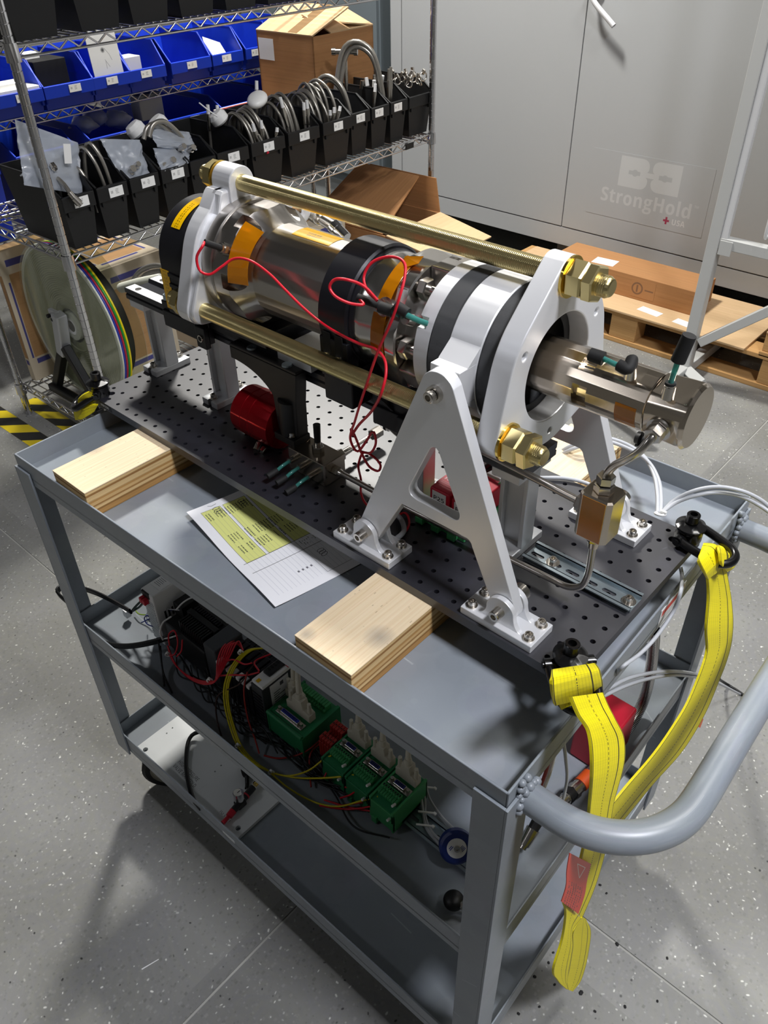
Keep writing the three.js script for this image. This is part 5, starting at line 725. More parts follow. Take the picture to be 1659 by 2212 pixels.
{ // red signal conditioner on green carrier
  const t = thing('signal_amplifier', 'red signal amplifier with a white P25 label on a green carrier, behind the near bracket', 'amplifier', [0.2, 0, 0.005]);
  part(t, 'carrier', [span(0.163, 0.238, 0.0005, 0.012, -0.036, 0.050, 0.001), ...[0.170, 0.196, 0.222].map((x) => span(x - 0.006, x + 0.006, 0.001, 0.010, 0.050, 0.058, 0.0008))], M.greenTerm);
  part(t, 'circuit_board', span(0.165, 0.236, 0.012, 0.0136, -0.034, 0.046), M.green);
  part(t, 'case', [span(0.168, 0.200, 0.0136, 0.047, -0.034, 0.034, 0.003), span(0.203, 0.236, 0.0136, 0.045, -0.036, 0.034, 0.003)], M.redPaint);
  const tex = (s) => std('#ffffff', 0.5, 0, { map: canvas(96, 96, (c) => { c.fillStyle = '#efefed'; c.fillRect(0, 0, 96, 96); c.fillStyle = '#222'; c.font = 'bold 44px monospace'; c.fillText(s, 8, 64); }) });
  put(t, 'number_label', card(0.022, 0.020, 0.0005), tex('P25'), [0.184, 0.034, 0.0343]); put(t, 'number_label', card(0.022, 0.020, 0.0005), tex('P2'), [0.2195, 0.032, 0.0343]);
  put(t, 'printed_name', card(0.030, 0.020, 0.0004), std('#ffffff', 0.45, 0, { map: canvas(128, 86, (c) => { c.fillStyle = '#c5122f'; c.fillRect(0, 0, 128, 86); c.fillStyle = '#f0dcdc'; c.font = 'bold 30px sans-serif'; c.fillText('FUTEK', 14, 34); c.fillStyle = 'rgba(240,210,210,0.6)'; c.fillRect(14, 48, 90, 5); c.fillRect(14, 60, 76, 5); }) }), [0.184, 0.0472, 0.012], [-PI / 2, 0, 0]);
  one('wire', 'green wire arching from the red amplifier to the post', 'wire', [pipe([[0.232, 0.047, -0.028], [0.245, 0.058, -0.02], [0.262, 0.052, -0.028]], 0.0014, 16, 6)], M.greenWire);
  one('wire', 'white wire arching from the red amplifier to the post', 'wire', [pipe([[0.234, 0.044, -0.03], [0.247, 0.050, -0.02], [0.264, 0.046, -0.028]], 0.0014, 16, 6)], M.white);
  one('cable', 'black cable bundle behind the red amplifier', 'cable', [pipe([[0.200, 0.05, -0.034], [0.215, 0.066, -0.04], [0.245, 0.064, -0.035], [0.264, 0.05, -0.034]], 0.0032, 20, 8), pipe([[0.205, 0.05, -0.036], [0.22, 0.06, -0.045], [0.25, 0.056, -0.04]], 0.003, 20, 8)], M.blackWire);
}
{ // red valve knob, manifold block, black arm
  const yk = 0.0, t = thing('valve_manifold', 'pale steel valve block with small plugs and tube fittings on the plate', 'valve block', [-0.015, 0, 0.06]);
  const body = new THREE.ExtrudeGeometry(shapeOf([[-0.05, -0.080], [0.019, -0.080], [0.021, -0.078], [0.021, -0.040], [-0.05, -0.040]]), { depth: 0.0335, bevelEnabled: true, bevelSize: 0.0008, bevelThickness: 0.0008, bevelOffset: -0.0008, bevelSegments: 1 }).rotateX(-PI / 2).translate(0, 0.0009, 0);
  part(t, 'block', toCreasedNormals(body, 0.3), M.nickel);
  part(t, 'tube_fitting', [hexY(0.0062, 0.010).rotateZ(-PI / 2).translate(0.021, 0.019, 0.0605), rod([0.031, 0.019, 0.0605], [0.036, 0.019, 0.0605], 0.0052, 0.0046)], M.screw);
  part(t, 'top_fitting', [hexY(0.0078, 0.009).translate(-0.012, 0.0345, 0.058), rod([-0.012, 0.0435, 0.058], [-0.012, 0.050, 0.058], 0.0048)], M.screw); part(t, 'black_plug', [rod([-0.012, 0.049, 0.058], [-0.012, 0.077, 0.057], 0.0046, 0.0052, 14)], M.rubber);
  part(t, 'rear_fitting', [hexY(0.008, 0.010).rotateX(-PI / 2).translate(0.004, 0.021, 0.038), rod([0.004, 0.021, 0.028], [0.004, 0.021, 0.012], 0.0055, 0.005)], M.screw);
  part(t, 'rear_tube', [pipe([[0.004, 0.021, 0.02], [0.004, 0.022, -0.02], [0.006, 0.023, -0.05]], 0.0032, 16, 10), hexY(0.0075, 0.018).rotateX(-PI / 2).translate(0.006, 0.023, -0.032)], M.screw);
  for (const [x, y] of [[-0.036, 0.024], [-0.018, 0.021], [0.000, 0.0135]]) { part(t, 'plug', [rod([x, y, 0.079], [x, y, 0.0925], 0.0048, 0.0046, 14)], M.screw); part(t, 'plug_hose', [pipe([[x, y, 0.092], [x - 0.001, y - 0.002, 0.105], [x - 0.003, y - 0.006, 0.114]], 0.0026, 12, 8)], M.teal); part(t, 'black_plug', [rod([x - 0.003, y - 0.006, 0.112], [x - 0.006, y - 0.009, 0.128], 0.0042, 0.0046, 12)], M.rubber); }
  const k = thing('valve_dial', 'large round red anodised valve knob left of the steel block', 'knob', [-0.13, 0, 0.04]);
  // axis along x, body stepped
  part(k, 'knob', latheX([[-0.172, 0], [-0.172, 0.034], [-0.169, 0.037], [-0.148, 0.0378], [-0.1475, 0.0372], [-0.131, 0.0378], [-0.1305, 0.0372], [-0.112, 0.0378], [-0.092, 0.036], [-0.090, 0.03], [-0.090, 0]], 56, 0.0385, 0.048), M.red);
  part(k, 'spindle', rod([-0.092, 0.0385, 0.048], [-0.045, 0.026, 0.052], 0.012, 0.012, 20), M.nickel);
  part(k, 'set_screw', [rod([-0.125, 0.006, 0.072], [-0.122, 0.0, 0.082], 0.005, 0.005, 10), rod([-0.110, 0.006, 0.076], [-0.108, 0.004, 0.084], 0.004, 0.004, 10)], M.screw);
  const a = thing('support_arm', 'matt black bracket arm curving from the rail down to the valve block', 'bracket', [-0.07, 0.034, 0.06]);
  const sh = new THREE.Shape(); sh.moveTo(-0.172, 0.146); sh.lineTo(-0.172, 0.128); sh.quadraticCurveTo(-0.115, 0.128, -0.088, 0.098); sh.lineTo(-0.083, 0.036); sh.lineTo(-0.044, 0.036); sh.lineTo(-0.042, 0.098); sh.quadraticCurveTo(-0.038, 0.125, -0.036, 0.146); sh.closePath();
  part(a, 'arm', [extrude(sh, 0.020, 0.001).translate(0, 0, 0.0455), span(-0.172, -0.036, 0.1465, 0.1505, -0.02, 0.0655, 0.001), span(-0.083, -0.042, 0.0345, 0.045, 0.044, 0.075, 0.001), rod([-0.0635, 0.04, 0.058], [-0.0625, 0.098, 0.058], 0.0165, 0.0165, 24)], std('#141212', 0.55));
  part(a, 'screw', capScrew(0.0056, 0.007, 0.0068).translate(-0.0545, 0.0455, 0.066), M.screw); for (const [x, z] of [[-0.135, 0.055], [-0.06, 0.058], [-0.10, 0.0], [-0.05, 0.02]]) part(a, 'screw', lathe([[0, 0], [0.0075, 0], [0.0068, 0.0022], [0.003, 0.0024], [0, 0.0014]], 18).translate(x, 0.1505, z), M.zincBlue);
}
{ // connector hanging under the lower rod, dark coupling beside it
  const p = pZ(835, 895, 0.0), q = pZ(870, 925, 0.0); const t = thing('cable_connector', 'olive ribbed cable connector below the lower threaded rod', 'connector', [p.x, p.y, p.z]);
  const d = q.clone().sub(p).normalize(), at = (k) => p.clone().addScaledVector(d, k);
  part(t, 'shell', [rod(at(-0.028), at(-0.014), 0.0085, 0.0095, 18), rod(at(-0.014), at(0.010), 0.0115, 0.0115, 20), ...[-0.012, -0.006, 0, 0.006].map((k) => rod(at(k), at(k + 0.003), 0.0122, 0.0122, 20))], std('#4b4a3a', 0.6, 0.3)); part(t, 'coupling', [rod(at(0.010), at(0.016), 0.0165, 0.0165, 28), rod(at(0.016), at(0.05), 0.014, 0.014, 28)], M.steel); part(t, 'seal_ring', rod(at(0.0105), at(0.013), 0.0178, 0.0178, 28), M.rubber);
}
// pipe cluster behind the far end of the cylinder
{
  const a = pZ(690, 470, -0.10), b = pZ(720, 488, -0.10), c = pZ(748, 515, -0.10); const t = thing('hose_fitting', 'shiny steel fitting with a clear braided hose behind the cylinder', 'fitting', [b.x, b.y, b.z]);
  const a0 = pZ(668, 455, -0.10); part(t, 'elbow', [rod(a0, a, 0.011, 0.011, 6), rod(a, b, 0.008, 0.008, 14), new THREE.SphereGeometry(0.011, 16, 12).translate(a.x, a.y, a.z)], M.screw); part(t, 'clear_hose', [rod(b, c, 0.0095, 0.0085, 16), rod(b, b.clone().lerp(c, 0.3), 0.0115, 0.0115, 6)], M.chrome);
  const h = pZ(640, 455, -0.075); part(t, 'lifting_ear', [new THREE.TorusGeometry(0.0135, 0.0065, 10, 28).rotateY(0.9).translate(h.x, h.y, h.z)], M.alum);
}
// sensor plugs and red wires on the cylinder
{
  const t = thing('sensor_plug', 'black sleeved sensor plug screwed into the far flange, red wire attached', 'sensor', polar(0.08, 60, -0.128)); const P = (r, dx = 0, a = 60) => polar(r, a, -0.128 + dx);
  part(t, 'hex_body', [rod(P(0.067), P(0.074), 0.012, 0.012, 22), rod(P(0.074), P(0.084), 0.0078, 0.0078, 6), rod(P(0.084), P(0.088), 0.0058, 0.0058, 14)], M.screw); part(t, 'sleeve', pipe([P(0.087), P(0.098, -0.002), P(0.108, -0.006)], 0.0042, 12, 10), M.rubber);
  const t2 = thing('sensor_plug', 'black sleeved sensor plug on the hexagon flange where two red wires meet', 'sensor', polar(0.08, 60, 0.140)); const Q = (r, dx = 0, a = 60) => polar(r, a, 0.139 + dx);
  part(t2, 'hex_body', [rod(Q(0.072), Q(0.079), 0.0105, 0.0105, 22), rod(Q(0.079), Q(0.087), 0.0072, 0.0072, 6)], M.screw); part(t2, 'sleeve', pipe([Q(0.086), Q(0.094, -0.008), Q(0.100, -0.022)], 0.0045, 14, 10), M.rubber);
  const caps = thing('tube_plug', 'pair of black caps joined by a teal tube in the slot of the white flange', 'plug', polar(0.085, 60, 0.175)); const R = (r, x, a = 61) => polar(r, a, x);
  part(caps, 'rubber_cap', rod(R(0.092, 0.144), R(0.090, 0.160), 0.0062, 0.006, 16), M.rubber); part(caps, 'rubber_cap', rod(R(0.092, 0.163, 57), R(0.088, 0.178, 59), 0.0062, 0.006, 16), M.rubber); part(caps, 'clear_tube', [pipe([R(0.091, 0.158), R(0.088, 0.168, 62)], 0.0026, 6, 8), pipe([R(0.088, 0.176, 60), R(0.081, 0.190), R(0.077, 0.199)], 0.0032, 12, 8)], M.teal); part(caps, 'fitting', rod(R(0.072, 0.174, 63), R(0.084, 0.174, 63), 0.0065, 0.006, 14), M.screw);
  const px = (l) => l.map(([u, w, z]) => pZ(u, w, z));
  one('wire', 'long red wire looping from the far flange plug along the cylinder to the amber tape', 'wire', [pipe([polar(0.108, 60, -0.134), ...px([[438, 531, 0.118], [425, 556, 0.125], [432, 585, 0.125], [452, 593, 0.12], [478, 577, 0.108], [503, 560, 0.096], [540, 563, 0.092], [580, 590, 0.088], [615, 625, 0.088], [650, 660, 0.089], [690, 694, 0.092], [730, 720, 0.098], [775, 742, 0.096], [812, 755, 0.094], [830, 775, 0.096], [834, 805, 0.105], [825, 845, 0.115], [805, 885, 0.11], [775, 918, 0.10], [760, 940, 0.09]])], 0.0017, 160, 8)], M.wire);
  one('wire', 'red wire loop standing left of the hexagon flange plug', 'wire', [pipe([polar(0.100, 60, 0.118), ...px([[785, 658, 0.105], [755, 655, 0.115], [722, 638, 0.125], [712, 620, 0.125], [722, 605, 0.122], [748, 604, 0.118], [785, 618, 0.105], [815, 648, 0.098]])], 0.0017, 60, 8)], M.wire);
  one('wire', 'red wire rising over the hexagon flange and hanging down to the plate', 'wire', [pipe(px([[815, 650, 0.098], [792, 625, 0.098], [786, 598, 0.092], [800, 570, 0.085], [830, 556, 0.078], [862, 558, 0.076], [875, 572, 0.080], [874, 600, 0.088], [862, 645, 0.10], [845, 695, 0.105], [820, 750, 0.108], [795, 820, 0.11], [768, 905, 0.105], [757, 950, 0.098], [772, 975, 0.088], [790, 955, 0.085], [806, 932, 0.083], [812, 955, 0.080], [800, 978, 0.078], [778, 975, 0.076]]), 0.0016, 140, 8)], M.wire);
  one('wire', 'red wire falling in curls to the plate left of the near bracket', 'wire', [pipe(px([[760, 940, 0.09], [758, 925, 0.088], [768, 945, 0.082], [784, 985, 0.078], [800, 1010, 0.074], [818, 1017, 0.072], [822, 1005, 0.070], [805, 985, 0.068], [785, 978, 0.068], [775, 1000, 0.072]]).concat([pY(780, 1040, 0.012), pY(780, 1065, 0.006), pY(792, 1090, 0.004), pY(812, 1102, 0.004), pY(850, 1115, 0.004), pY(875, 1108, 0.005), pY(884, 1130, 0.005), pY(872, 1152, 0.004), pY(852, 1163, 0.004)]), 0.0016, 140, 8)], M.wire);
  one('cable', 'short grey cable bend on the plate behind the near bracket foot', 'cable', [pipe([pY(855, 1165, 0.006), pY(872, 1148, 0.007), pY(868, 1125, 0.008), pY(858, 1112, 0.008)], 0.0034, 24, 8)], M.greyCable);
}
// paper sheet
{
  const tex = canvas(1024, 800, (c, w, h) => {
    c.fillStyle = '#f3f3f5'; c.fillRect(0, 0, w, h); c.fillStyle = '#e2e58c'; c.fillRect(60, 60, 550, 118); c.fillRect(60, 196, 550, 140); c.fillRect(60, 352, 550, 448); c.strokeStyle = '#555'; c.lineWidth = 2; c.strokeRect(60, 60, 550, 118); c.strokeRect(60, 196, 550, 140); c.strokeRect(60, 352, 900, 448);
    c.strokeStyle = 'rgba(110,110,130,0.5)'; c.lineWidth = 1.2; for (let y = 60; y < 800; y += 26) { c.beginPath(); c.moveTo(60, y); c.lineTo(960, y); c.stroke(); } c.strokeStyle = '#333'; c.lineWidth = 3; c.beginPath(); c.moveTo(612, 40); c.lineTo(612, 800); c.moveTo(712, 40); c.lineTo(712, 800); c.stroke();
    c.fillStyle = 'rgba(45,50,40,0.8)'; for (let y = 72; y < 800; y += 17) for (const [x, n] of [[90, 6], [330, 7], [450, 6]]) if (rnd() < 0.7) { let q = x; for (let i = 0; i < n; i++) { const l = rr(4, 13); c.fillRect(q, y, l, 6); q += l + 4; } }
    for (let y = 370; y < 800; y += 14) { let q = 630; for (let i = 0; i < 5; i++) { const l = rr(4, 12); if (rnd() < 0.6) c.fillRect(q, y, l, 4); q += l + 4; } }
    c.strokeStyle = 'rgba(40,40,48,0.9)'; c.lineWidth = 3; const scrib = (x, y) => { for (let i = 0; i < 3; i++) { c.beginPath(); c.ellipse(x + i * 20, y, 13, 20, 0.2 * i, 0, 7); c.stroke(); } }; scrib(70, 150); scrib(90, 300); scrib(780, 420); scrib(800, 560); c.beginPath(); c.moveTo(22, 120); c.lineTo(34, 140); c.lineTo(28, 170); c.stroke();
    c.fillStyle = 'rgba(50,50,58,0.7)'; c.font = '26px serif'; for (let i = 0; i < 4; i++) c.fillRect(850, 230 + i * 26, 16, 10);
  });
  const c00 = pY(404, 1112, -0.054), c10 = pY(595, 1314, -0.0575), ex = c10.clone().sub(c00).setY(0), W = ex.length(); ex.normalize(); const ez = new V3(ex.z, 0, -ex.x), D = 0.205;
  const n = 24, mk = (dy) => { const g = new THREE.PlaneGeometry(1, 1, n, n), p = g.attributes.position; for (let i = 0; i < p.count; i++) { const a = p.getX(i) + 0.5, b = 0.5 - p.getY(i); const q = new V3(c00.x, 0, c00.z).addScaledVector(ex, a * W).addScaledVector(ez, b * D); const e = Math.max(0, 1 - a * 1.8), f = Math.max(0, 1 - b * 2.2); q.y = -0.0588 + 0.0065 * e * e + 0.003 * f * f + 0.0015 * Math.sin(a * 9) * f + dy; p.setXYZ(i, q.x, q.y, q.z); } g.computeVertexNormals(); return g; };
  const g = mk(0.0003), uvs = g.attributes.uv; for (let i = 0; i < uvs.count; i++) { const u = uvs.getX(i), w = uvs.getY(i); uvs.setXY(i, u, w); }
  one('paper_sheet', 'printed sheet with yellow highlighted table half under the black plate', 'paper', [g, mk(0)], std('#ffffff', 0.6, 0, { map: tex }));
}

// ---------------------------------------------------------------- electronics on the middle tray
const MT = -0.4178;
const at3 = (u, w, y) => { const p = pY(u, w, y); return [p.x, p.y, p.z]; };
function wires(name, label, cat, list, r, mat, o) { return one(name, label, cat, list.map((l) => pipe(l, r, 10 * l.length, 6)), mat, o); }
{ // long rail on the tray
  const t = thing('mounting_rail', 'galvanised slotted mounting rail on the middle tray under the green boards', 'rail', [0.06, MT, 0.188]);
  const zc = 0.188, x0 = -0.36, x1 = 0.405, base = new THREE.Shape(); base.moveTo(x0, -(zc + 0.0125)); base.lineTo(x1, -(zc + 0.0125)); base.lineTo(x1, -(zc - 0.0125)); base.lineTo(x0, -(zc - 0.0125)); base.closePath();
  for (let x = 0.2755; x < 0.4; x += 0.025) { const h = new THREE.Path(); h.absarc(x + 0.006, -zc, 0.003, -PI / 2, PI / 2, false); h.absarc(x - 0.006, -zc, 0.003, PI / 2, 1.5 * PI, false); h.closePath(); base.holes.push(h); }
  part(t, 'rail_body', [new THREE.ExtrudeGeometry(base, { depth: 0.0013, bevelEnabled: false }).rotateX(-PI / 2).translate(0, MT + 0.0005, 0), ...[-1, 1].map((s) => span(x0, x1, MT + 0.0005, MT + 0.0075, zc + s * 0.0125, zc + s * 0.0138)), ...[-1, 1].map((s) => span(x0, x1, MT + 0.0065, MT + 0.0075, zc + s * 0.0125, zc + s * 0.0178))], M.zincBlue);
}
{ // power supply
  const t = thing('power_supply', 'white power supply box with vents and a red terminal plug', 'power supply', [-0.288, MT, 0.196]); const x0 = -0.307, x1 = -0.272, z0 = 0.150, z1 = 0.229, y0 = MT + 0.006, y1 = -0.290;
  part(t, 'case', [span(x0, x1, y0, y1, z0, z1, 0.003)], M.white);
  part(t, 'front_label', span(x0 + 0.003, x1 - 0.003, y1 - 0.0005, y1 + 0.0006, z0 + 0.02, z1 - 0.018), std('#ffffff', 0.5, 0, { map: canvas(64, 128, (c) => { c.fillStyle = '#ededec'; c.fillRect(0, 0, 64, 128); c.fillStyle = '#b9babc'; c.fillRect(0, 10, 64, 30); c.fillStyle = 'rgba(90,90,95,0.6)'; for (let i = 0; i < 6; i++) c.fillRect(8, 50 + i * 11, rr(20, 46), 4); }) }));
  part(t, 'terminal_block', span(x0 + 0.004, x1 - 0.010, y1 - 0.012, y1 - 0.0005, z1 - 0.016, z1 + 0.0015, 0.001), M.black);
  part(t, 'red_plug', [span(x0 + 0.004, x0 + 0.012, y1 - 0.024, y1 - 0.012, z1, z1 + 0.010, 0.002), span(x0 + 0.013, x0 + 0.021, y1 - 0.024, y1 - 0.012, z1, z1 + 0.010, 0.002)], M.redPaint);
  for (let r = 0; r < 2; r++) for (let i = 0; i < 5; i++) part(t, 'vent_slot', span(x1 - 0.0003, x1 + 0.0004, -0.335 - r * 0.045 - 0.018, -0.335 - r * 0.045, z1 - 0.018 - i * 0.0075, z1 - 0.0145 - i * 0.0075), M.dark);
  const dots = []; for (let i = 0; i < 18; i++) dots.push(span(x0 + 0.004, x1 - 0.004, MT + 0.014 + i * 0.0055, MT + 0.0165 + i * 0.0055, z1 - 0.0005, z1 + 0.0012)); part(t, 'fin_row', dots, M.alumDull);
  put(t, 'screw', capScrew(0.003, 0.002), M.black, [x1 - 0.006, y1, z0 + 0.012]);
}
{ // ribbed black controller with IP label
  const t = thing('control_module', 'black ribbed controller block carrying a numbered white label strip', 'controller', [-0.19, MT, 0.19]); const y1 = -0.318;
  part(t, 'base', span(-0.262, -0.150, MT + 0.006, -0.345, 0.150, 0.224, 0.003), M.binBlack);
  for (let i = 0; i < 12; i++) part(t, 'rib', span(-0.222 + i * 0.0056, -0.2185 + i * 0.0056, -0.37, y1 - 0.002, 0.196, 0.2185, 0.001), M.blackGloss);
  part(t, 'terminal_row', [span(-0.228, -0.152, -0.345, y1, 0.186, 0.196, 0.001), span(-0.228, -0.152, -0.345, y1 - 0.006, 0.170, 0.186, 0.001)], M.binBlack);
  for (let i = 0; i < 12; i++) part(t, 'terminal', span(-0.2235 + i * 0.0056, -0.2205 + i * 0.0056, y1 - 0.006, y1 - 0.001, 0.173, 0.183), M.anod);
  put(t, 'address_strip', card(0.084, 0.014, 0.0008), std('#ffffff', 0.5, 0, { map: canvas(512, 86, (c) => { c.fillStyle = '#e9e9e6'; c.fillRect(0, 0, 512, 86); c.fillStyle = '#1a1a1a'; c.font = 'bold 58px monospace'; c.fillText('172.18.80.131', 24, 62); }) }), [-0.192, y1 + 0.003, 0.162], [-PI / 2 + 0.15, 0, -0.03]);
  part(t, 'jack_socket', span(-0.262, -0.236, -0.345, -0.315, 0.165, 0.200, 0.002), M.black);
  const t2 = thing('control_module', 'row of narrow dark relay modules between the ribbed controller and the printed box', 'controller', [-0.09, MT, 0.19]);
  part(t2, 'end_block', span(-0.149, -0.117, MT + 0.006, -0.318, 0.165, 0.224, 0.003), std('#43464a', 0.55));
  for (let i = 0; i < 7; i++) { const x = -0.116 + i * 0.0125; part(t2, 'relay', [span(x, x + 0.0115, MT + 0.006, -0.335, 0.152, 0.226, 0.002), span(x + 0.001, x + 0.0105, -0.335, -0.326, 0.170, 0.195, 0.001)], M.anod); part(t2, 'clip', span(x + 0.002, x + 0.0095, -0.340, -0.333, 0.214, 0.2275, 0.001), i % 2 ? M.alumDull : M.white); }
}
{ // printed box with a label
  const t = thing('control_module', 'dark grey module with a printed white side label and a green lit corner', 'controller', [-0.005, MT, 0.197]); const x0 = -0.026, x1 = 0.001, z0 = 0.150, z1 = 0.2265, y1 = -0.312;
  part(t, 'case', [span(x0, x1, MT + 0.006, y1 - 0.006, z0, z1, 0.002)], std('#2f3236', 0.5)); part(t, 'face_plate', span(x0 + 0.001, x1 - 0.001, y1 - 0.007, y1, z0 + 0.002, z1 - 0.003, 0.001), M.label); part(t, 'socket_row', [span(x0 + 0.004, x1 - 0.008, y1 - 0.002, y1 + 0.004, z0 + 0.008, z1 - 0.024, 0.001)], M.black);
  for (let i = 0; i < 6; i++) part(t, 'socket', span(x0 + 0.006, x0 + 0.012, y1 + 0.0035, y1 + 0.0045, z0 + 0.012 + i * 0.006, z0 + 0.015 + i * 0.006), M.dark);
  part(t, 'marker', span(x0 + 0.008, x0 + 0.014, y1 - 0.0005, y1 + 0.0006, z1 - 0.012, z1 - 0.005), M.yellowLabel); part(t, 'red_strip', span(x1 - 0.007, x1 - 0.001, y1 - 0.001, y1 + 0.001, z0 + 0.004, z0 + 0.02), M.redPaint);
  for (let i = 0; i < 9; i++) part(t, 'vent_rib', span(x0 + 0.003, x1 - 0.003, -0.40 + i * 0.008, -0.397 + i * 0.008, z1 - 0.0005, z1 + 0.0012), M.anod);
  put(t, 'side_label', card(0.038, 0.062, 0.0006), std('#ffffff', 0.4, 0, { map: canvas(96, 160, (c) => { c.fillStyle = '#e4e5e6'; c.fillRect(0, 0, 96, 160); c.fillStyle = 'rgba(40,40,45,0.75)'; c.fillRect(50, 14, 18, 22); for (let i = 0; i < 7; i++) c.fillRect(14, 52 + i * 13, rr(25, 60), 5); }) }), [x1 + 0.0004, -0.352, 0.192], [0, PI / 2, 0]);
}
// D-shaped connector: shell with blue insert on a board
function dsub(t, x0, x1, z, y, ins = '#2438b4') {
  part(t, 'connector_shell', [span(x0, x1, y, y + 0.003, z - 0.0062, z + 0.0062, 0.001), span(x0 + 0.009, x1 - 0.009, y + 0.002, y + 0.008, z - 0.0045, z + 0.0045, 0.0015)], M.screw);
  part(t, 'connector_insert', span(x0 + 0.0105, x1 - 0.0105, y + 0.006, y + 0.0086, z - 0.0032, z + 0.0032, 0.0008), std(ins, 0.45));
  const nP = Math.round((x1 - x0 - 0.026) / 0.0028); for (let i = 0; i < nP; i++) part(t, 'pin_hole', span(x0 + 0.013 + i * 0.0028, x0 + 0.0142 + i * 0.0028, y + 0.0085, y + 0.0089, z - 0.002, z + 0.002), M.dark);
  for (const x of [x0 + 0.0045, x1 - 0.0045]) part(t, 'jack_screw', [hexY(0.0026, 0.007).translate(x, y + 0.003, z)], M.screw);
}
function hood(label, x, y, z, w, cable) {
  const t = thing('cable_plug', label, 'plug', [x, y, z]);
  const sh = new THREE.Shape(); const h = 0.037; sh.moveTo(-w / 2, 0); sh.lineTo(w / 2, 0); sh.lineTo(w / 2, h * 0.42); sh.lineTo(w * 0.26, h * 0.55); sh.lineTo(w * 0.2, h); sh.lineTo(-w * 0.2, h); sh.lineTo(-w * 0.26, h * 0.55); sh.lineTo(-w / 2, h * 0.42); sh.closePath();
  part(t, 'hood', [extrude(sh, 0.014, 0.0015).translate(x, y, z - 0.007), rod([x, y + h, z], [x, y + h + 0.010, z], 0.0065, 0.0052, 16)], M.beige);
  for (const s of [-1, 1]) part(t, 'thumb_screw', [rod([x + s * w * 0.40, y + h * 0.3, z], [x + s * w * 0.40, y + h * 0.86, z], 0.0042, 0.0032, 12), rod([x + s * w * 0.40, y + h * 0.86, z], [x + s * w * 0.40, y + h * 0.98, z], 0.003)], M.beige);
  part(t, 'cable', pipe([[x, y + h + 0.006, z], ...cable], 0.0042, 24, 10), M.beige);
}
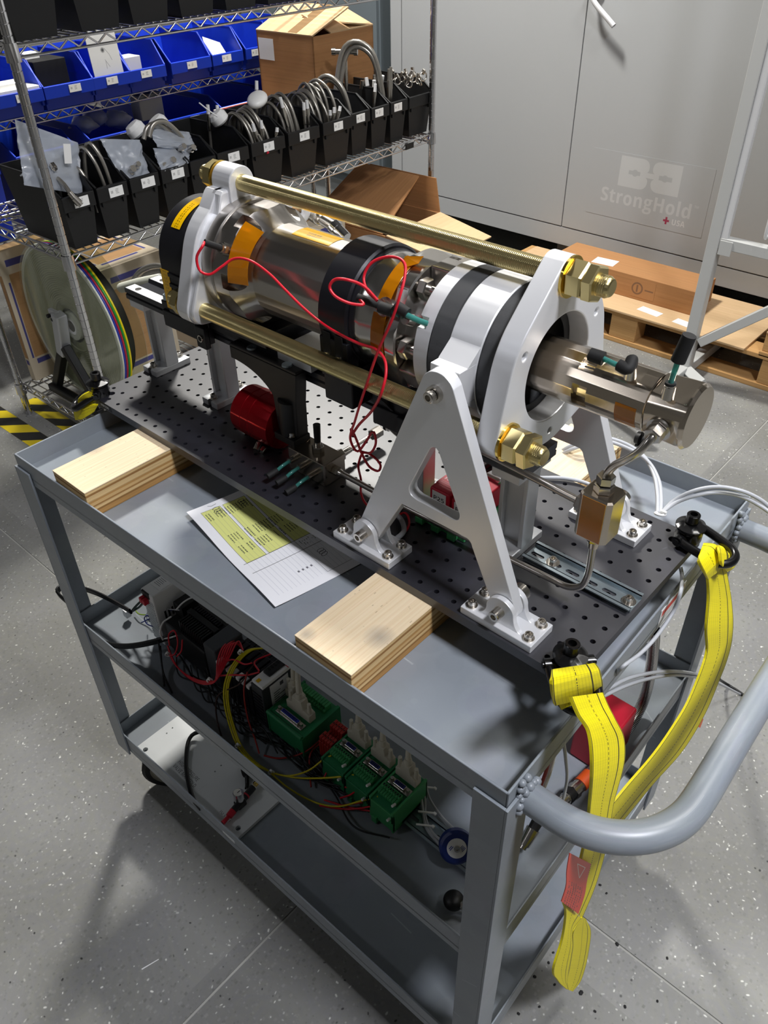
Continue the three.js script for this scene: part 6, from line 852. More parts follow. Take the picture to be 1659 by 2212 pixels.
{
  const t = thing('terminal_board', 'green terminal board with a long blue pin connector beside the dark modules', 'circuit board', [0.045, MT, 0.19]); const y = -0.363;
  part(t, 'carrier', [span(0.006, 0.084, MT + 0.010, y - 0.002, 0.1455, 0.150, 0.001), span(0.006, 0.084, MT + 0.010, y - 0.002, 0.2215, 0.226, 0.001), span(0.004, 0.008, MT + 0.004, y + 0.001, 0.144, 0.227, 0.001), span(0.080, 0.086, MT + 0.004, y + 0.001, 0.144, 0.227, 0.001), rod([0.006, y + 0.001, 0.2255], [0.084, y + 0.001, 0.2255], 0.0035), span(0.006, 0.084, MT + 0.006, MT + 0.012, 0.160, 0.216)], M.green);
  part(t, 'circuit_board', span(0.007, 0.083, y - 0.002, y, 0.149, 0.222), M.green); dsub(t, 0.015, 0.073, 0.211, y);
  for (let i = 0; i < 12; i++) part(t, 'terminal', [span(0.014 + i * 0.0052, 0.0186 + i * 0.0052, y, y + 0.010, 0.153, 0.165, 0.0008), span(0.014 + i * 0.0052, 0.0186 + i * 0.0052, y, y + 0.005, 0.165, 0.170, 0.0008)], M.greenTerm);
  hood('large beige cable plug on the green board with the long blue connector', 0.048, y + 0.002, 0.192, 0.052, [[0.044, y + 0.065, 0.188], [0.036, y + 0.09, 0.178], [0.028, y + 0.12, 0.16], [0.02, y + 0.14, 0.13]]);
  hood('second beige cable plug half hidden behind the large one', 0.022, y + 0.002, 0.179, 0.034, [[0.020, y + 0.07, 0.175], [0.016, y + 0.10, 0.16], [0.01, y + 0.13, 0.12]]);
  const r = thing('terminal_block', 'dark red terminal blocks between the green boards', 'terminal block', [0.112, MT, 0.188]);
  for (let i = 0; i < 5; i++) { const x = 0.099 + i * 0.0054; part(r, 'terminal', [span(x, x + 0.005, MT + 0.006, -0.372, 0.166, 0.206, 0.001), span(x, x + 0.005, -0.372, -0.360, 0.166, 0.181, 0.001), span(x, x + 0.005, -0.372, -0.364, 0.190, 0.204, 0.001)], M.redDull); part(r, 'screw_hole', [rod([x + 0.0025, -0.3605, 0.1735], [x + 0.0025, -0.3597, 0.1735], 0.0014, 0.0014, 8), rod([x + 0.0025, -0.3645, 0.197], [x + 0.0025, -0.3637, 0.197], 0.0014, 0.0014, 8)], M.dark); }
  const pl = ['first green connector board right of the red terminals', 'middle green connector board of the three', 'last green connector board, nearest the cart\'s handle'];
  [0.128, 0.1765, 0.225].forEach((x, i) => {
    const b = thing('terminal_board', pl[i], 'circuit board', [x + 0.022, MT, 0.19], 'green connector boards'); const yy = -0.366, x1 = x + 0.046;
    part(b, 'carrier', [span(x, x + 0.004, MT + 0.006, yy + 0.003, 0.153, 0.2285, 0.001), span(x1 - 0.004, x1, MT + 0.006, yy + 0.003, 0.153, 0.2285, 0.001), span(x, x1, MT + 0.010, yy - 0.002, 0.2245, 0.2285, 0.001), span(x, x1, MT + 0.010, yy - 0.002, 0.153, 0.157, 0.001), span(x + 0.006, x + 0.016, MT + 0.002, MT + 0.016, 0.205, 0.232, 0.001), span(x, x1, MT + 0.008, MT + 0.014, 0.165, 0.21)], i === 2 ? M.greenTerm : M.green);
    part(b, 'circuit_board', span(x + 0.003, x1 - 0.003, yy - 0.002, yy, 0.155, 0.226), M.green); dsub(b, x + 0.004, x + 0.043, 0.1875, yy, '#22307f');
    for (let k = 0; k < 8; k++) { const q = x + 0.005 + k * 0.0043; part(b, 'terminal', [span(q, q + 0.0039, yy, yy + 0.010, 0.199, 0.207, 0.0006), span(q, q + 0.0039, yy, yy + 0.006, 0.207, 0.215, 0.0006)], M.greenTerm); part(b, 'terminal_hole', span(q + 0.001, q + 0.0028, yy + 0.0098, yy + 0.0104, 0.201, 0.2045), M.dark); }
    hood(['beige cable plug on the first of the three green connector boards', 'beige cable plug on the middle green connector board', 'beige cable plug on the last green connector board, best lit'][i], x + 0.023, yy + 0.002, 0.169, 0.038, [[x + 0.021, yy + 0.06, 0.166], [x + 0.015, yy + 0.085, 0.15], [x + 0.005, yy + 0.10, 0.11]]);
    part(b, 'white_ferrule', [rod([x1 - 0.008, yy + 0.005, 0.2145], [x1 - 0.008, yy + 0.008, 0.221], 0.002), rod([x1 - 0.006, yy - 0.012, 0.2275], [x1 - 0.006, yy - 0.010, 0.234], 0.002)], M.white);
  });
}
// wiring of the middle tray
{
  const Y = (list) => list.map(([u, w, y]) => pY(u, w, y));
  for (const [dx, n] of [[0, 'outer'], [5, 'middle'], [9, 'inner']]) wires('wire', `${n} yellow wire of the bundle looping from the modules to the green boards`, 'wire', [Y([[570 + dx, 1400, -0.32], [535 + dx, 1405, -0.315], [505 + dx, 1432, -0.32], [486 + dx, 1475, -0.34], [485 + dx, 1520, -0.37], [500 + dx, 1580, -0.40], [515 + dx, 1615, -0.408], [545 + dx, 1648, -0.41], [585, 1668, -0.41]])], 0.0014, M.yellowWire, { group: 'yellow wires' });
  wires('wire', 'yellow wire end running to the first green connector board', 'wire', [Y([[585, 1668, -0.41], [620, 1676, -0.408], [665, 1665, -0.39], [700, 1640, -0.372], [716, 1632, -0.364]])], 0.0014, M.yellowWire); wires('wire', 'yellow wire end running to the middle green connector board', 'wire', [Y([[585, 1670, -0.41], [640, 1680, -0.405], [710, 1680, -0.38], [765, 1674, -0.366]])], 0.0014, M.yellowWire);
  wires('wire', 'yellow wire end running low to the last green connector board', 'wire', [Y([[585, 1670, -0.41], [620, 1700, -0.411], [680, 1733, -0.411], [730, 1742, -0.405], [780, 1730, -0.385], [817, 1721, -0.366]])], 0.0014, M.yellowWire);
  wires('wire', 'red wires ending at the last green connector board', 'wire', [Y([[690, 1740, -0.411], [750, 1748, -0.408], [800, 1742, -0.39], [835, 1732, -0.37]]), Y([[700, 1728, -0.411], [755, 1744, -0.408], [810, 1752, -0.40], [836, 1746, -0.38]]), Y([[715, 1745, -0.411], [770, 1735, -0.40], [828, 1730, -0.378]])], 0.0014, M.wire);
  wires('wire', 'red wires crossing in front of the middle green connector board', 'wire', [Y([[735, 1724, -0.405], [760, 1715, -0.39], [780, 1695, -0.37]]), Y([[745, 1700, -0.39], [765, 1702, -0.388], [785, 1706, -0.386]]), Y([[700, 1680, -0.40], [710, 1660, -0.39], [725, 1646, -0.37]])], 0.0014, M.wire);
  wires('wire', 'dark red wires bundled under the red terminal blocks', 'wire', [Y([[692, 1605, -0.385], [672, 1625, -0.40], [668, 1660, -0.41], [672, 1700, -0.411]]), Y([[690, 1600, -0.385], [668, 1618, -0.39], [640, 1632, -0.405], [600, 1638, -0.41], [570, 1632, -0.41]])], 0.0015, M.redDull);
  const tie = [];
  const bundle = []; for (let i = 0; i < 6; i++) { const d = i * 2.2; bundle.push(Y([[362 + d * 0.4, 1395 + d, -0.38], [372 + d * 0.5, 1425 + d * 0.6, -0.39], [395 + d * 0.3, 1452 + d * 0.4, -0.385], [425, 1468 + d * 0.5, -0.37], [450, 1472 + d * 0.5, -0.35], [466, 1468 + d * 0.2, -0.335], [470 + i * 5, 1430 - i * 2, -0.32], [480 + i * 7, 1400 - i * 3, -0.318], [505 + i * 4, 1375 + i * 6, -0.325]])); }
  wires('wire_bundle', 'bundle of red wires sagging below the ribbed controller', 'wire', bundle, 0.0014, M.wire);
  wires('wire', 'red wire loops beside the ribbed controller', 'wire', [Y([[366, 1395, -0.36], [365, 1370, -0.345], [375, 1362, -0.34], [384, 1385, -0.345], [378, 1412, -0.37], [366, 1416, -0.385]]), Y([[394, 1382, -0.335], [392, 1405, -0.35], [382, 1418, -0.37]])], 0.0014, M.wire);
  wires('wire', 'red wires plugged into the dark modules', 'wire', [Y([[465, 1470, -0.335], [475, 1440, -0.325], [500, 1425, -0.32], [530, 1435, -0.315], [545, 1432, -0.312]]), Y([[470, 1460, -0.335], [500, 1458, -0.33], [535, 1458, -0.318], [560, 1452, -0.31]]), Y([[560, 1450, -0.31], [550, 1430, -0.312], [580, 1415, -0.31], [600, 1408, -0.31]])], 0.0014, M.wire);
  wires('wire', 'long thin dark red wire falling from the printed module to the tray', 'wire', [Y([[534, 1452, -0.31], [527, 1490, -0.34], [535, 1550, -0.38], [552, 1600, -0.40], [560, 1628, -0.41]])], 0.0013, M.redDull);
  wires('wire', 'thin brown wire curving across the modules', 'wire', [Y([[580, 1405, -0.31], [545, 1440, -0.315], [520, 1475, -0.33], [470, 1505, -0.37], [468, 1550, -0.40], [478, 1590, -0.41]])], 0.0013, std('#3a2018', 0.5));
  wires('wire', 'dark blue wires tangled under the power supply', 'wire', [Y([[305, 1345, -0.37], [330, 1335, -0.36], [360, 1340, -0.36], [345, 1352, -0.37], [318, 1348, -0.38], [312, 1335, -0.37], [335, 1325, -0.35], [372, 1318, -0.34]]), Y([[315, 1328, -0.36], [340, 1342, -0.365], [375, 1345, -0.35]])], 0.0011, M.blueWire);
  wires('wire', 'thin grey wire bent in front of the power supply', 'wire', [Y([[318, 1345, -0.40], [318, 1325, -0.37], [330, 1312, -0.345], [355, 1315, -0.335], [388, 1318, -0.32]])], 0.0011, M.greyCable);
  wires('wire', 'white wires beside the ribbed controller', 'wire', [Y([[352, 1382, -0.36], [346, 1365, -0.34], [352, 1345, -0.325], [370, 1332, -0.32]]), Y([[345, 1380, -0.37], [365, 1378, -0.36], [384, 1372, -0.35]]), Y([[380, 1318, -0.315], [395, 1302, -0.305], [412, 1292, -0.30], [425, 1290, -0.30]])], 0.0015, M.white);
  wires('wire', 'green and yellow earth wire below the power supply', 'wire', [Y([[290, 1315, -0.405], [300, 1326, -0.405], [318, 1328, -0.40], [330, 1325, -0.39]])], 0.0012, std('#8fae2a', 0.5));
  wires('wire', 'dark green twisted wires from the cord to the red plug', 'wire', [Y([[283, 1322, -0.37], [295, 1308, -0.345], [308, 1296, -0.325], [322, 1288, -0.312]]), Y([[283, 1322, -0.372], [300, 1312, -0.35], [312, 1300, -0.325], [326, 1292, -0.312]])], 0.0022, std('#0c2d26', 0.5));
  wires('wire', 'black wires hanging from the controller to the tray lip', 'wire', [Y([[342, 1385, -0.37], [345, 1405, -0.385], [350, 1440, -0.405], [355, 1482, -0.41]]), Y([[346, 1395, -0.38], [352, 1450, -0.405], [372, 1497, -0.41]])], 0.0016, M.blackWire);
  one('power_cable', 'flat black power cord looping outside the cart leg and back over the tray', 'cord', [[0, 0], [2.2, 3], [4, 6]].map(([a, b2]) => pipe([pX(280 + a, 1318 + b2, -0.335), pX(255 + a, 1303 + b2, -0.37), pX(210 + a, 1280 + b2, -0.43), pX(170 + a, 1267 + b2, -0.475), pX(135 + a, 1263 + b2, -0.485), pX(122 + a, 1275 + b2, -0.48), pX(145 + a, 1300 + b2, -0.46), pX(170 + a, 1330 + b2, -0.44), pX(195 + a, 1368 + b2, -0.405), pX(232 + a, 1388 + b2, -0.35), pX(270 + a, 1393 + b2, -0.31), pX(320 + a, 1386 + b2, -0.27), pX(375 + a, 1370 + b2, -0.235)], 0.0026, 110, 8)), M.blackWire);
  one('tape_flag', 'small folded white tape flag on the power cord end', 'tape', [box(...at3(274, 1324, -0.40), 0.012, 0.016, 0.010, 0.001)], M.alumDull);
  for (const [u, w, y, l] of [[363, 1414, -0.385, 'white cable tie on the red bundle under the ribbed controller'], [453, 1470, -0.345, 'white cable tie at the lowest bend of the red bundle'], [520, 1410, -0.315, 'white cable tie on the yellow wires at the modules'], [514, 1612, -0.405, 'white cable tie on the yellow wires at the tray lip'], [586, 1669, -0.408, 'white cable tie where the yellow wires part']]) { const p = pY(u, w, y); one('cable_tie', l, 'cable tie', [new THREE.TorusGeometry(0.0042, 0.0014, 8, 16).rotateY(0.8).translate(p.x, p.y, p.z), box(p.x, p.y + 0.004, p.z, 0.005, 0.005, 0.004, 0.001)], M.whiteGloss); }
  const tang = []; for (let i = 0; i < 14; i++) { const x = rr(0.06, 0.2), z = rr(0.205, 0.25); tang.push([[x - 0.08, MT + 0.004, z - 0.02 + rr(-0.02, 0.02)], [x - 0.03, MT + rr(0.004, 0.02), z + rr(-0.015, 0.02)], [x + 0.03, MT + rr(0.003, 0.012), z + rr(0, 0.02)], [x + 0.08, MT + rr(0.004, 0.03), z - 0.005]]); }
  wires('wire_tangle', 'tangle of thin black wires on the tray in front of the green boards', 'wire', tang, 0.0013, M.blackWire, { kind: 'stuff' });
  const tg2 = []; for (let i = 0; i < 16; i++) { const x = rr(-0.2, 0.02); tg2.push([[x - 0.04, MT + rr(0.01, 0.05), rr(0.226, 0.24)], [x, MT + rr(0.004, 0.02), rr(0.23, 0.262)], [x + 0.04, MT + rr(0.006, 0.03), rr(0.23, 0.26)], [x + 0.09, MT + rr(0.004, 0.03), rr(0.226, 0.25)]]); }
  wires('wire_tangle', 'dark wire tangle in the shade below the controller modules', 'wire', tg2, 0.0013, M.blackWire, { kind: 'stuff' });
  // black round bushes in the shade
  wires('cable', 'grey cable curling over the slotted rail, held by white ties', 'cable', [Y([[912, 1690, -0.39], [918, 1730, -0.405], [920, 1770, -0.408], [935, 1800, -0.408], [965, 1825, -0.405]]), Y([[918, 1690, -0.39], [928, 1725, -0.405], [955, 1765, -0.408], [985, 1795, -0.40]]), Y([[908, 1690, -0.39], [912, 1740, -0.405], [922, 1790, -0.408], [950, 1825, -0.408]])], 0.0022, M.greyCable);
  for (const [u, w, l] of [[922, 1758, 'upper white cable tie on the grey cables over the slotted rail'], [918, 1786, 'lower white cable tie on the grey cables over the slotted rail'], [923, 1704, 'white cable tie at the corner of the last green board']]) { const p = pY(u, w, -0.404); one('cable_tie', l, 'cable tie', [box(0, 0, 0, 0.026, 0.002, 0.003, 0.0008).rotateY(0.6).translate(p.x, p.y + 0.004, p.z), box(p.x + 0.010, p.y + 0.004, p.z - 0.006, 0.005, 0.004, 0.004, 0.001)], M.whiteGloss); }
}
{ // blue handwheel and black valve by the near leg
  const t = thing('shutoff_valve', 'round blue valve wheel with a white disc beside the near leg', 'valve', [0.372, MT, 0.196]), c = vec(at3(986, 1830, -0.372)); const ax = new V3(0.55, 0.62, 0.56).normalize(), q = new THREE.Quaternion().setFromUnitVectors(new V3(0, 1, 0), ax), pl = (g) => g.applyQuaternion(q).translate(c.x, c.y, c.z);
  part(t, 'wheel', pl(lathe([[0, -0.012], [0.020, -0.012], [0.0235, -0.009], [0.0235, 0.001], [0.020, 0.0035], [0.0, 0.0035]], 40)), std('#152a6e', 0.45)); part(t, 'disc_label', pl(new THREE.CylinderGeometry(0.0135, 0.0135, 0.0008, 40).translate(0, 0.004, 0)), std('#ffffff', 0.5, 0, { map: canvas(128, 128, (g) => { g.fillStyle = '#dfdfe2'; g.fillRect(0, 0, 128, 128); g.fillStyle = '#1f2f80'; for (let i = 0; i < 4; i++) g.fillRect(24, 22 + i * 8, 34 - i * 4, 4); g.fillRect(70, 86, 34, 5); g.fillRect(74, 96, 26, 5); }) }));
  part(t, 'hub_screw', pl(lathe([[0, 0.004], [0.0042, 0.004], [0.0042, 0.008], [0.002, 0.008], [0.0018, 0.006], [0, 0.006]], 18)), M.screw); part(t, 'stem', rod(c.clone().addScaledVector(ax, -0.011), [c.x - 0.02, MT + 0.002, c.z - 0.02], 0.007), M.nickel);
  const k = vec(at3(980, 1945, -0.40)), t2 = thing('shutoff_valve', 'black valve knob with a bright steel fitting, half hidden by the near leg', 'valve', [k.x, MT, k.z]); part(t2, 'knob', [new THREE.SphereGeometry(0.014, 24, 16).scale(1, 0.75, 1).translate(k.x, k.y, k.z)], M.black); part(t2, 'fitting', [rod([k.x + 0.004, k.y, k.z], [k.x + 0.022, k.y + 0.002, k.z - 0.006], 0.0065, 0.0065, 6), rod([k.x + 0.02, k.y, k.z - 0.006], [k.x + 0.035, MT + 0.01, k.z - 0.01], 0.005)], M.screw);
}
// ---------------------------------------------------------------- bottom tray: white plate with printing, valve
{
  const y = -0.7455, t = thing('panel_plate', 'white printed panel plate lying on the bottom tray', 'panel', [-0.22, y, 0.2]);
  const sh = new THREE.Shape(); const x0 = -0.378, x1 = -0.066, z0 = 0.02, z1 = 0.2985; sh.moveTo(x0, -z1); sh.lineTo(x1, -z1); sh.lineTo(x1, -z0); sh.lineTo(x0, -z0); sh.closePath();
  const hol = (x, z, r) => { const h = new THREE.Path(); h.absarc(x, -z, r, 0, 2 * PI, true); sh.holes.push(h); }; hol(-0.361, 0.221, 0.0016); hol(-0.359, 0.237, 0.0016); hol(-0.359, 0.290, 0.0052); hol(-0.212, 0.211, 0.0016); hol(-0.210, 0.228, 0.0016); hol(-0.081, 0.276, 0.0052);
  part(t, 'plate', new THREE.ExtrudeGeometry(sh, { depth: 0.008, bevelEnabled: false, curveSegments: 14 }).rotateX(-PI / 2).translate(0, y + 0.001, 0), std('#dadddd', 0.4));
  const txt = (s, w2, h2, f) => std('#ffffff', 0.45, 0, { map: canvas(512, 128, (c) => { c.fillStyle = '#dadddd'; c.fillRect(0, 0, 512, 128); c.fillStyle = '#4a4a4c'; c.font = f; s.forEach((l, i) => c.fillText(l, 10, 52 + i * 60)); }) });
  put(t, 'printed_text', card(0.086, 0.026, 0.0003), txt(['HIGH PRESSURE', 'VALVE MANIFOLD'], 0, 0, '54px sans-serif'), [-0.243, y + 0.0092, 0.2685], [-PI / 2, 0, -0.03]); put(t, 'printed_text', card(0.048, 0.013, 0.0003), txt(['TO VENT'], 0, 0, '92px sans-serif'), [-0.112, y + 0.0092, 0.2805], [-PI / 2, 0, -0.03]);
  const v = thing('vent_valve', 'small black valve with a round pressure gauge and red plug on the white plate', 'valve', [-0.115, y + 0.009, 0.25]); const a = [-0.118, y + 0.022, 0.205], b = [-0.108, y + 0.022, 0.264];
  part(v, 'body', [rod(a, b, 0.0068, 0.0068, 14), new RoundedBoxGeometry(0.017, 0.016, 0.02, 2, 0.003).translate(-0.112, y + 0.02, 0.243), span(-0.117, -0.107, y + 0.0085, y + 0.016, 0.235, 0.25)], M.black); part(v, 'red_collar', [rod([-0.1145, y + 0.022, 0.2245], [-0.114, y + 0.022, 0.2275], 0.0074, 0.0074, 16)], M.redPaint); part(v, 'red_plug', [rod([-0.108, y + 0.022, 0.263], [-0.106, y + 0.021, 0.276], 0.0072, 0.0066, 14), rod([-0.106, y + 0.021, 0.276], [-0.1045, y + 0.020, 0.292], 0.0038, 0.0046, 12)], M.redPaint);
  part(v, 'brass_fitting', [rod([-0.1215, y + 0.022, 0.186], [-0.1195, y + 0.022, 0.200], 0.0055, 0.0055, 6)], M.brass); part(v, 'black_hose', pipe([[-0.1215, y + 0.022, 0.187], [-0.123, y + 0.022, 0.17], [-0.13, y + 0.024, 0.14]], 0.0065, 14, 10), M.black);
  part(v, 'gauge', [rod([-0.116, y + 0.026, 0.241], [-0.119, y + 0.043, 0.2385], 0.0105, 0.0105, 24)], M.chrome); part(v, 'gauge_dial', [rod([-0.119, y + 0.0428, 0.2386], [-0.1191, y + 0.0436, 0.2384], 0.0092, 0.0092, 24)], std('#dddcd5', 0.3)); part(v, 'needle', [span(-0.1195, -0.1185, y + 0.0435, y + 0.0442, 0.234, 0.243)], M.dark);
  const e = thing('rocker_knob', 'large black knob lying on the white plate under the tray edge', 'knob', [-0.155, y + 0.009, 0.17]); part(e, 'knob', [rod([-0.165, y + 0.02, 0.19], [-0.135, y + 0.03, 0.16], 0.017, 0.019, 24)], M.black); part(e, 'lever', pipe([[-0.15, y + 0.02, 0.195], [-0.138, y + 0.012, 0.205], [-0.131, y + 0.012, 0.212]], 0.004, 10, 8), M.black);
  one('cable', 'black cable falling across the white plate and over the tray edge', 'cable', [pipe([[-0.27, y + 0.12, 0.14], [-0.255, y + 0.06, 0.165], pY(413, 1590, -0.725), pY(402, 1640, -0.73), pY(407, 1690, -0.733), pY(420, 1730, -0.7345), pY(436, 1750, -0.7345)].map(vec).concat([vec([-0.185, -0.7345, 0.297])]), 0.0042, 50, 10)], M.blackWire);
}
// ---------------------------------------------------------------- right end: braided hose, cables, straps
{
  const x = (u, w, X) => pX(u, w, X), t = thing('braided_hose', 'wide steel braided hose with an orange band at the right end of the middle tray', 'hose', [0.43, -0.40, -0.1]);
  const path = [x(1413, 1360, 0.425), x(1412, 1388, 0.425), x(1405, 1450, 0.428), x(1385, 1525, 0.431), x(1345, 1590, 0.434), x(1295, 1650, 0.436), x(1272, 1675, 0.436)];
  const g = pipe(path, 0.0088, 90, 16), u = g.attributes.uv; part(t, 'braided_tube', g, M.braid);
  const a = x(1274, 1674, 0.436), b = x(1254, 1695, 0.434), c = x(1222, 1725, 0.432), d = x(1190, 1755, 0.43); part(t, 'orange_band', rod(a, b, 0.0112, 0.0112, 20), M.orange); part(t, 'coupling', [rod(b, c, 0.010, 0.0092, 16), rod(b.clone().lerp(c, 0.3), b.clone().lerp(c, 0.6), 0.0118, 0.0118, 6), rod(c, d, 0.0075, 0.0068, 14)], M.screw); part(t, 'knurled_ring', rod(b.clone().lerp(c, 0.62), b.clone().lerp(c, 0.95), 0.0108, 0.0108, 12), M.black);
  const f0 = x(1152, 1790, 0.425), f1 = x(1132, 1825, 0.425), t2 = thing('pipe_fitting', 'bright steel hexagon fitting behind the near end of the handle', 'fitting', [f0.x, f0.y, f0.z]); part(t2, 'body', [rod(f0, f1, 0.010, 0.0085, 6), rod(f1, f1.clone().addScaledVector(f1.clone().sub(f0), 0.2), 0.006)], M.screw); part(t2, 'clamp', rod(f0, f0.clone().addScaledVector(f0.clone().sub(f1), 0.4), 0.0075, 0.008, 14), M.black);
  const wire = (label, pts, r, m, grp) => one('cable', label, 'cable', [pipe(pts, r, 60, 8)], m, grp ? { group: grp } : {});
  wire('grey cable hanging down the cart end in front of the braided hose', [pY(1470, 1225, -0.015), x(1473, 1240, 0.462), x(1470, 1280, 0.478), x(1455, 1320, 0.478), x(1420, 1372, 0.478), x(1385, 1410, 0.478), x(1345, 1440, 0.476), x(1325, 1470, 0.45)], 0.0024, M.greyCable);
  wire('upper grey cable crossing under the right tray edge', [x(1310, 1490, 0.46), x(1350, 1468, 0.462), x(1400, 1455, 0.466), x(1450, 1450, 0.468), x(1510, 1458, 0.47), x(1600, 1500, 0.47)], 0.0026, M.greyCable); wire('lower grey cable crossing under the right tray edge', [x(1300, 1505, 0.46), x(1350, 1482, 0.462), x(1405, 1465, 0.466), x(1455, 1458, 0.468), x(1508, 1463, 0.47)], 0.0026, M.greyCable);
  wire('dark cable trailing away over the floor beyond the straps', [x(1552, 1466, 0.5), pY(1570, 1478, -0.91), pY(1600, 1497, -0.915), pY(1640, 1530, -0.916)], 0.0035, M.blackWire);
  wire('thin grey wire hanging past the orange band', [x(1217, 1600, 0.47), x(1222, 1640, 0.468), x(1224, 1690, 0.462), x(1215, 1730, 0.46), x(1205, 1752, 0.455)], 0.002, M.greyCable);
  wire('white wire bundle beside the near tray corner', [x(1200, 1620, 0.455), x(1190, 1660, 0.45), x(1175, 1700, 0.448), x(1160, 1728, 0.446)], 0.0026, M.white); wire('dark red wire beside the white bundle at the near tray corner', [x(1190, 1625, 0.455), x(1180, 1665, 0.45), x(1165, 1705, 0.446), x(1155, 1730, 0.444)], 0.0022, M.redDull);
  const bl = x(1155, 1718, 0.42); one('blue_cap', 'flat blue cap just under the near tray corner', 'cap', [lathe([[0, 0], [0.018, 0], [0.018, 0.006], [0, 0.006]], 24).rotateZ(0.5).rotateX(0.6).translate(bl.x, bl.y, bl.z)], std('#1b4fa8', 0.4));
  one('red_case', 'red plastic case on the middle tray under the right tray edge', 'case', [span(0.385, 0.445, MT + 0.001, MT + 0.085, -0.135, -0.055, 0.004)], M.redPaint);
  // grey cables at the back of the top tray
  const y = (u, w, h) => pY(u, w, h);
  wire('left grey cable arching from the far bracket to the plate edge tie', [y(1196, 985, -0.03), y(1240, 960, 0.0), y(1300, 945, 0.005), y(1350, 958, 0.0), y(1390, 985, -0.005), y(1412, 1025, -0.01), y(1420, 1070, -0.012), y(1420, 1108, -0.012)], 0.0028, M.greyCable, 'paired grey cables'); wire('right grey cable arching from the far bracket to the plate edge tie', [y(1196, 990, -0.03), y(1242, 968, 0.0), y(1300, 952, 0.005), y(1355, 968, 0.0), y(1398, 995, -0.005), y(1422, 1035, -0.01), y(1428, 1075, -0.012), y(1427, 1108, -0.012)], 0.0028, M.greyCable, 'paired grey cables');
  wire('outer grey cable arching over the back right tray corner', [y(1427, 1110, -0.012), y(1455, 1082, 0.0), y(1500, 1060, 0.02), y(1550, 1052, 0.03), y(1600, 1060, 0.03), y(1640, 1078, 0.02), y(1680, 1110, 0.0)], 0.0028, M.greyCable); wire('inner grey cable arching over the back right tray corner', [y(1424, 1112, -0.012), y(1460, 1086, 0.0), y(1505, 1070, 0.015), y(1550, 1064, 0.02), y(1600, 1072, 0.02), y(1650, 1098, 0.01), y(1690, 1130, 0.0)], 0.0028, M.greyCable);
  const tp = pY(1426, 1110, -0.010); one('cable_tie', 'white cable tie gathering the grey cables at the plate edge', 'cable tie', [new THREE.TorusGeometry(0.0062, 0.002, 8, 18).rotateX(1.2).rotateY(0.5).translate(tp.x, tp.y, tp.z), box(tp.x + 0.004, tp.y + 0.005, tp.z, 0.008, 0.004, 0.004, 0.001)], M.whiteGloss);
  wire('long grey cable lying on the plate behind the far post', [y(1165, 1032, 0.004), y(1220, 1033, 0.005), y(1270, 1045, 0.005), y(1300, 1065, 0.004), y(1330, 1075, 0.003)], 0.0026, M.greyCable);
}
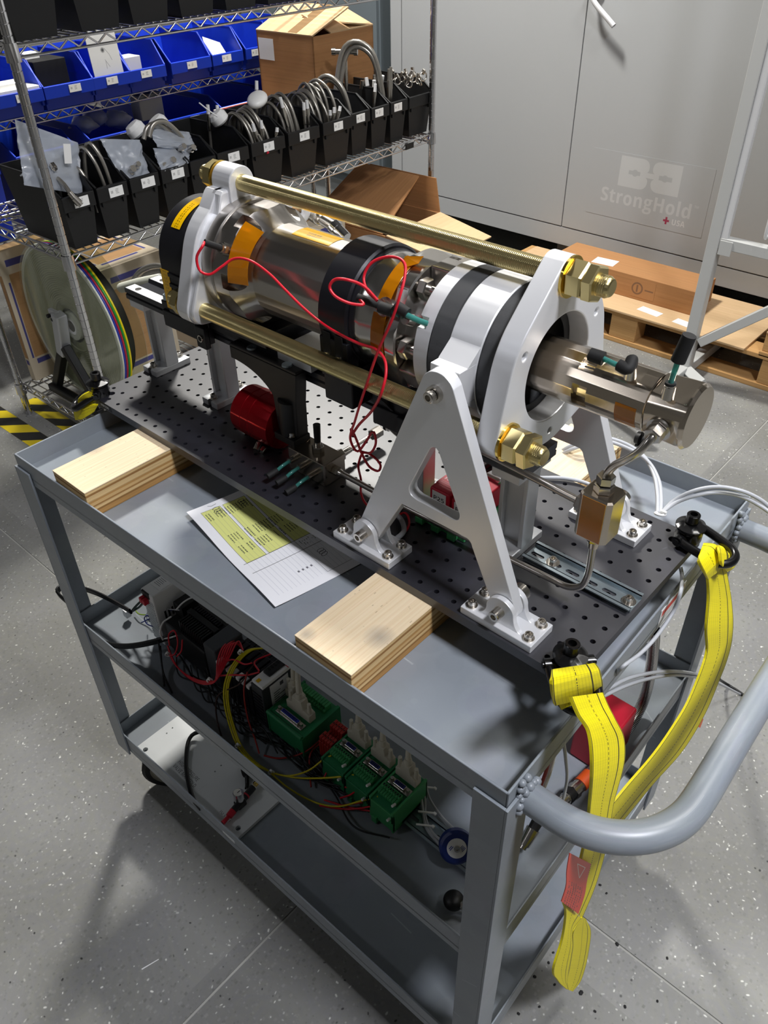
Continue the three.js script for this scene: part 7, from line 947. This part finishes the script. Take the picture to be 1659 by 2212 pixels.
{ // yellow lifting slings
  const r = (l) => l.map(([u, w, x]) => pX(u, w, x));
  const t = thing('lifting_sling', 'yellow webbing sling on the near hoist ring, its hanging loop tagged red', 'sling', [0.52, -0.45, 0.12]);
  part(t, 'webbing', ribbon(r([[1231, 1506, 0.490], [1248, 1545, 0.500], [1268, 1576, 0.510], [1275, 1609, 0.518], [1277, 1663, 0.526], [1273, 1731, 0.530], [1265, 1798, 0.531], [1252, 1860, 0.531], [1236, 1915, 0.531], [1216, 1950, 0.531]]), r([[1300, 1496, 0.490], [1312, 1525, 0.500], [1326, 1552, 0.510], [1346, 1596, 0.518], [1347, 1640, 0.526], [1324, 1734, 0.530], [1314, 1801, 0.531], [1299, 1866, 0.529], [1280, 1925, 0.527], [1256, 1982, 0.527]]), 0.0028, 90), M.strap);
  part(t, 'wrapped_end', [ribbon(r([[1197, 1522, 0.478], [1192, 1498, 0.484], [1190, 1470, 0.482], [1191, 1452, 0.472], [1200, 1450, 0.458]]), r([[1301, 1497, 0.478], [1299, 1470, 0.486], [1293, 1448, 0.484], [1286, 1436, 0.474], [1280, 1440, 0.460]]), 0.003, 30), ribbon(r([[1205, 1518, 0.470], [1215, 1530, 0.468], [1228, 1520, 0.470]]), r([[1232, 1512, 0.476], [1240, 1526, 0.474], [1250, 1515, 0.476]]), 0.003, 14)], M.strap);
  part(t, 'hanging_loop', [ribbon(r([[1216, 1950, 0.533], [1221, 1972, 0.534], [1212, 2033, 0.537], [1195, 2089, 0.541], [1203, 2116, 0.541], [1224, 2137, 0.537]]), r([[1254, 1982, 0.531], [1237, 2006, 0.532], [1235, 2046, 0.534], [1228, 2090, 0.537], [1224, 2118, 0.537], [1226, 2136, 0.536]]), 0.0026, 40), ribbon(r([[1256, 1980, 0.529], [1238, 2008, 0.531], [1235, 2046, 0.533], [1228, 2090, 0.536], [1223, 2115, 0.537], [1226, 2137, 0.537]]), r([[1264, 1984, 0.527], [1275, 2012, 0.523], [1271, 2050, 0.521], [1263, 2090, 0.522], [1256, 2112, 0.525], [1236, 2141, 0.533]]), 0.0026, 40)], M.strap);
  part(t, 'warning_tag', ribbon(r([[1230, 1842, 0.5365], [1224, 1880, 0.5375], [1222, 1915, 0.538], [1212, 1947, 0.5375]]), r([[1276, 1866, 0.5355], [1268, 1900, 0.536], [1262, 1935, 0.5365], [1249, 1974, 0.5365]]), 0.0008, 30), std('#ffffff', 0.45, 0, { map: canvas(128, 256, (c) => { c.fillStyle = '#dc3c20'; c.fillRect(0, 0, 128, 256); c.fillStyle = 'rgba(60,10,5,0.75)'; for (let k = 0; k < 7; k++) for (let y = 10; y < 130; y += 9) if (rnd() < 0.8) c.fillRect(14 + k * 14, y, rr(3, 7), rr(4, 7)); c.strokeStyle = '#e8e4dc'; c.lineWidth = 3; c.beginPath(); c.moveTo(50, 230); c.lineTo(75, 175); c.lineTo(98, 230); c.closePath(); c.stroke(); }, [1, 8]) }));
  const t2 = thing('lifting_sling', 'yellow webbing sling from the far right hoist ring, knotted and swinging to the near one', 'sling', [0.52, -0.2, -0.1]);
  part(t2, 'webbing', ribbon(r([[1524, 1232, 0.486], [1527, 1249, 0.490], [1529, 1290, 0.497], [1524, 1356, 0.507], [1525, 1409, 0.513], [1517, 1438, 0.517], [1486, 1514, 0.523], [1454, 1568, 0.526], [1412, 1628, 0.528], [1354, 1696, 0.527], [1318, 1740, 0.525]]), r([[1566, 1225, 0.486], [1569, 1240, 0.490], [1579, 1301, 0.497], [1582, 1345, 0.507], [1577, 1396, 0.513], [1567, 1431, 0.517], [1551, 1472, 0.522], [1526, 1532, 0.526], [1481, 1610, 0.529], [1405, 1698, 0.527], [1322, 1800, 0.524]]), 0.0028, 110), M.strap);
  part(t2, 'knot_wrap', ribbon(r([[1512, 1200, 0.478], [1508, 1212, 0.488], [1520, 1236, 0.494], [1527, 1250, 0.493]]), r([[1522, 1174, 0.474], [1548, 1180, 0.484], [1560, 1200, 0.494], [1552, 1232, 0.496]]), 0.003, 24), M.strap);
  part(t2, 'knot_loop', [ribbon(r([[1545, 1182, 0.476], [1552, 1186, 0.492], [1556, 1215, 0.500], [1562, 1224, 0.496]]), r([[1568, 1180, 0.468], [1588, 1196, 0.484], [1586, 1222, 0.494], [1570, 1234, 0.494]]), 0.003, 24)], M.strap);
  part(t2, 'orange_tag', ribbon(r([[1513, 1552, 0.524], [1508, 1570, 0.524]]), r([[1519, 1553, 0.522], [1512, 1572, 0.522]]), 0.001, 6), M.orange);
  const t3 = thing('lifting_sling', 'folded yellow webbing sling hanging from the far left hoist ring', 'sling', [-0.49, -0.04, 0.15]);
  const z = (l) => l.map(([u, w, y]) => pZ(u, w, y));
  part(t3, 'webbing', [ribbon(z([[192, 846, 0.165], [180, 852, 0.17], [168, 866, 0.17], [174, 876, 0.165]]), z([[210, 858, 0.155], [205, 866, 0.158], [198, 872, 0.158], [192, 880, 0.158]]), 0.003, 20), ribbon(z([[176, 872, 0.17], [162, 878, 0.178], [160, 892, 0.18], [163, 906, 0.178]]), z([[210, 872, 0.158], [200, 884, 0.165], [192, 895, 0.168], [178, 905, 0.172]]), 0.003, 24), ribbon(z([[163, 900, 0.176], [175, 906, 0.176], [190, 898, 0.172], [204, 888, 0.165]]), z([[170, 884, 0.172], [182, 882, 0.172], [196, 876, 0.168], [212, 874, 0.162]]), 0.003, 24)], M.strap);
}
// bits lying on the floor
{
  const a = pY(306, 2094, -B + 0.001), b = pY(343, 2072, -B + 0.001); one('floor_scrap', 'thin pale sliver lying on the floor in the cart\'s shadow', 'scrap', [rod(a, b, 0.0012, 0.0008, 6)], M.white);
  const spots = [[1255, 2145, 3.6], [1333, 2040, 3], [1296, 1912, 2.4], [1310, 1930, 2], [1185, 2080, 2.2], [1155, 2110, 2.6], [1198, 2127, 2], [1350, 2175, 2.4], [1285, 2185, 2.2], [1165, 2175, 2], [1441, 2070, 2.2], [1120, 2190, 2.4], [1195, 2058, 2], [1420, 2163, 2]];
  spots.forEach(([u, w, s], i) => { const p = pY(u, w, -B); one('floor_debris', 'small dark crumb on the pale floor near the hanging strap', 'debris', [new THREE.IcosahedronGeometry(0.0011 * s, 0).scale(1, 0.35, 1.4).rotateY(i).translate(p.x, p.y + 0.0004 * s, p.z)], M.rubber, { group: 'dark crumbs on the floor' }); });
}

renderer.render(scene, camera);
